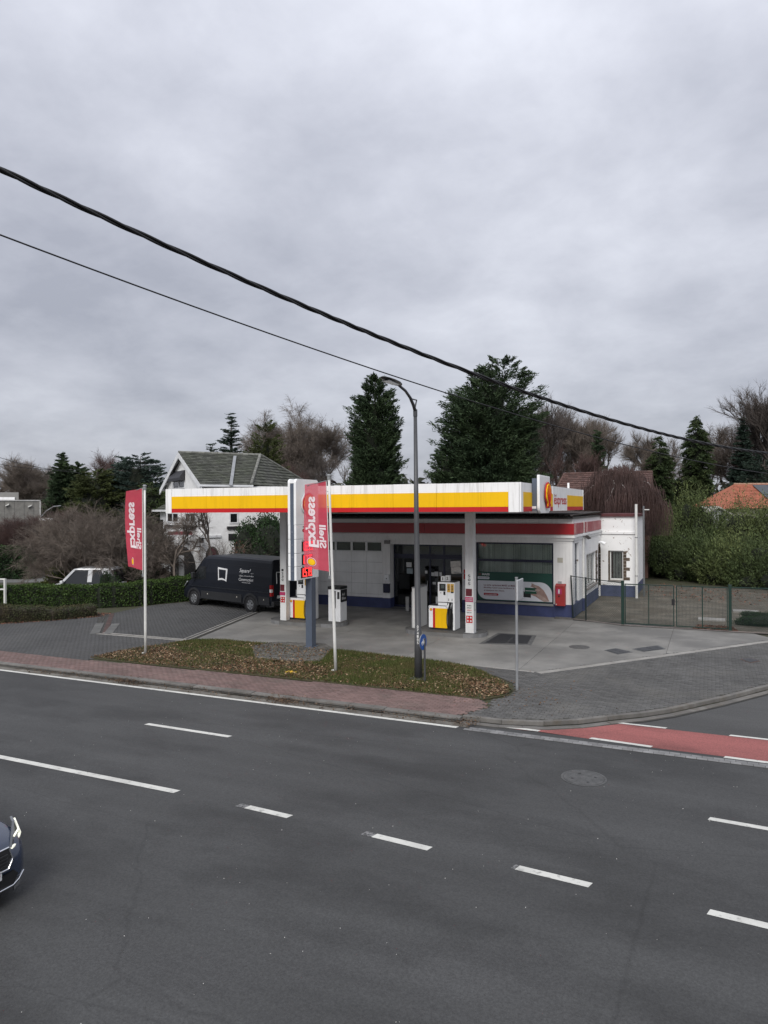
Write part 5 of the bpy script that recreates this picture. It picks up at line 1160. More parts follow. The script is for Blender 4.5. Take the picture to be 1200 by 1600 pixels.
rs_ = thing('red_notice', (-9.0, 33, 2), 'narrow red notice on the pillar between entrance and display window', 'sign'); a = ony(725, 905, 32.97); b = ony(729.5, 890, 32.97); MB().box(a.x, b.x + .02, 32.95, 32.985, a.z, b.z).build('board', RED, rs_); MB().box(a.x, b.x, 32.952, 32.985, a.z - .3, a.z - .05).build('small_board', PAPER, rs_)

# ================================================================= FENCE AND GATES
FY = 31.9
fn = thing('mesh_gate', (-2.9, FY, 0), 'green double mesh gate closing the gravel yard', 'gate')
def wires(root, a, b, z0, z1, step=.05, r_=.0042, diag=False, name='wire_mesh'):
    A, B = [], []; a, b = Vector(a), Vector(b); L_ = (b - a).length; d = (b - a) / L_
    if not diag:
        n_ = int(L_ / step)
        for k in range(1, n_): p = a + d * (L_ * k / n_); A.append((p.x, p.y, z0)); B.append((p.x, p.y, z1))
        k = 1
        while z0 + k * step < z1: A.append((a.x, a.y, z0 + k * step)); B.append((b.x, b.y, z0 + k * step)); k += 1
    else:
        H_ = z1 - z0; n_ = int((L_ + H_) / step)
        for k in range(n_):
            for s_ in (1, -1):
                s0 = k * step - H_; t0, t1 = max(0, -s0) , min(H_, L_ - s0)
                if t1 <= t0: continue
                u0, u1 = s0 + t0, s0 + t1; w0, w1 = z0 + t0, z0 + t1
                if s_ < 0: w0, w1 = z1 - t0, z1 - t1
                p, q = a + d * u0, a + d * u1; A.append((p.x, p.y, w0)); B.append((q.x, q.y, w1))
    V, F_ = segs_np(A, B, np.full(len(A), r_), np.full(len(A), r_)); return npmesh(name, V, F_, GREENM, root)
G = [onz(x, 980).x for x in ()]
gx = [-3.36, -2.33, -1.33, -.30, .70]; gx = [ony(p_, 950, FY).x for p_ in (973, 1013.5, 1053.5, 1097.5, 1138)]
for k in (0, 1):
    x0, x1, xm = (gx[0] + .08, gx[2] - .0, gx[1]) if k == 0 else (gx[2] + .07, gx[4] - .02, gx[3])
    lf = MB().box(x0, x0 + .04, FY - .02, FY + .02, .08, 1.76).box(x1 - .04, x1, FY - .02, FY + .02, .08, 1.76).box(x0 + .041, x1 - .041, FY - .018, FY + .018, 1.72, 1.76).box(x0 + .041, x1 - .041, FY - .018, FY + .018, .08, .12).box(xm - .018, xm + .018, FY - .016, FY + .016, .121, 1.719).build('gate_leaf', GREENM, fn)
    wires(lf, (x0 + .04, FY, 0), (x1 - .04, FY, 0), .12, 1.72)
MB().box(gx[2] - .1, gx[2] + .02, FY - .05, FY - .02, .95, 1.2).tube([(gx[2] - .02, FY - .05, 1.1), (gx[2] + .14, FY - .06, 1.1)], .012, 6).build('lock', BLACK, fn)
for i, (x, y_, h_, lab) in enumerate(((gx[0], FY, 1.86, 'thick green gate post left of the double gate'), (gx[4] + .06, FY, 1.84, 'thick green gate post right of the double gate'))):
    t = thing('gate_post', (x, y_, 0), lab, 'gate post', 'thick green gate posts'); MB().box(x - .06, x + .06, y_ - .06, y_ + .06, -.02, h_).build('post', GREENM, t, bevel=.005); MB().box(x - .065, x + .065, y_ - .065, y_ + .065, h_, h_ + .02).build('post_cap', GREENM, t)
cf = thing('chain_link_fence', (-4.5, 32.5, 0), 'short chain link fence with dark posts between the shop corner and the gates', 'fence')
P0, P1, P2 = Vector((-5.60, 32.80, 0)), onz(915.5, 970.5), Vector((gx[0], FY, 0)); P1.z = 0
for p_, h_, l_ in ((P0, 1.95, 0), (P1, 1.92, 0)): MB().tube([(p_.x - (.09 if p_ is P0 else 0), p_.y, h_), (p_.x, p_.y, -.02)], .032, 8).build('post', mat('dark_green_post', (.008, .018, .018), .5), cf)
for a, b, h0, h1 in ((P0, P1, 1.92, 1.88), (P1, P2, 1.88, 1.78)): MB().tube([(a.x - (.08 if a is P0 else 0), a.y, h0), (b.x, b.y, h1)], .018, 6).build('top_rail', mat('dark_green_post', (.008, .018, .018)), cf); wires(cf, a, b, .05, min(h0, h1) - .02, .075, diag=True)
rf = thing('mesh_fence', (2.5, FY, 0), 'green mesh fence running right from the gates out of view', 'fence'); e_ = Vector((7.5, 32.6, 0)); s0 = Vector((gx[4] + .12, FY, 0))
MB().tube([(s0.x, s0.y, 1.76), (e_.x, e_.y, 1.72)], .02, 6).build('top_rail', GREENM, rf); wires(rf, s0, e_, .05, 1.75, .06, diag=True)
for k in (.45, 1): p_ = s0.lerp(e_, k); MB().cyl((p_.x, p_.y, -.02), .03, 1.8, 8).build('post', GREENM, rf)
# low edging under the fence
be = struct(sheet('fence_kerb_bed', [(-5.7, 32.5), (-5.7, 32.8), (1.6, 32.0), (5, 32.2), (5, 31.9), (1.6, 31.7)], -.003, JOINT)); strip('kerbstone', [(-5.66, 32.62), (-5.0, 32.42), (-3.3, 31.70), (1.4, 31.72), (5, 31.95)], .10, .045, mat('edging', (.20, .17, .155), .9, .2, 3, island=.15), be, .9)
MB().box(-6.4, -5.68, 32.6, 32.95, -.02, .05).build('step', KERB, be)

# ================================================================= VEHICLES
def wheel(root, x, y, side, r_=.34, w=.22, rimm=None, name='wheel'):
    t = bpy.data.objects.new(name, None); COL.objects.link(t); t.parent = root; t.location = (x, y, r_)
    pr = [(0.62, -.5), (.92, -.5), (1.0, -.38), (1.0, .38), (.92, .5), (.62, .5)]; rings = []
    for k in range(25):
        a = k * math.tau / 24; rings.append([(math.cos(a) * q * r_, h * w, math.sin(a) * q * r_) for q, h in pr])
    MB().loft(rings, cap=False).build('tyre', RUBBER, t, world=False, smooth=False)
    rm = rimm or GALV; MB().cyl((0, side * w * .36, 0), r_ * .64, .02, 24, (0, side, 0)).build('rim', DARK, t, world=False)
    mb = MB().cyl((0, side * w * .46, 0), r_ * .16, .03, 12, (0, side, 0))
    for k in range(6):
        a = k * math.tau / 6; c_, s_ = math.cos(a), math.sin(a); u = Vector((c_, 0, s_)); v = Vector((-s_, 0, c_)); o = Vector((0, side * (w * .455), 0))
        mb.prism([o + u * r_ * .12 - v * r_ * .1, o + u * r_ * .12 + v * r_ * .1, o + u * r_ * .60 + v * r_ * .13, o + u * r_ * .60 - v * r_ * .13], (0, side * .02, 0))
    mb.build('spokes', rm, t, world=False)
    mb = MB().tube([(math.cos(k * math.tau / 20) * r_ * .62, side * w * .49, math.sin(k * math.tau / 20) * r_ * .62) for k in range(21)], r_ * .035, 5); mb.build('rim_edge', rm, t, world=False)
def lerp(a, b, t): return a + (b - a) * t

# ---- dark van
VP = mat('van_paint', (.009, .011, .017), .45, .05, 2, coat=.08, spec=.3); VT = mat('van_plastic', (.018, .019, .021), .6, .1, 5)
F_, R_ = onz(305, 945), onz(393, 956); fd = (F_ - R_); fd.z = 0; WB = fd.length; VK = WB / 3.85; fd.normalize(); ang = math.atan2(fd.y, fd.x); lf_ = Vector((-fd.y, fd.x, 0))
vloc = (F_ + R_) / 2 - lf_ * .93 - fd * (WB / 2 + 1.28 * VK); vloc.z = 0
van = thing('delivery_van', vloc, 'dark high roofed delivery van with white lettering, parked under the canopy end', 'van', rz=ang)
def vring(x, w, wr, zb, zt, rr=.18):
    h = zt - zb; P = [(w * .95, zb), (w, zb + min(.3, h * .2)), (w, zb + h * .42), (w * .985, zb + h * .62), (lerp(w, wr, .85), zt - rr), (wr - .03, zt - rr * .35), (wr - rr * .9, zt)]
    return [(x * VK, y, z) for y, z in P] + [(x * VK, -y, z) for y, z in P[::-1]]
ST = [(0, .95, .86, .42, 2.52), (.06, .97, .88, .36, 2.56), (1.5, .985, .90, .36, 2.62), (3.9, .985, .90, .36, 2.64), (4.35, .98, .88, .36, 2.60), (4.62, .97, .84, .36, 2.46), (4.95, .965, .80, .36, 2.15), (5.32, .96, .80, .34, 1.62), (5.42, .95, .82, .34, 1.46), (5.75, .93, .80, .34, 1.26), (6.02, .86, .72, .33, 1.06), (6.16, .76, .62, .33, .82), (6.2, .66, .5, .38, .66)]
MB().loft([vring(*s_) for s_ in ST]).build('body', VP, van, world=False, bevel=.01)
def zt_at(x):
    for i in range(len(ST) - 1):
        if ST[i][0] <= x <= ST[i + 1][0]: return lerp(ST[i][4], ST[i + 1][4], (x - ST[i][0]) / (ST[i + 1][0] - ST[i][0]))
    return 1.
def yv(z, x=2.): # left side surface
    return .985 if z < 1.31 else lerp(.985, .972, (z - 1.31) / .46) if z < 1.77 else lerp(.972, .914, min(1, (z - 1.77) / .67))
def vpoly(P, d, m, name, th=.004, par=van):
    o = MB().prism([(x * VK, yv(z) + d + .003, z) for x, z in P], (0, th, 0)).build(name, m, par, world=False); return o
win = [(4.30, 1.42), (4.30, 2.02), (4.36, 2.06), (4.72, 2.04), (5.18, 1.50), (5.18, 1.38)]
vpoly(win, .002, BLACK, 'window_seal'); vpoly([(4.36, 1.46), (4.36, 1.98), (4.70, 1.98), (4.80, 1.86), (4.80, 1.44)], .008, CARGLASS, 'side_window'); vpoly([(4.84, 1.43), (4.84, 1.80), (5.10, 1.48), (5.10, 1.42)], .008, CARGLASS, 'quarter_window')
ws = MB(); ws.add([(4.66, -.70, 2.45), (4.66, .70, 2.45), (5.33, .78, 1.64), (5.33, -.78, 1.64)], [(0, 1, 2, 3)]); ws.v = [(x * VK + .03, y, z + .03) for x, y, z in ws.v]; ws.build('windscreen', CARGLASS, van, world=False)
GROOVE = mat('van_groove', (.008, .009, .012), .5)
for P in ([(4.22, .5), (4.22, 2.2), (4.235, 2.2), (4.235, .5)], [(2.6, .45), (2.6, 1.15), (2.612, 1.15), (2.612, .45)], [(.15, 2.18), (4.2, 2.22), (4.2, 2.235), (.15, 2.195)], [(.2, 1.22), (4.1, 1.24), (4.1, 1.25), (.2, 1.23)]): vpoly(P, .001, GROOVE, 'panel_gap', .003)
vpoly([(.12, .98), (5.5, .98), (5.5, 1.04), (.12, 1.04)], .001, mat('van_crease', (.014, .016, .022), .35, coat=.2), 'side_crease', .014)
vpoly([(.10, .40), (.78, .40), (.78, .80), (.10, .80)], .0, VT, 'lower_trim', .018); vpoly([(1.85, .40), (4.62, .40), (4.62, .80), (1.85, .80)], .0, VT, 'lower_trim', .018)
for wx in (1.28 * VK, 1.28 * VK + WB):
    for sd_ in (1, -1):
        MB().cyl((wx, sd_ * .80, .36), .45, .192, 28, (0, sd_, 0)).build('wheel_arch', BLACK, van, world=False)
        P = []; Q = []
        mb = MB(); n_ = 18
        for k in range(n_):
            a0, a1 = math.pi * k / n_, math.pi * (k + 1) / n_
            mb.prism([(wx + math.cos(a) * r_, sd_ * .985, .36 + math.sin(a) * r_) for a, r_ in ((a0, .455), (a1, .455), (a1, .56), (a0, .56))], (0, sd_ * .03, 0))
        mb.build('arch_trim', VT, van, world=False); wheel(van, wx, sd_ * .905, sd_, .355, .23)
for x in (4.15, 2.15, .45): MB().cyl((x * VK, yv(.66) + .018, .66), .028, .012, 10, (0, 1, 0)).build('side_marker', mat('marker_lamp', (.75, .72, .62), .3), van, world=False)
# rear
MB().box(-.012, .0, -.88, .88, .62, 2.38).build('rear_door', VP, van, world=False); MB().box(-.018, -.012, -.004, .004, .62, 2.38).build('door_gap', BLACK, van, world=False)
for s_ in (1, -1):
    MB().box(-.02, .10, s_ * .985 if s_ < 0 else .86, -.86 if s_ < 0 else .995, .85, 1.38).build('tail_light', mat('tail_red', (.38, .015, .015), .25, coat=.4), van, world=False)
    MB().box(-.024, .104, s_ * .992 if s_ < 0 else .90, -.90 if s_ < 0 else 1.0, 1.03, 1.18).build('tail_light_lens', mat('clear_lens', (.7, .68, .66), .3), van, world=False)
MB().box(-.12, .06, -.95, .95, .38, .60).build('rear_bumper', VT, van, world=False, bevel=.03); MB().box(-.022, -.012, .12, .62, .72, .86).build('number_plate', PAPER, van, world=False)
mb = MB()
for a, b in (((.20, 1.45), (.26, 1.95)), ((.26, 1.95), (.66, 1.97)), ((.66, 1.97), (.64, 1.42))): mb.tube([(-.02, a[0], a[1]), (-.02, b[0], b[1])], .025, 4)
mb.build('white_outline', PAPER, van, world=False)
# painted frame + script lettering on the side (reading runs towards the tail)
def brush(P, w): return P
WP = mat('white_vinyl', (.70, .70, .70), .5, .03, 3)
for P in ([(3.42, 1.42), (3.36, 1.44), (3.40, 2.0), (3.46, 2.02)], [(3.47, 2.06), (3.40, 1.96), (2.84, 1.93), (2.80, 2.00)], [(2.80, 2.0), (2.90, 1.94), (2.93, 1.44), (2.86, 1.38)], [(3.44, 1.40), (3.40, 1.50), (3.15, 1.53), (2.95, 1.47), (2.84, 1.36), (3.0, 1.42), (3.2, 1.44)]): vpoly(P, .004, WP, 'painted_frame')
def vtext(s_, x, z, L_, h, bold=.0, sh=.0):
    a, b, F__ = text_geo(s_, bold); mb = MB(); mb.add([(x * VK - u * L_ * VK - v * h * sh, yv(z + v * h) + .010, z + v * h) for u, v in zip(a, b)], F__); mb.build('lettering', WP, van, world=False)
vtext('Square²', 2.02, 1.83, .70, .24, .012, .25); vtext('sprl', 1.28, 1.83, .16, .05, 0, .2); vtext('Gypse, peinture & déco', 2.02, 1.67, .92, .09, .004, .3); vtext('Construction', 2.05, 1.47, .92, .15, .006, .3); vtext('www.square.be', 1.85, 1.36, .55, .07, .002, .3)
for s_ in (1, -1):
    mb = MB().box(5.0 * VK, 5.0 * VK + .16, *( (.99, 1.20) if s_ > 0 else (-1.20, -.99)), 1.42, 1.72); mb.build('mirror', VT, van, world=False, bevel=.03)
    MB().prism([(x * VK, y, z) for x, y, z in ((6.12, s_ * .60, .88), (5.98, s_ * .86, .92), (5.74, s_ * .935, 1.14), (5.80, s_ * .80, 1.20), (6.02, s_ * .60, 1.04))], (.03, s_ * .012, .01)).build('headlight', mat('headlight_glass', (.35, .37, .38), .15, coat=.6), van, world=False)
MB().box(6.19 * VK, 6.19 * VK + .025, -.45, .45, .62, .86).build('grille', BLACK, van, world=False)

def car(loc, rz, L_, W_, H_, paint, label, kind='suv', name='parked_car', front=False):
    t = thing(name, loc, label, 'car', rz=rz); hw = W_ / 2
    hood, belt = {'suv': (.70, .62), 'mpv': (.60, .56), 'sedan': (.62, .62)}[kind]; zb = .24
    z_h = H_ * hood; z_b = H_ * belt; x0 = -L_
    def ring(x, w, z0, z1, cr=.10):
        P = [(w * .90, z0), (w * .985, z0 + .06), (w, z0 + (z1 - z0) * .45), (w * .985, z0 + (z1 - z0) * .75), (w * .93, z1 - .03), (w * .70, z1 + .0), (w * .3, z1 + .02)]
        return [(x, y, z) for y, z in P] + [(x, -y, z) for y, z in P[::-1]]
    S = [(0, hw * .62, .30, H_ * .34), (-.05, hw * .74, .25, H_ * .42), (-.16, hw * .86, .23, H_ * .49), (-.40, hw * .95, .22, H_ * .535), (-.80, hw * .99, .22, H_ * .565), (-1.25, hw, .22, z_b * .985), (-1.6, hw, .22, z_b), (x0 + 1.0, hw, .22, z_b * 1.03), (x0 + .35, hw * .98, .24, z_b * 1.03), (x0 + .10, hw * .93, .28, z_b * 1.0), (x0, hw * .82, .34, z_b * .93)]
    b = MB().loft([ring(*s_) for s_ in S]).build('body', paint, t, world=False, smooth=True)
    sm = b.modifiers.new('subdivision', 'SUBSURF'); sm.levels = sm.render_levels = 2
    xa, xb_, xc, xd = (-1.25, -2.05, x0 + .75, x0 + .12) if kind != 'sedan' else (-1.35, -2.1, x0 + 1.5, x0 + .65)
    if kind == 'mpv': xa, xb_, xc, xd = -.85, -1.55, x0 + .45, x0 + .10
    def cring(x, w0, w1, z0, z1): return [(x, w0, z0), (x, lerp(w0, w1, .75), lerp(z0, z1, .8)), (x, w1 * .9, z1), (x, 0, z1 + .015), (x, -w1 * .9, z1), (x, -lerp(w0, w1, .75), lerp(z0, z1, .8)), (x, -w0, z0)]
    MB().loft([cring(xa, hw * .90, hw * .84, z_b - .06, z_b + .02), cring(xb_, hw * .94, hw * .80, z_b - .05, H_ - .03), cring(xc, hw * .94, hw * .80, z_b - .05, H_ - .03), cring(xd, hw * .90, hw * .80, z_b - .05, z_b + .06)]).build('cabin_glass', CARGLASS, t, world=False)
    MB().loft([cring(xb_ + .12, hw * .80, hw * .76, H_ - .10, H_ - .05), cring(xb_ - .12, hw * .84, hw * .80, H_ - .10, H_), cring(xc + .1, hw * .84, hw * .80, H_ - .10, H_), cring(xc - .12, hw * .80, hw * .76, H_ - .12, H_ - .05)]).build('roof', paint, t, world=False)
    for s_ in (1, -1):
        for (ax, bx2, w) in ((xa, xb_, .07 if kind != 'mpv' else .16), ((xb_ + xc) / 2 + .05, (xb_ + xc) / 2, .10 if kind != 'mpv' else .24), (xd, xc, .12 if kind != 'mpv' else .5)):
            MB().obox((ax, s_ * hw * .905, z_b - .05), (w, 0, 0), (0, s_ * .03, 0), (bx2 - ax, -s_ * hw * .11, H_ - .06 - z_b)).build('pillar', paint, t, world=False)
        MB().box(xa - .12, xa + .04, *((hw * .95, hw * 1.13) if s_ > 0 else (-hw * 1.13, -hw * .95)), z_b + .0, z_b + .16).build('mirror', paint, t, world=False, bevel=.03)
        for wx in (-.88, x0 + .80):
            MB().cyl((wx, s_ * (hw - .22), .36), .40, .225, 24, (0, s_, 0)).build('wheel_arch', BLACK, t, world=False); wheel(t, wx, s_ * (hw - .08), s_, .335, .2, CHROME if front else None)
        MB().prism([(x0 + .02, s_ * hw * .80, z_b * .70), (x0 + .16, s_ * hw * .955, z_b * .72), (x0 + .16, s_ * hw * .94, z_b * .95), (x0 + .04, s_ * hw * .80, z_b * .93)], (-.03, s_ * .015, 0)).build('tail_light', mat('tail_red', (.38, .015, .015)), t, world=False)
        if not front: MB().prism([(-.06, s_ * hw * .66, H_ * .40), (-.20, s_ * hw * .90, H_ * .41), (-.36, s_ * hw * .95, H_ * .52), (-.14, s_ * hw * .78, H_ * .48)], (.03, s_ * .01, .01)).build('headlight', mat('headlight_glass', (.35, .37, .38)), t, world=False)
    return t
NB = mat('midnight_blue_paint', (.022, .033, .062), .22, .03, 2, coat=.8)
suv = car((-8.26, 6.06, ZR), 0, 4.4, 1.86, 1.60, NB, 'dark blue car with a lit headlight, its nose entering the road at the left', 'suv', 'car', True)
HLM = mat('lit_headlight', (.95, .95, .80), .2, .0, 1, emit=.25); HL = mat('headlight_housing', (.05, .055, .06), .12, .05, 5, coat=.8)
for s_ in (1, -1):
    A = [(-.10, .50, .70), (-.17, .60, .655), (-.34, .83, .74), (-.62, .915, .86), (-.42, .80, .875), (-.20, .60, .80)]
    MB().prism([(x + .015, s_ * y * 1.0, z) for x, y, z in A], (.028, s_ * .02, .012)).build('headlight', HL, suv, world=False, bevel=.006)
    MB().tube([(-.11 + .04, s_ * .53, .70), (-.18 + .05, s_ * .63, .69), (-.30 + .05, s_ * .79, .745)], .020, 6).tube([(-.30 + .05, s_ * .79, .745), (-.26 + .05, s_ * .74, .83), (-.19 + .05, s_ * .62, .80)], .014, 6).tube([(-.30 + .05, s_ * .80, .75), (-.52 + .04, s_ * .895, .865)], .014, 6).build('headlight_bulb', HLM, suv, world=False)
MB().prism([(.0, -.40, .50), (.0, .40, .50), (-.02, .47, .60), (-.05, .44, .74), (-.05, -.44, .74), (-.02, -.47, .60)], (.022, 0, 0)).build('grille', BLACK, suv, world=False)
G_ = [(.02, -.40, .495), (.02, .40, .495), (.0, .475, .60), (-.03, .445, .745), (-.03, -.445, .745), (.0, -.475, .60), (.02, -.40, .495)]
MB().tube([(x + .008, y, z) for x, y, z in G_], .012, 6).build('grille_frame', CHROME, suv, world=False)
for k in range(4): MB().box(.012, .026, -.40, .40, .54 + k * .045, .552 + k * .045).build('grille_bar', DARK, suv, world=False)
MB().prism([(.0, -.50, .27), (.0, .50, .27), (-.03, .58, .36), (-.01, .50, .44), (.01, .3, .44), (.01, -.3, .44), (-.01, -.50, .44), (-.03, -.58, .36)], (.012, 0, 0)).build('lower_intake', BLACK, suv, world=False)
MB().tube([(.012, -.5, .25), (.012, .48, .25), (-.03, .60, .27), (-.09, .72, .32)], .010, 6).build('chrome_strip', CHROME, suv, world=False); MB().obox((-.02, .50, .17), (-.05, .14, .03), (.02, 0, 0), (0, 0, .05)).build('chrome_insert', CHROME, suv, world=False)
pe_ = onx(2.5, 1366, -8.23); yl = pe_.y - 6.06
MB().box(.028, .036, yl - .50, yl, .40, .51).build('number_plate', PAPER, suv, world=False)
lettering('9', (.038, yl - .075, .42), (0, .05, 0), (0, 0, .07), mat('plate_red', (.30, .01, .02), .5), suv, world=False, bold=.02)
wp = mat('white_car_paint', (.62, .63, .64), .25, .03, 2, coat=.6); gp3 = mat('silver_paint', (.32, .33, .34), .3, .04, 2, coat=.5, metal=.4); bp3 = mat('black_car_paint', (.02, .021, .024), .25, .03, 2, coat=.7)
q = dep(82, 39.8); hd = R(TH + 180); car(q, hd, 3.9, 1.78, 1.84, wp, 'small white van like car behind the clipped front hedge', 'mpv')
q = dep(-25, 70); car(q, hd + .1, 4.4, 1.8, 1.55, wp, 'white car at the far left edge behind the tall dark hedge', 'sedan')
q = dep(14, 71); car(q, hd, 4.5, 1.8, 1.9, bp3, 'dark car with pale reflections behind the tall dark hedge', 'suv')
q = dep(62, 73); car(q, hd - .25, 4.4, 1.8, 1.62, gp3, 'silver car half hidden by the brown shrubs beside the dark car', 'sedan')

# ================================================================= OVERHEAD CABLES
CAB = mat('cable_black', (.012, .012, .013), .55, .1, 4)
def cable_curve(D0, y0, D1, y1, ym, s=None):
    X0, X1 = -600 * D0 / FPX, 600 * D1 / FPX; tm = -X0 / (X1 - X0); Dm = lerp(D0, D1, tm)
    z0, z1, zm = hgt(0, y0, D0), hgt(1200, y1, D1), hgt(600, ym, Dm); k = (lerp(z0, z1, tm) - zm) / (tm * (1 - tm))
    def f(t):
        X, D = lerp(X0, X1, t), lerp(D0, D1, t); return Vector((X * _c - D * _s, X * _s + D * _c, lerp(z0, z1, t) - k * t * (1 - t)))
    return f
f = cable_curve(6.0, 263, 16.0, 708, 529); t = thing('power_cable', f(-.3), 'thick twisted black overhead cable sweeping down to the right across the sky', 'cable')
for s_ in range(3):
    pts = []
    for k in range(421):
        u = -.3 + 1.9 * k / 420; p = f(u); d = (f(u + .01) - p).normalized(); a = d.cross(Vector((0, 0, 1))).normalized(); b = d.cross(a); L_ = u * 15.5; ph = L_ * math.tau / 1.15 + s_ * math.tau / 3 + .5 * math.sin(L_ * 1.7)
        pts.append(p + a * math.cos(ph) * .0155 + b * math.sin(ph) * .0155)
    MB().tube(pts, .0135, 6).build('strand', CAB, t, smooth=True)
f = cable_curve(6.6, 366, 17.0, 740, 582); t = MB().tube([f(-.3 + 1.9 * k / 60) for k in range(61)], .0085, 6).build('overhead_wire', CAB, smooth=True); tag(t, 'single thin black overhead wire below the thick twisted cable', 'wire')
for i, (ya, yb, dd) in enumerate(((704, 733, 50), (722, 728, 52))):
    a, b = dep(-60, dd, hgt(-60, ya - 10, dd)), dep(125, dd + 6, hgt(125, yb + 6, dd + 6)); pts = [a.lerp(b, k / 12) - Vector((0, 0, .35 * 4 * (k / 12) * (1 - k / 12))) for k in range(13)]
    o = MB().tube(pts, .018, 5).build('distant_wire', CAB); tag(o, ('upper thin wire over the bare trees at the far left', 'lower thin wire over the bare trees at the far left')[i], 'wire')

# ================================================================= ROOF TILES
def tiles(name, O, U, V_, poly, tw, th, m, parent, world=False):
    """courses of tiles laid over a sloping polygon given in (u, v) metres"""
    O, U, V_ = Vector(O), Vector(U).normalized(), Vector(V_).normalized(); N_ = U.cross(V_).normalized(); N_ = N_ if N_.z > 0 else -N_
    us = [p[0] for p in poly]; vs_ = [p[1] for p in poly]; mb = MB(); j = 0; v = min(vs_)
    mb.quad(*[O + U * a + V_ * b for a, b in poly])
    while v < max(vs_):
        u = min(us) - (tw / 2 if j % 2 else 0)
        while u < max(us):
            P = clip_rect(poly, u + .008, u + tw - .008, v, v + th)
            if len(P) > 2: 
                jz = random.uniform(0, .012); top = [O + U * a + V_ * b + N_ * (.055 - .040 * (b - v) / th + jz) for a, b in P]; bot = [O + U * a + V_ * b + N_ * .004 for a, b in P]; n_ = len(P)
                mb.add(top + bot, [tuple(range(n_))] + [(i, (i + 1) % n_, (i + 1) % n_ + n_, i + n_) for i in range(n_)])
            u += tw
        v += th; j += 1
    o = mb.build(name, m, parent, world=world); o['kind'] = 'stuff'; return o

# ================================================================= WHITE HOUSE
HO = Vector((-27.17, 33.8, 0)); hd_ = Vector((.574, .819, 0)).normalized(); hg = Vector((-hd_.y, hd_.x, 0)); ha = math.atan2(hd_.y, hd_.x)
wh = thing('white_house', HO, 'white painted brick villa with mossy grey tiled roof and steep gable', 'house', rz=ha)
HW_, ZE, ZRG, RX, HX = 9.7, 6.43, 8.62, 5.75, 10.4; hy = HW_ / 2
def HB(name, m, *b, par=wh, **k): return MB().box(*b).build(name, m, par, world=False, **k)
MB().prism([(.5, .5, 0), (.5, HW_ - .5, 0), (.5, HW_ - .5, ZE + .1), (.5, hy, ZRG - .22), (.5, .5, ZE + .1)], (.3, 0, 0)).build('gable_wall', BRICKW, wh, world=False)
HB('side_wall', BRICKW, .802, 7.0, .5, .8, 0, ZE - .05); HB('rear_wall', BRICKW, .802, 10.0, HW_ - .8, HW_ - .5, 0, ZE + .05); HB('end_wall', BRICKW, 6.7, 7.0, .802, HW_ - .802, 0, ZE - .05)
sl_ = math.hypot(hy, ZRG - ZE)
RXs = [(.21, 0), (HX, 0), (RX, sl_), (.21, sl_)]
tiles('roof_tiles', (0, 0, ZE), (1, 0, 0), (0, hy, ZRG - ZE), [(.21, 0), (3.3, 0), (RX, sl_), (.21, sl_)], .32, .27, ROOFG, wh); tiles('roof_tiles', (0, HW_, ZE), (1, 0, 0), (0, -hy, ZRG - ZE), RXs, .32, .27, ROOFG, wh)
PD_, PC_, PE_ = Vector((3.3, 0, ZE)), Vector((RX, hy, ZRG)), Vector((11.0, 7.0, ZE)); eu = (PE_ - PD_).normalized(); ct = (PC_ - PD_).dot(eu); ev = PC_ - PD_ - eu * ct
tiles('roof_tiles', PD_, eu, ev, [(0, 0), ((PE_ - PD_).length, 0), (ct, ev.length)], .32, .27, ROOFG, wh)
cap = mat('ridge_tile', (.20, .20, .18), .9, .2, 3, bump=.4, island=.2)
def ridge(a, b, par=wh, m=cap, L_=.4, r_=.10, name='ridge_tile', world=False):
    a, b = Vector(a), Vector(b); n_ = int((b - a).length / L_)
    for k in range(n_): MB().tube([a.lerp(b, (k + .03) / n_), a.lerp(b, (k + .97) / n_)], [r_, r_ * .93], 7).build(name, m, par, world=world)
ridge((.21, hy, ZRG + .02), (RX, hy, ZRG + .02)); ridge((3.3, 0, ZE + .05), (RX, hy, ZRG + .05)); ridge((11, 7, ZE + .04), (RX, hy, ZRG + .04))
def tol(p): v = p - HO; return v.dot(hd_), v.dot(hg), p.z
sn = (hg * -(ZRG - ZE) + Vector((0, 0, hy))).normalized(); LA, LB = Vector(tol(onp(367, 715, HO + Vector((0, 0, ZE)), sn))), Vector(tol(onp(360.5, 761, HO + Vector((0, 0, ZE)), sn)))
MB().obox(LB + Vector((-.1, -.02, .07)), (.2, 0, 0), LA - LB, (0, 0, .05)).build('lead_valley', mat('lead_sheet', (.26, .27, .28), .6, .1, 2), wh, world=False)
bw = mat('barge_white', (.72, .73, .74), .6, .08, 2)
for s_ in (0, 1):
    ya, yb = (0 - .1, hy) if s_ == 0 else (HW_ + .1, hy)
    MB().prism([(.20, ya, ZE - .42), (.20, ya, ZE - .08), (.20, yb, ZRG + .02), (.20, yb, ZRG - .34)], (.055, 0, 0)).build('barge_board', bw, wh, world=False)
    MB().prism([(.26, ya, ZE - .12), (.26, yb, ZRG - .10), (.5, yb, ZRG - .10), (.5, ya, ZE - .12)], (0, 0, .05)).build('soffit', mat('soffit_grey', (.55, .56, .57), .8), wh, world=False)
HB('gutter', bw, 0, 3.4, -.12, .0, ZE - .12, ZE + .0)
for y, z in ((1.2, ZE + .28), (HW_ - 1.2, ZE + .28), (HW_ - .3, ZE - .12), (.3, ZE - .12)): HB('purlin_end', bw, .22, .5, y - .08, y + .08, z - .05, z + .11)
BLK = mat('house_sill_black', (.02, .02, .022), .6)
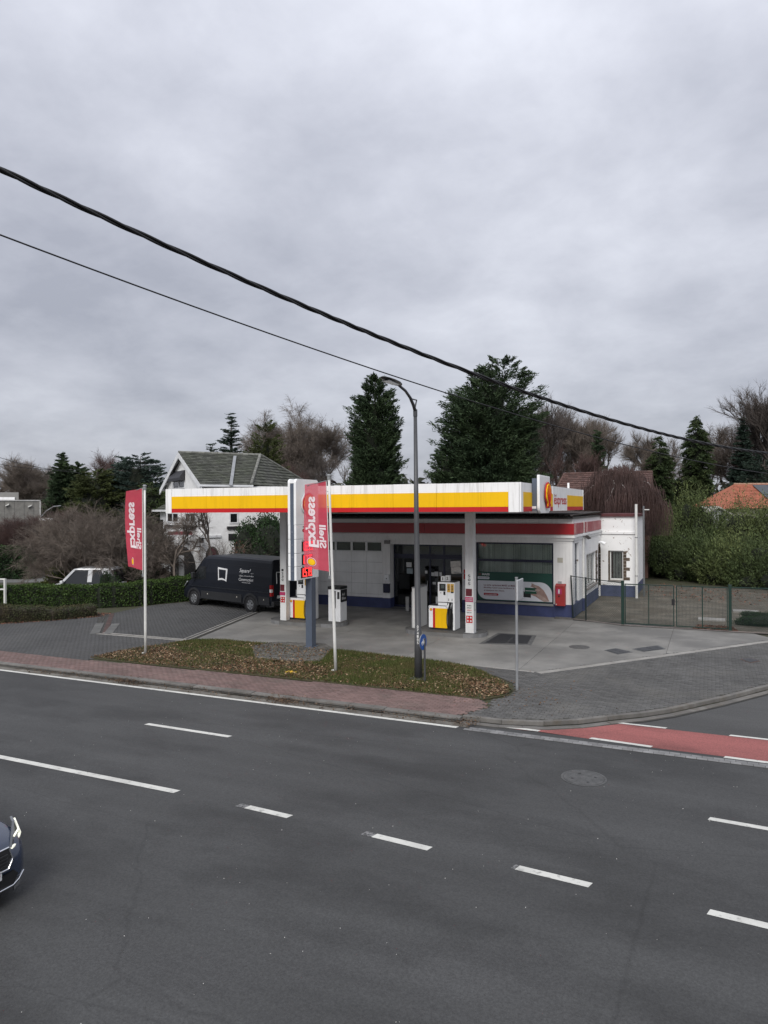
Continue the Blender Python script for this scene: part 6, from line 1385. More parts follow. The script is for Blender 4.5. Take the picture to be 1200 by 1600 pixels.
def hwin(px0, py0, px1, py1, face, n_=2, sill=True, label=None):
    if face == 'g': P = [tol(onp(a, b, HO + hd_ * .5, hd_)) for a, b in ((px0, py0), (px1, py1))]; (u0, u1), (z1, z0) = sorted((P[0][1], P[1][1])), (P[0][2], P[1][2]); mk = lambda a, b, c_, d, e, f_: (.5 - c_, .5 - d if False else .5 - d, a, b, e, f_)
    else: P = [tol(onp(a, b, HO + hg * .5, hg)) for a, b in ((px0, py0), (px1, py1))]; (u0, u1), (z1, z0) = sorted((P[0][0], P[1][0])), (P[0][2], P[1][2])
    def bb(a, b, out0, out1, e, f_):      # out: distance outwards from the wall face
        return (.5 - out1, .5 - out0, a, b, e, f_) if face == 'g' else (a, b, .5 - out1, .5 - out0, e, f_)
    fr = MB().box(*bb(u0, u0 + .07, .005, .04, z0, z1)).box(*bb(u1 - .07, u1, .005, .04, z0, z1)).box(*bb(u0 + .071, u1 - .071, .005, .04, z0, z0 + .08)).box(*bb(u0 + .071, u1 - .071, .005, .04, z1 - .07, z1))
    for k in range(1, n_): m_ = lerp(u0, u1, k / n_); fr.box(*bb(m_ - .06, m_ + .06, .004, .045, z0 + .081, z1 - .071))
    fr = fr.build('window', bw, wh, world=False); MB().box(*bb(u0 + .072, u1 - .072, .006, .02, z0 + .082, z1 - .072)).build('pane', CARGLASS, fr, world=False)
    if sill: MB().box(*bb(u0 - .15, u1 + .15, .0, .12, z0 - .32, z0 - .16)).build('sill', BLK, fr, world=False)
    return u0, u1, z0, z1
hwin(290, 801, 306, 817, 'g'); hwin(262, 801, 279, 817, 'g'); hwin(358, 801, 372, 818, 's', 1); a = hwin(272, 752, 289, 763, 'g', 2)
u0, u1, z0, z1 = a
MB().prism([(.5, u0 - .1, z1 + .62), (.44, u0 - .1, z1 + .62), (.12, u0 - .1, z1 + .14), (.12, u0 - .1, z1 - .04), (.44, u0 - .1, z1 - .04)], (0, u1 - u0 + .2, 0)).build('awning', mat('dark_awning', (.03, .03, .036), .7, .1, 3), wh, world=False)
P = [tol(onp(a, b, HO + hg * .5, hg)) for a, b in ((325, 857), (338, 892))]; u0, u1 = P[0][0], P[1][0]; z1 = P[0][2]
MB().prism([(u0, .38, 0), (u1, .38, 0), (u1, .38, z1 - .5)] + [((u0 + u1) / 2 + (u1 - u0) / 2 * math.cos(q * math.pi / 10), .38, z1 - .5 + .5 * math.sin(q * math.pi / 10)) for q in range(1, 10)] + [(u0, .38, z1 - .5)], (0, .1, 0)).build('arched_door', mat('door_dark_red', (.12, .035, .045), .6, .1, 3), wh, world=False)
MB().prism([(u0 - .15, .46, 0), (u1 + .15, .46, 0), (u1 + .15, .46, z1 - .5)] + [((u0 + u1) / 2 + ((u1 - u0) / 2 + .15) * math.cos(q * math.pi / 10), .46, z1 - .5 + .62 * math.sin(q * math.pi / 10)) for q in range(1, 10)] + [(u0 - .15, .46, z1 - .5)], (0, .035, 0)).build('door_surround', BLK, wh, world=False)
P = tol(onp(363, 839, HO + hg * .5, hg)); HB('vent_grille', BLK, P[0] - .25, P[0] + .25, .44, .498, P[2] - .2, P[2] + .2)
# dark arch and porch on the gable side
P = [tol(onp(a, b, HO + hd_ * .5, hd_)) for a, b in ((267, 850), (306, 893))]; v0, v1 = sorted((P[0][1], P[1][1])); z1 = P[0][2]
MB().prism([(.46, v0, 0), (.46, v1, 0), (.46, v1, z1 - 1.2)] + [(.46, (v0 + v1) / 2 + (v1 - v0) / 2 * math.cos(q * math.pi / 10), z1 - 1.2 + 1.2 * math.sin(q * math.pi / 10)) for q in range(1, 10)] + [(.46, v0, z1 - 1.2)], (.035, 0, 0)).build('archway_shade_panel', mat('archway_shade', (.02, .018, .016), .8), wh, world=False)  # flat dark panel on the wall, painted as the shade inside an open arch
q = onp(281, 868, HO - hd_ * .6, hd_); P = tol(q); HB('porch_pillar', BRICKW, -.8, -.5, P[1] - .55, P[1] + .45, 0, P[2])
pa, pb = Vector(tol(dep(314, 42.6, hgt(314, 840, 42.6)))), Vector(tol(dep(252, 47.5, hgt(252, 840, 47.5))))
MB().obox(pa, pb - pa, (-.10, 0, 0), (0, 0, .16)).build('pergola_beam', bw, wh, world=False); MB().obox(pa + Vector((0, -.06, -.02)), (1.2, 0, 0), (0, .1, 0), (0, 0, .14)).build('pergola_beam', bw, wh, world=False)
HB('pergola_post', bw, pa.x - .12, pa.x, pa.y + .02, pa.y + .14, 0, pa.z); MB().obox(lerp(pa, pb, .2) + Vector((0, 0, .17)), (pb - pa) * .6, (-.05, 0, 0), (0, 0, .22)).build('name_board', mat('faded_red_board', (.20, .04, .05), .7), wh, world=False)
HB('lantern', BLK, pa.x - .15, pa.x + .05, pa.y - .35, pa.y - .1, pa.z - .3, pa.z)
# low left wing
HB('wing_wall', BRICKW, 1.6, 8, HW_ - .5, 15.5, 0, 4.9)
tiles('roof_tiles', (1.2, HW_ - .49, 4.9), (0, 1, 0), (2.6, 0, 1.5), [(0, 0), (6.5, 0), (6.5, 3.0), (0, 3.0)], .32, .27, ROOFG, wh); HB('wing_gutter', bw, 1.08, 1.2, HW_ - .49, 16, 4.82, 4.96)
HB('wing_roof_back', ROOFG, 3.8, 8, HW_ - .49, 15.9, 4.9, 6.35)
for v in (10.6, 12.4, 14.2):
    f_ = HB('window', bw, 1.55, 1.6, v, v + 1.1, 3.0, 4.3); HB('pane', CARGLASS, 1.53, 1.55, v + .1, v + 1.0, 3.1, 4.2, par=f_)
    HB('wing_post', FLAGW, -.2, -.08, v - .3, v - .18, 0, 2.9)

# ================================================================= REAR HOUSE WITH BROWN TILES (behind the shop)
YR_ = 58.0; a, b = ony(882, 739, YR_), ony(966, 743, YR_); zr = (a.z + b.z) / 2 + .05; xr0, xr1 = a.x, ony(1020, 752, YR_).x
rh = thing('brick_house', (xr0, 45.5, 0), 'brick house with brown red tiled roof behind the shop and weeping tree', 'house'); ze, ye_, yb_ = 4.5, 53.2, 62.8
le = ony(848, 790, ye_).x
sll = math.hypot(YR_ - ye_, zr - ze); tiles('roof_tiles', (le, ye_, ze), (1, 0, 0), (0, YR_ - ye_, zr - ze), [(0, 0), (xr1 - le, 0), (xr1 - le, sll), (xr0 - le, sll)], .30, .28, ROOFB, rh, True)
tiles('roof_tiles', (le, yb_, ze), (1, 0, 0), (0, YR_ - yb_, zr - ze), [(0, 0), (xr1 - le, 0), (xr1 - le, sll), (xr0 - le, sll)], .30, .28, ROOFB, rh, True)
MB().quad((le, ye_, ze), (xr0, YR_, zr), (le, yb_, ze)).build('hip_slope', ROOFB, rh); ridge((xr0, YR_, zr + .03), (xr1, YR_, zr + .03), rh, ROOFB, world=True); ridge((le, ye_, ze + .04), (xr0, YR_, zr + .04), rh, ROOFB, world=True)
MB().prism([(xr1 - .3, ye_ + .3, 0), (xr1 - .3, yb_ - .3, 0), (xr1 - .3, yb_ - .3, ze), (xr1 - .3, YR_, zr - .06), (xr1 - .3, ye_ + .3, ze)], (.25, 0, 0)).build('gable_wall', BRICKR, rh)
MB().box(le + .6, xr1 - .31, ye_ + .3, ye_ + .6, 0, ze).build('front_wall', BRICKR, rh); MB().box(le + .6, le + .9, ye_ + .6, yb_ - .3, 0, ze).build('end_wall', BRICKR, rh)
# ================================================================= ORANGE ROOFED HOUSE far right
q0 = dep(1150, 66); oh = thing('orange_roof_house', (q0.x, q0.y, 0), 'house with bright orange tiled roof and dark solar panels above the green shrubs', 'house', rz=R(TH))
zr = hgt(1152, 757, 66); ze = hgt(1118, 795, 62); 
s2 = math.hypot(4.5, zr - ze); tiles('roof_tiles', (-2.6, -4.5, ze), (1, 0, 0), (0, 4.5, zr - ze), [(0, 0), (14, 0), (14, s2), (2.4, s2)], .3, .3, ROOFO, oh)
MB().quad((-2.6, -4.5, ze), (-.2, 0, zr), (-2.6, 4.5, ze)).build('hip_slope', ROOFO, oh, world=False); ridge((-.2, 0, zr + .03), (11.4, 0, zr + .03), oh, mat('pale_ridge', (.36, .22, .15), .85)); MB().box(-2, 11, -4, 4, 0, ze).build('wall', mat('cream_render', (.45, .42, .38), .85), oh, world=False)
nn = Vector((0, -(zr - ze), 4.5)).normalized()
for i in range(6):
    for j in range(2):
        o_ = Vector((1.3 + i * 1.25 - .4 * (0 if j else 1) * 0, -4.5, ze)) + Vector((0, 4.5, zr - ze)) / s2 * (.5 + j * (s2 * .42)) + nn * .10
        MB().obox(o_, (1.22, 0, 0), Vector((0, 4.5, zr - ze)) / s2 * (s2 * .40), nn * .04).build('solar_panel', mat('solar_panel', (.035, .042, .048), .25, .1, 2), oh, world=False)
q0 = dep(1121, 57); gh = thing('garden_gable', (q0.x, q0.y, 0), 'small pale gabled outbuilding peeping out of the green shrubs', 'outbuilding', rz=R(TH))
za, zb2 = hgt(1121, 791, 57), hgt(1121, 806, 57)
MB().prism([(-1.2, 0, 0), (1.2, 0, 0), (1.2, 0, zb2), (0, 0, za - .1), (-1.2, 0, zb2)], (0, 3, 0)).build('wall', mat('grey_boards', (.32, .33, .33), .8, .1, 3), gh, world=False)
for s_ in (-1, 1): MB().prism([(0, -.3, za), (s_ * 2.1, -.3, zb2 - .45), (s_ * 2.1, -.3, zb2 - .55), (0, -.3, za - .12)], (0, 3.4, 0)).build('roof', mat('pale_roof_edge', (.42, .40, .36), .8), gh, world=False)
MB().box(.1, .7, -.03, 0, zb2 - .5, zb2 + .1).build('window', CARGLASS, gh, world=False); MB().box(-1.0, 1.0, -1.2, -.4, 3.2, 3.35).build('porch_roof', FLAGW, gh, world=False)
# ================================================================= FLAT GREY BRICK BUILDING far left
q0 = dep(62, 62); fb = thing('flat_roof_building', (q0.x, q0.y, 0), 'low flat roofed grey brick building at the far left', 'building', rz=R(TH + 27)); zt1 = hgt(40, 783, 62)
MB().box(-9, 0, 0, 9, 0, zt1).build('wall', BRICKG, fb, world=False); MB().box(-9.05, .06, -.06, 9, zt1, zt1 + .10).build('roof_edge', mat('pale_coping', (.40, .40, .39), .7), fb, world=False); MB().box(-.02, .10, -.04, .3, .5, zt1 - .02).build('corner_trim', mat('pale_coping', (.40, .40, .39)), fb, world=False)
MB().box(-9, -1.6, 2.0, 8, zt1 + .12, zt1 + .78).build('roof_storey', mat('grey_panels', (.24, .235, .22), .8, .1, 1), fb, world=False); MB().box(-9, -1.9, 1.9, 1.99, zt1 + .13, zt1 + .36).build('white_strip', WHITE, fb, world=False)
for x, z in ((-2.6, zt1 - .45), (-.9, zt1 - .55)): MB().obox((x, -.2, z), (.28, 0, .14), (0, .2, 0), (0, 0, .10)).build('wall_lamp', FLAGW, fb, world=False)
for k in range(12): MB().box(-8.6 + k * .74, -8.6 + k * .74 + .015, -.012, 0, .3, zt1 - .03).build('wall_joint', DARK, fb, world=False)
q0 = dep(66, 60); cpt = thing('carport', (q0.x, q0.y, 0), 'white edged carport roof with a curved pole beside the grey brick building', 'carport', rz=R(TH)); z_ = hgt(72, 812, 60)
MB().box(-.3, 1.2, 0, 4, z_ - .1, z_ + .12).build('roof', WHITE, cpt, world=False); 
for xa_, ya_ in ((1.05, .1), (1.05, 3.7), (-.2, .1)): MB().box(xa_, xa_ + .1, ya_, ya_ + .1, 0, z_ - .1).build('post', GALV, cpt, world=False)
MB().tube([(-.1, -.1, z_ + .2), (.4, -.1, z_ + .75), (1.0, -.1, z_ + 1.1), (1.6, -.1, z_ + 1.15)], .035, 6).build('curved_pole', GALV, cpt, world=False)

# ================================================================= HEDGES, SHRUBS, TREES
DK = mat('foliage_core_shade', (.012, .017, .008), .95, .3, 2)  # near-black for the plant cores: shade inside the foliage put into the colour
hedge('clipped_hedge', [(-36, 24.7), (-32.3, 26.9), (-28.6, 28.0), (-27.4, 29.3), (-26.3, 32.2), (-25.2, 35.0)], 1.0, 1.12, 'long clipped green hedge behind the parking area and low hedge', LHEDGE, DK, 30000, .085, hf=lambda u: .95 + .35 * max(0, u - .45) / .55)
hedge('low_hedge', [(-31.5, 20.6), (-29.4, 22.2), (-27.6, 24.0), (-26.7, 25.6)], 1.15, .62, 'low rounded grey green ground hedge among brown leaves at the left', LHEDGET, mat('hedge_twig_heart', (.035, .028, .018), .95, .3, 3), 12000, .06, wob=.14, hf=lambda u: 1.0 + .25 * math.sin(u * 5))
a, b = dep(-60, 53), dep(57, 53); hedge('tall_hedge', [(a.x, a.y), (b.x, b.y)], 1.4, 2.3, 'tall dark clipped hedge in front of the parked cars at the far left', LLAUR, DK, 9000, .15)
blob('yellow_green_bush', dep(90, 44.5), (1.35, 1.3, 1.65), 'rounded yellow green bush left of the white car', LYEL, DK, n_=5000, lf=.13, lumps=6)
blob('laurel', dep(412, 43), (1.9, 2.0, 5.6), 'tall dark evergreen shrub between the white house and the canopy column', LLAUR, DK, n_=15000, lf=.16, lumps=14)
blob('laurel', dep(448, 46), (2.2, 2.0, 5.0), 'dark evergreen shrub mostly behind the column and price pylon', LLAUR, DK, n_=8000, lf=.17, lumps=10)
blob('laurel', dep(384, 44), (.9, 1.0, 3.9), 'dark evergreen shrub standing against the white house wall behind the van', LLAUR, DK, n_=4000, lf=.15, lumps=6)
blob('round_topiary', dep(300, 41.2), (.42, .42, 1.65), 'small dark clipped rounded bush by the white house porch', LLAUR, DK, n_=2500, lf=.08, lumps=5)
blob('red_leaved_shrub', dep(366, 41), (.95, .8, 2.9), 'bare shrub with sparse rust coloured leaves behind the van roof', LRUST, DK, n_=1500, lf=.10, lumps=6, core=0)
blob('dark_garden_shrub', dep(250, 44), (1.6, 1.2, 1.9), 'dark low shrub in front of the white house porch', LLAUR, DK, n_=4000, lf=.13, lumps=6); blob('dark_garden_shrub', dep(170, 43), (1.8, 1.2, 1.7), 'dark low shrub behind the hedge right of the white car', LLAUR, DK, n_=4500, lf=.13, lumps=6)
blob('dark_garden_shrub', dep(176, 38.0), (.95, .55, 2.1), 'dark shrub covering the rear of the white car', LLAUR, DK, n_=3500, lf=.10, lumps=6); blob('dark_garden_shrub', dep(222, 42), (1.3, 1.2, 1.75), 'dark low shrub behind the left flagpole', LLAUR, DK, n_=3500, lf=.12, lumps=6)
# brown twiggy shrubs at the left
bare_tree('twiggy_shrub', dep(150, 41.5), 5.9, 1.35, 'large bare brown twiggy shrub behind the hedge and white car', TWIG, BARK, 11, 4, stems=9, upw=.25, twigs=14, tw=.022, r0=.075, tl=.62, droop=.2, cat='bush')
bare_tree('twiggy_shrub', dep(195, 42.5), 5.0, 1.3, 'bare brown twiggy shrub just behind the left flag', TWIG, BARK, 12, 4, stems=7, upw=.25, twigs=14, tw=.022, r0=.07, tl=.6, droop=.2, cat='bush')
bare_tree('twiggy_shrub', dep(105, 45), 4.0, 1.4, 'low spreading bare brown shrub at the left of the white car', TWIG, BARK, 13, 4, stems=8, upw=.2, twigs=14, tw=.022, r0=.06, tl=.6, droop=.2, cat='bush')
bare_tree('twiggy_shrub', dep(40, 58), 4.9, 1.3, 'purple brown bare shrub in front of the grey brick building', TWIGR, BARK, 14, 4, stems=6, upw=.2, twigs=16, tw=.024, r0=.06, tl=.9, cat='bush'); bare_tree('twiggy_shrub', dep(-5, 57), 4.6, 1.3, 'purple brown bare shrub cut by the left picture edge', TWIGR, BARK, 19, 4, stems=6, upw=.2, twigs=14, tw=.024, r0=.06, tl=.9, cat='bush')
bare_tree('twiggy_shrub', dep(92, 60), 5.4, 1.3, 'reddish bare shrub between grey brick building and dark conifer', TWIGR, BARK, 15, 4, stems=6, upw=.3, twigs=16, tw=.028, r0=.06, tl=1.0, cat='bush')
blob('undergrowth_bush', dep(40, 60), (4.5, 1.5, 2.6), 'dark undergrowth beneath the bare shrubs at the far left', LLAUR, DK, n_=5000, lf=.2, lumps=8); blob('undergrowth_bush', dep(95, 62), (3.0, 1.5, 3.0), 'dark undergrowth below the dark conifer at the left', LLAUR, DK, n_=5000, lf=.2, lumps=8)
bare_tree('bare_tree', dep(272, 40.3), 5.2, 1.45, 'small bare tree with tangled branches in front of the white house gable', TWIG, BARK, 16, 4, upw=.1, twigs=14, tw=.024, r0=.10, start=.22, tl=.55, droop=.25)
bare_tree('bare_tree', dep(240, 41.5), 4.7, 1.2, 'small bare tree right of the left flagpole before the white house', TWIG, BARK, 26, 4, upw=.2, twigs=9, tw=.02, r0=.08, start=.25, tl=.55, droop=.15)
bare_tree('bare_tree', dep(335, 40.5), 5.9, .8, 'slender dark bare tree against the white house wall behind the van', TWIGD, TWIGD, 17, 3, upw=.7, twigs=6, tw=.016, r0=.085, start=.45, tl=.5)
bare_tree('bare_shrub', dep(368, 41.3), 3.6, 1.3, 'fine bare shrub rising behind the dark van', TWIG, BARK, 18, 3, stems=4, upw=.4, twigs=10, tw=.016, r0=.04, tl=.5, cat='bush')

H = hgt
conifer('conifer', dep(587, 60), H(587, 583, 60), 2.95, 'dense dark green columnar conifer left of the street lamp head', LCYP, DK, 'column', nb=620, per=62, lf=.42, up=.62, trunk_r=.3)
conifer('conifer', dep(765, 58), H(762, 552, 58), 5.2, 'largest broad dark conifer with ragged top right of the street lamp', LCYP, DK, 'column', nb=1150, per=62, lf=.44, up=.55, tops=3, trunk_r=.45)
conifer('conifer', dep(706, 57), 10.6, 2.6, 'lower side conifer leaning against the left of the largest conifer', LCYP, DK, 'column', nb=330, per=60, lf=.42, up=.5, trunk_r=.25)
conifer('spruce', dep(362, 60), H(362, 645, 60), 3.4, 'dark spruce with open tiers rising behind the white house roof', LSPR, DK, 'spruce', nb=230, per=60, lf=.30, up=.25, droop=-.1, flat=.25, core=.25); conifer('spruce', dep(331, 62), H(331, 688, 62), 3.4, 'smaller spruce top just left of the taller one behind the white house', LSPR, DK, 'spruce', nb=130, per=50, lf=.28, up=.25, flat=.25, core=.25)
conifer('conifer', dep(415, 58), H(413, 657, 58), 1.7, 'loose olive green conifer right of the white house ridge', LOLV, DK, 'egg', nb=200, per=60, lf=.34, up=.6, core=.35)
conifer('conifer', dep(98, 72), H(98, 708, 72), 2.7, 'dark green conifer with pointed top behind the grey brick building', LCYP, DK, 'cone', nb=380, per=60, lf=.48, up=.35); conifer('conifer', dep(122, 73), H(122, 722, 73), 2.6, 'dark green conifer merging with the pointed one at the left', LCYP, DK, 'column', nb=300, per=60, lf=.48, up=.4)
conifer('conifer', dep(152, 68), H(152, 729, 68), 2.9, 'olive brown conifer between dark conifer and blue green cedar', LOLV, DK, 'egg', nb=330, per=60, lf=.45, up=.3)
conifer('cedar', dep(220, 70), H(218, 706, 70), 3.3, 'broad rounded blue green cedar left of the white house', LBLU, DK, 'egg', nb=420, per=62, lf=.42, up=.25, flat=.35); conifer('cedar', dep(194, 71), H(194, 712, 71), 1.9, 'blue green cedar crown left of the broad one', LBLU, DK, 'egg', nb=200, per=60, lf=.42, up=.25, flat=.35)
conifer('green_tree', dep(238, 58), H(238, 752, 58), 2.0, 'fresh green bushy tree peeping above the left wing of the white house', LMIX, DK, 'egg', nb=220, per=60, lf=.36, up=.3)
conifer('column_cypress', dep(1031, 75), H(1031, 679, 75), 1.75, 'shorter ivy clad columnar tree right of the weeping tree', LIVY, DK, 'column', nb=300, per=60, lf=.42, up=.1, droop=-.5); conifer('column_cypress', dep(1090, 75), H(1089, 647, 75), 1.95, 'taller ivy clad columnar tree with a pointed top', LIVY, DK, 'column', nb=380, per=60, lf=.42, up=.1, droop=-.5)
conifer('conifer', dep(1062, 88), H(1062, 738, 88), 2.6, 'low dark evergreen between the two columnar trees', LIVY, DK, 'egg', nb=220, per=50, lf=.5)
conifer('spruce', dep(1161, 82), H(1161, 652, 82), 2.9, 'dark spruce at the right with drooping tiers beside the bare birch', LSPR, DK, 'spruce', nb=360, per=60, lf=.42, up=.15, flat=.3, core=.35); conifer('spruce', dep(934, 72), H(934, 671, 72), 1.6, 'small dark conifer among bare trees right of the largest conifer', LCYP, DK, 'cone', nb=220, per=60, lf=.36, up=.4)
conifer('conifer', dep(1195, 78), 10.5, 3.2, 'dark evergreen mass behind the orange roof at the right edge', LSPR, DK, 'egg', nb=260, per=55, lf=.48)
BT_ = lambda px, D, py, sp, lab, seed, m=TWIG, bark=BARK, **k: bare_tree('bare_tree', dep(px, D), H(px, py, D), sp, lab, m, bark, seed, **k)
BT_(445, 76, 652, .75, 'bare grey birch nearest to the white house roof', 31, bark=BIRCHB, levels=5, twigs=12, tw=.045, r0=.14, tl=1.2, droop=.5, upw=.7); BT_(482, 78, 650, .7, 'bare grey birch in the middle of the group behind the canopy', 32, bark=BIRCHB, levels=5, twigs=12, tw=.045, r0=.14, tl=1.2, droop=.5, upw=.7)
BT_(520, 75, 611, .75, 'tallest bare birch just left of the columnar conifer', 33, bark=BIRCHB, levels=5, twigs=12, tw=.045, r0=.16, tl=1.3, droop=.5, upw=.7); BT_(555, 66, 690, .95, 'lower bare tree in front of the columnar conifer foot', 34, m=TWIGD, levels=4, twigs=10, tw=.035, tl=1.0)
BT_(500, 68, 700, .95, 'lower bare brown tree behind the price pylon', 35, m=TWIGD, levels=5, twigs=9, tw=.035, tl=1.0); BT_(455, 66, 712, .95, 'low bare brown tree at the right end of the mossy roof', 39, m=TWIGR, levels=4, twigs=12, tw=.035, tl=1.0)
BT_(432, 80, 668, .8, 'bare birch just behind the mossy roof ridge', 51, bark=BIRCHB, levels=5, twigs=12, tw=.045, r0=.13, tl=1.2, droop=.4, upw=.7); BT_(502, 82, 640, .8, 'slim bare birch between two taller birches behind the canopy', 52, bark=BIRCHB, levels=5, twigs=14, tw=.045, r0=.13, tl=1.2, droop=.4, upw=.7); BT_(466, 84, 640, .9, 'wide bare birch at the back of the birch group', 53, bark=BIRCHB, levels=5, twigs=14, tw=.045, r0=.13, tl=1.3, droop=.4, upw=.7); BT_(50, 100, 716, 1., 'bare tree over the flat roof with many fine twigs', 54, levels=5, twigs=14, tw=.06, tl=1.5); BT_(1000, 88, 668, .9, 'bare tree right above the weeping tree', 55, levels=5, twigs=12, tw=.05, tl=1.3); BT_(842, 74, 640, .9, 'bare tree at the right flank of the largest conifer', 56, m=TWIGD, levels=5, twigs=10, tw=.05, tl=1.2, upw=.7)
BT_(866, 80, 604, .7, 'tall bare tree close behind the largest conifer', 36, m=TWIGD, levels=5, twigs=8, tw=.05, r0=.2, tl=1.2, upw=.8); BT_(905, 84, 632, .8, 'bare tree with fine crown left of the small dark conifer', 37, m=TWIG, levels=5, twigs=8, tw=.05, r0=.2, tl=1.3, upw=.7); BT_(960, 86, 640, .85, 'bare tree with wide fine crown above the brown tiled roof', 38, m=TWIG, levels=5, twigs=8, tw=.05, r0=.2, tl=1.3, upw=.7)
BT_(885, 70, 690, .9, 'reddish bare tree just behind the brown tiled roof', 40, m=TWIGR, levels=4, twigs=14, tw=.04, tl=1.0)
BT_(1126, 90, 657, .75, 'pale bare birch between columnar tree and right spruce', 41, bark=BIRCHB, levels=5, twigs=10, tw=.055, r0=.14, tl=1.4, droop=.4); BT_(1212, 84, 586, .95, 'big bare tree with ascending branches at the right edge', 42, m=TWIGD, levels=5, twigs=8, tw=.055, r0=.35, tl=1.5, upw=.8); BT_(1180, 92, 660, .9, 'bare brown tree behind the right spruce', 43, m=TWIGR, levels=5, twigs=8, tw=.055, tl=1.4)
BT_(165, 95, 696, .9, 'rounded bare reddish tree behind the olive conifer', 44, m=TWIGR, levels=5, twigs=10, tw=.06, tl=1.4); BT_(24, 105, 704, .9, 'bare tree with fine pale crown at the far left above the flat roof', 45, m=TWIG, levels=5, twigs=8, tw=.06, r0=.25, tl=1.5); BT_(72, 112, 722, .9, 'smaller bare tree behind the flat roof next to the dark conifer', 46, m=TWIG, levels=5, twigs=8, tw=.06, tl=1.5); BT_(-22, 108, 712, .9, 'bare tree partly cut by the left edge of the picture', 47, m=TWIG, levels=5, twigs=7, tw=.06, tl=1.5)
# weeping tree
def weeping(loc, H_, r_, label):
    t = thing('weeping_tree', loc, label, 'tree'); x0, y0, z0 = loc; rs = random.Random(5)
    MB().tube([(x0, y0, -.1), (x0 + .1, y0, H_ * .45), (x0, y0, H_ * .8)], [.28, .2, .12], 8).build('trunk', BIRCHB, t)
    A, B, RA, RB = [], [], [], []; tips = []
    for k in range(46):
        az = k * 2.4 + rs.uniform(-.3, .3); rr = r_ * rs.uniform(.25, 1.0); zz_ = H_ * (1 - .30 * (rr / r_) ** 2) * rs.uniform(.93, 1.0); p = Vector((x0, y0, H_ * rs.uniform(.5, .8))); e = Vector((x0 + math.cos(az) * rr, y0 + math.sin(az) * rr, zz_ * .9)); m_ = (p + e) / 2 + Vector((0, 0, H_ * .12)); prev = p
        for q in range(1, 9):
            u = q / 8; c_ = p * (1 - u) ** 2 + m_ * 2 * u * (1 - u) + e * u * u + Vector((rs.gauss(0, .08), rs.gauss(0, .08), rs.gauss(0, .06))); A.append(prev[:]); B.append(c_[:]); RA.append(.06 * (1.1 - u)); RB.append(.06 * (1.0 - u) + .008); prev = c_
            if u > .3: tips.append(c_)
    lv, lf2 = segs_np(A, B, RA, RB); npmesh('limbs', lv, lf2, BIRCHB, t)
    n_ = 7500; T_ = np.array([tips[i][:] for i in np.random.randint(0, len(tips), n_)]) + np.random.normal(size=(n_, 3)) * [.30, .30, .12]; L_ = np.minimum(rnd(n_, .35, 1) ** .8 * H_ * .50, T_[:, 2] - 3.1); parts = []; P = T_; out = (T_[:, :2] - [x0, y0]); out /= np.linalg.norm(out, axis=1, keepdims=True).clip(.1)
    for q in range(4):
        Q = P.copy(); Q[:, 2] -= L_ / 4; Q[:, :2] += out * (.10 if q == 0 else .02) + np.random.normal(size=(n_, 2)) * .05; parts.append(segs_np(P, Q, np.full(n_, .016 - .003 * q), np.full(n_, .013 - .003 * q))); P = Q
    V, F__ = cat_np(parts); npmesh('crown', V, F__, TWIGR, t)
weeping(dep(966, 47.6), H(972, 710, 47.6), 2.85, 'reddish brown weeping tree with hanging twigs over the brown tiled roof')
# green mass on the right
for i, (px, D, py, rx, lab, m_) in enumerate(((1036, 55, 792, 2.3, 'feathery green shrub next to the weeping tree', LBAM), (1082, 52, 764, 1.9, 'tallest feathery shrub with a pointed top behind the gates', LBAM), (1116, 51, 806, 2.2, 'green shrub below the small pale gable', LMIX), (1158, 50, 790, 2.6, 'light green feathery shrub in front of the orange roof', LBAM), (1200, 48, 782, 2.6, 'light green feathery shrub cut by the right picture edge', LBAM),
                                                 (1024, 52.5, 846, 1.8, 'dark green lower shrub behind the grey pole', LMIX), (1062, 49.5, 842, 2.1, 'rounded lower shrub in the middle of the green bank', LMIX), (1106, 47.5, 850, 2.0, 'dark lower shrub behind the right gate leaf', LMIX), (1148, 46.0, 852, 2.0, 'mid green lower shrub right of the gates', LBAM), (1196, 44, 846, 2.2, 'mid green lower shrub at the right picture edge', LMIX))):
    blob('bamboo_shrub' if m_ is LBAM else 'green_shrub', dep(px, D), (rx, rx * .8, H(px, py, D) * .93), lab, m_, DK, n_=11000, lf=.19, lumps=16, wdr=.25, droop=.2, spray=900, core=.55)
a = onz(1178, 978); blob('ground_cover_shrub', (a.x + .35, a.y + .15, 0), (1.25, .6, .62), 'low dark ground cover at the right end of the fence', LLAUR, DK, n_=5000, lf=.06, lumps=8); blob('ground_cover_shrub', (a.x + 2.4, a.y, 0), (1.3, .7, .7), 'low dark ground cover beyond the right picture edge', LLAUR, DK, n_=3000, lf=.07, lumps=6)
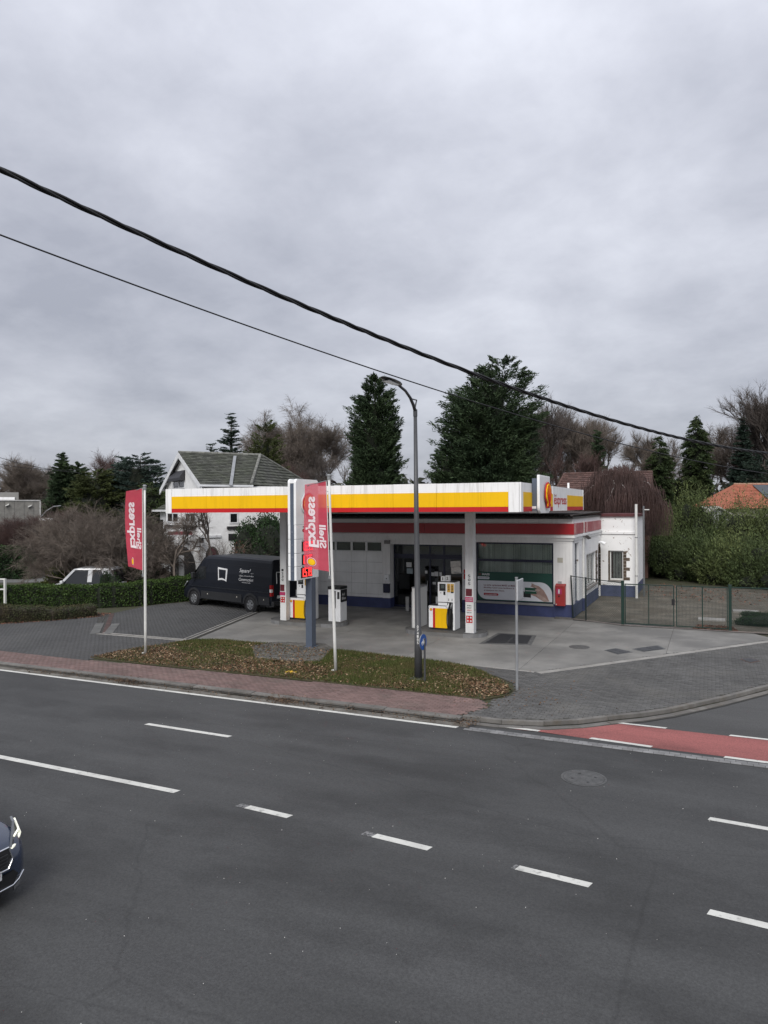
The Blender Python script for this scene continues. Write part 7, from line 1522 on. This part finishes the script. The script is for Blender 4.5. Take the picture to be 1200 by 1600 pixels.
# far woods as one mass
def woods():
    P = []; D_ = []
    for k in range(1500):
        px = random.uniform(-700, 2000); D = random.uniform(105, 190); p = dep(px, D); hh = random.uniform(5.5, 10.5) * (1.0 if px < 1050 else 1.05); m_ = 34
        c_ = np.random.normal(size=(m_, 3)) * [1.7, 1.7, 0]; c_[:, 2] = hh * np.random.uniform(.0, 1, m_) ** .8; P.append(np.array(p) + c_); D_.append(np.random.normal(size=(m_, 3)))
    P = np.concatenate(P); D_ = np.concatenate(D_); V, F__ = leaves_np(P, D_, rnd(len(P), .8, 2.2), rnd(len(P), .3, .7)); o = npmesh('far_woods', V, F__, mat('far_wood_leaves', (.040, .036, .026), .9, .3, .06, col2=(.030, .040, .024), island=.4)); tag(o, 'distant mixed woods closing the horizon', 'woods', kind='stuff')
    mb = MB()
    for k in range(60):
        px = -900 + k * 52; D = 175; p = dep(px, D); hh = random.uniform(5, 7.5); rg = []
        for i in range(6): ph = math.pi / 2 * i / 5; rg.append([(p.x + math.cos(a) * 6 * math.cos(ph), p.y + math.sin(a) * 6 * math.cos(ph), hh * math.sin(ph)) for a in [q * math.tau / 9 for q in range(9)]])
        mb.loft(rg)
    o = mb.build('far_woods', mat('far_wood_dark', (.025, .026, .020), .95, .3, .1)); tag(o, 'dark heart of the distant woods', 'woods', kind='stuff')
woods()

# ================================================================= GRASS ISLAND AND LITTER
PAD = [onz(*p).to_2d()[:] for p in ((392, 1011), (430, 1004), (505, 1007), (520, 1015), (500, 1036), (455, 1034), (398, 1029))]
struct(MB().prism([(x, y, -.02) for x, y in ISL], (0, 0, .045)).build('grass_bed', mat('island_soil', (.070, .052, .032), .95, .3, 2.2, bump=.8, bscale=30, col2=(.040, .050, .016)), bevel=.01))
pav_field('pylon_paving', PAD, mat('old_paver', (.12, .115, .105), .9, .2, 2, bump=.4, island=.25, stain=((.05, .045, .03), .7, 2.5, .5, .7)), .038, 'old', cap=150, L_=.22, W_=.11)
def green_at(x, y): return .5 + .5 * math.sin(x * 1.7 + 1.3 * math.sin(y * 1.9)) * math.cos(y * 1.3 + x * .6)
def scatter(n_, poly, dens=None):
    xs = [p[0] for p in poly]; ys = [p[1] for p in poly]; out = []
    while len(out) < n_:
        x, y = random.uniform(min(xs), max(xs)), random.uniform(min(ys), max(ys))
        if inside(x, y, poly) and (dens is None or random.random() < dens(x, y)): out.append((x, y))
    return np.array(out)
def gd(x, y):
    if inside(x, y, PAD): return .03
    d = .25 + .75 * green_at(x, y); d *= 1.25 if (y > 20.3 or -9.3 < x < -6.3) else .55
    if x > -6.1: d *= .35
    if y < 18.9: d *= 1.0
    if x < -12.0 and y < 21: d *= .35
    return d
n_ = 60000; P2 = scatter(n_, ISL, gd); hgh = rnd(n_, .035, .10) * (.7 + .5 * np.array([green_at(x, y) for x, y in P2])); az = rnd(n_, 0, math.tau); ln_ = np.random.normal(size=(n_, 2)) * .035
V = np.zeros((n_, 3, 3)); w_ = .009; V[:, 0, 0] = P2[:, 0] - np.cos(az) * w_; V[:, 0, 1] = P2[:, 1] - np.sin(az) * w_; V[:, 1, 0] = P2[:, 0] + np.cos(az) * w_; V[:, 1, 1] = P2[:, 1] + np.sin(az) * w_; V[:, :2, 2] = .02; V[:, 2, :2] = P2 + ln_; V[:, 2, 2] = .025 + hgh
o = npmesh('grass', V.reshape(-1, 3), np.arange(n_ * 3).reshape(-1, 3), GRASSM); tag(o, 'short patchy grass growing on the island between road and forecourt', 'grass', kind='stuff')
def litter(name, P2, z, m, label, size=(.04, .09), lift=.03):
    n_ = len(P2); C = np.zeros((n_, 3)); C[:, :2] = P2; C[:, 2] = z + rnd(n_, .004, lift); D = np.random.normal(size=(n_, 3)) * [1, 1, .35]; D /= np.linalg.norm(D, axis=1, keepdims=True); up = np.random.normal(size=(n_, 3)) * .45 + [0, 0, 1]; S = np.cross(D, up); S /= np.linalg.norm(S, axis=1, keepdims=True); L_ = rnd(n_, *size)[:, None]; W2 = L_ * rnd(n_, .5, .8)[:, None]
    V = np.stack([C - D * L_ / 2, C + S * W2 / 2 + [0, 0, .008], C + D * L_ / 2, C - S * W2 / 2], 1); o = npmesh(name, V.reshape(-1, 3), np.arange(n_ * 4).reshape(-1, 4), m); tag(o, label, 'leaves', kind='stuff')
def ld(x, y):
    if inside(x, y, PAD): return .12
    d = .35 + .5 * (1 - green_at(x, y)); d *= 1.0 if y < 20.4 else .45
    if x > -7.2: d *= 1.8
    if x < -10.5 and y < 20: d *= 1.5
    return min(1, d * .55)
litter('fallen_leaves', scatter(12000, ISL, ld), .03, LITTERM, 'brown fallen leaves scattered over the grass island'); litter('pale_leaves', scatter(2600, ISL, ld), .045, LITTERP, 'paler dry leaves lying on the grass island')
E2 = [(-6.6, 17.9), (-4.6, 18.1), (-4.2, 19.6), (-5.0, 20.9), (-6.6, 21.8), (-5.6, 20.0)]
litter('stray_leaves', scatter(350, [(-7, 17), (-2, 17.6), (-2, 22), (-7, 22)], lambda x, y: .8 * math.exp(-((x + 5) ** 2 + (y - 19) ** 2) / 2)), .006, LITTERM, 'stray leaves and crumbs on the grey paving beside the island', (.02, .06), .01)
litter('gutter_leaves', scatter(2600, [(-20, 16.05), (-5, 16.05), (-5, 16.7), (-20, 16.7)], lambda x, y: (.10 + .9 * max(0, math.sin(x * 1.15 + .8)) ** 6) * (1 if y < 16.4 or random.random() < .25 else .3)), -.085, mat('gutter_litter', (.12, .075, .045), .9, .3, 3, island=.5), 'leaf litter gathered in the gutter along the kerb', (.02, .06), .10)
litter('hedge_leaves', scatter(5200, [(-32.5, 19.0), (-29.5, 20.5), (-27.3, 23.0), (-25.9, 25.3), (-26.3, 26.5), (-28.4, 25.2), (-33, 22)]), .0, mat('rusty_litter', (.19, .085, .055), .9, .3, 3, island=.5, col2=(.11, .06, .04)), 'rusty fallen leaves around the low hedge'); litter('yard_leaves', scatter(1400, [(-.7, 32.0), (1.0, 32.0), (.8, 33.2), (-.5, 33.2)]), .0, mat('rusty_litter', (.19, .085, .055)), 'rusty leaves behind the right gate leaf')
litter('yard_back_leaves', scatter(1500, [(-3.6, 43.5), (9, 36), (9, 44), (-3, 50)]), .0, mat('rusty_litter', (.19, .085, .055)), 'brown leaves along the back of the gravel yard', (.06, .14))
# pale grit on the road
gr = scatter(500, [(-14, 3), (6, 3), (6, 16), (-14, 16)]); n_ = len(gr); C = np.zeros((n_, 3)); C[:, :2] = gr; C[:, 2] = ZR + .006; V, F__ = leaves_np(C, np.random.normal(size=(n_, 3)) * [1, 1, .2], rnd(n_, .008, .024), rnd(n_, .008, .016)); o = npmesh('road_grit', V, F__, mat('pale_grit', (.45, .44, .42), .9)); tag(o, 'tiny pale crumbs scattered over the dark road', 'grit', kind='stuff')
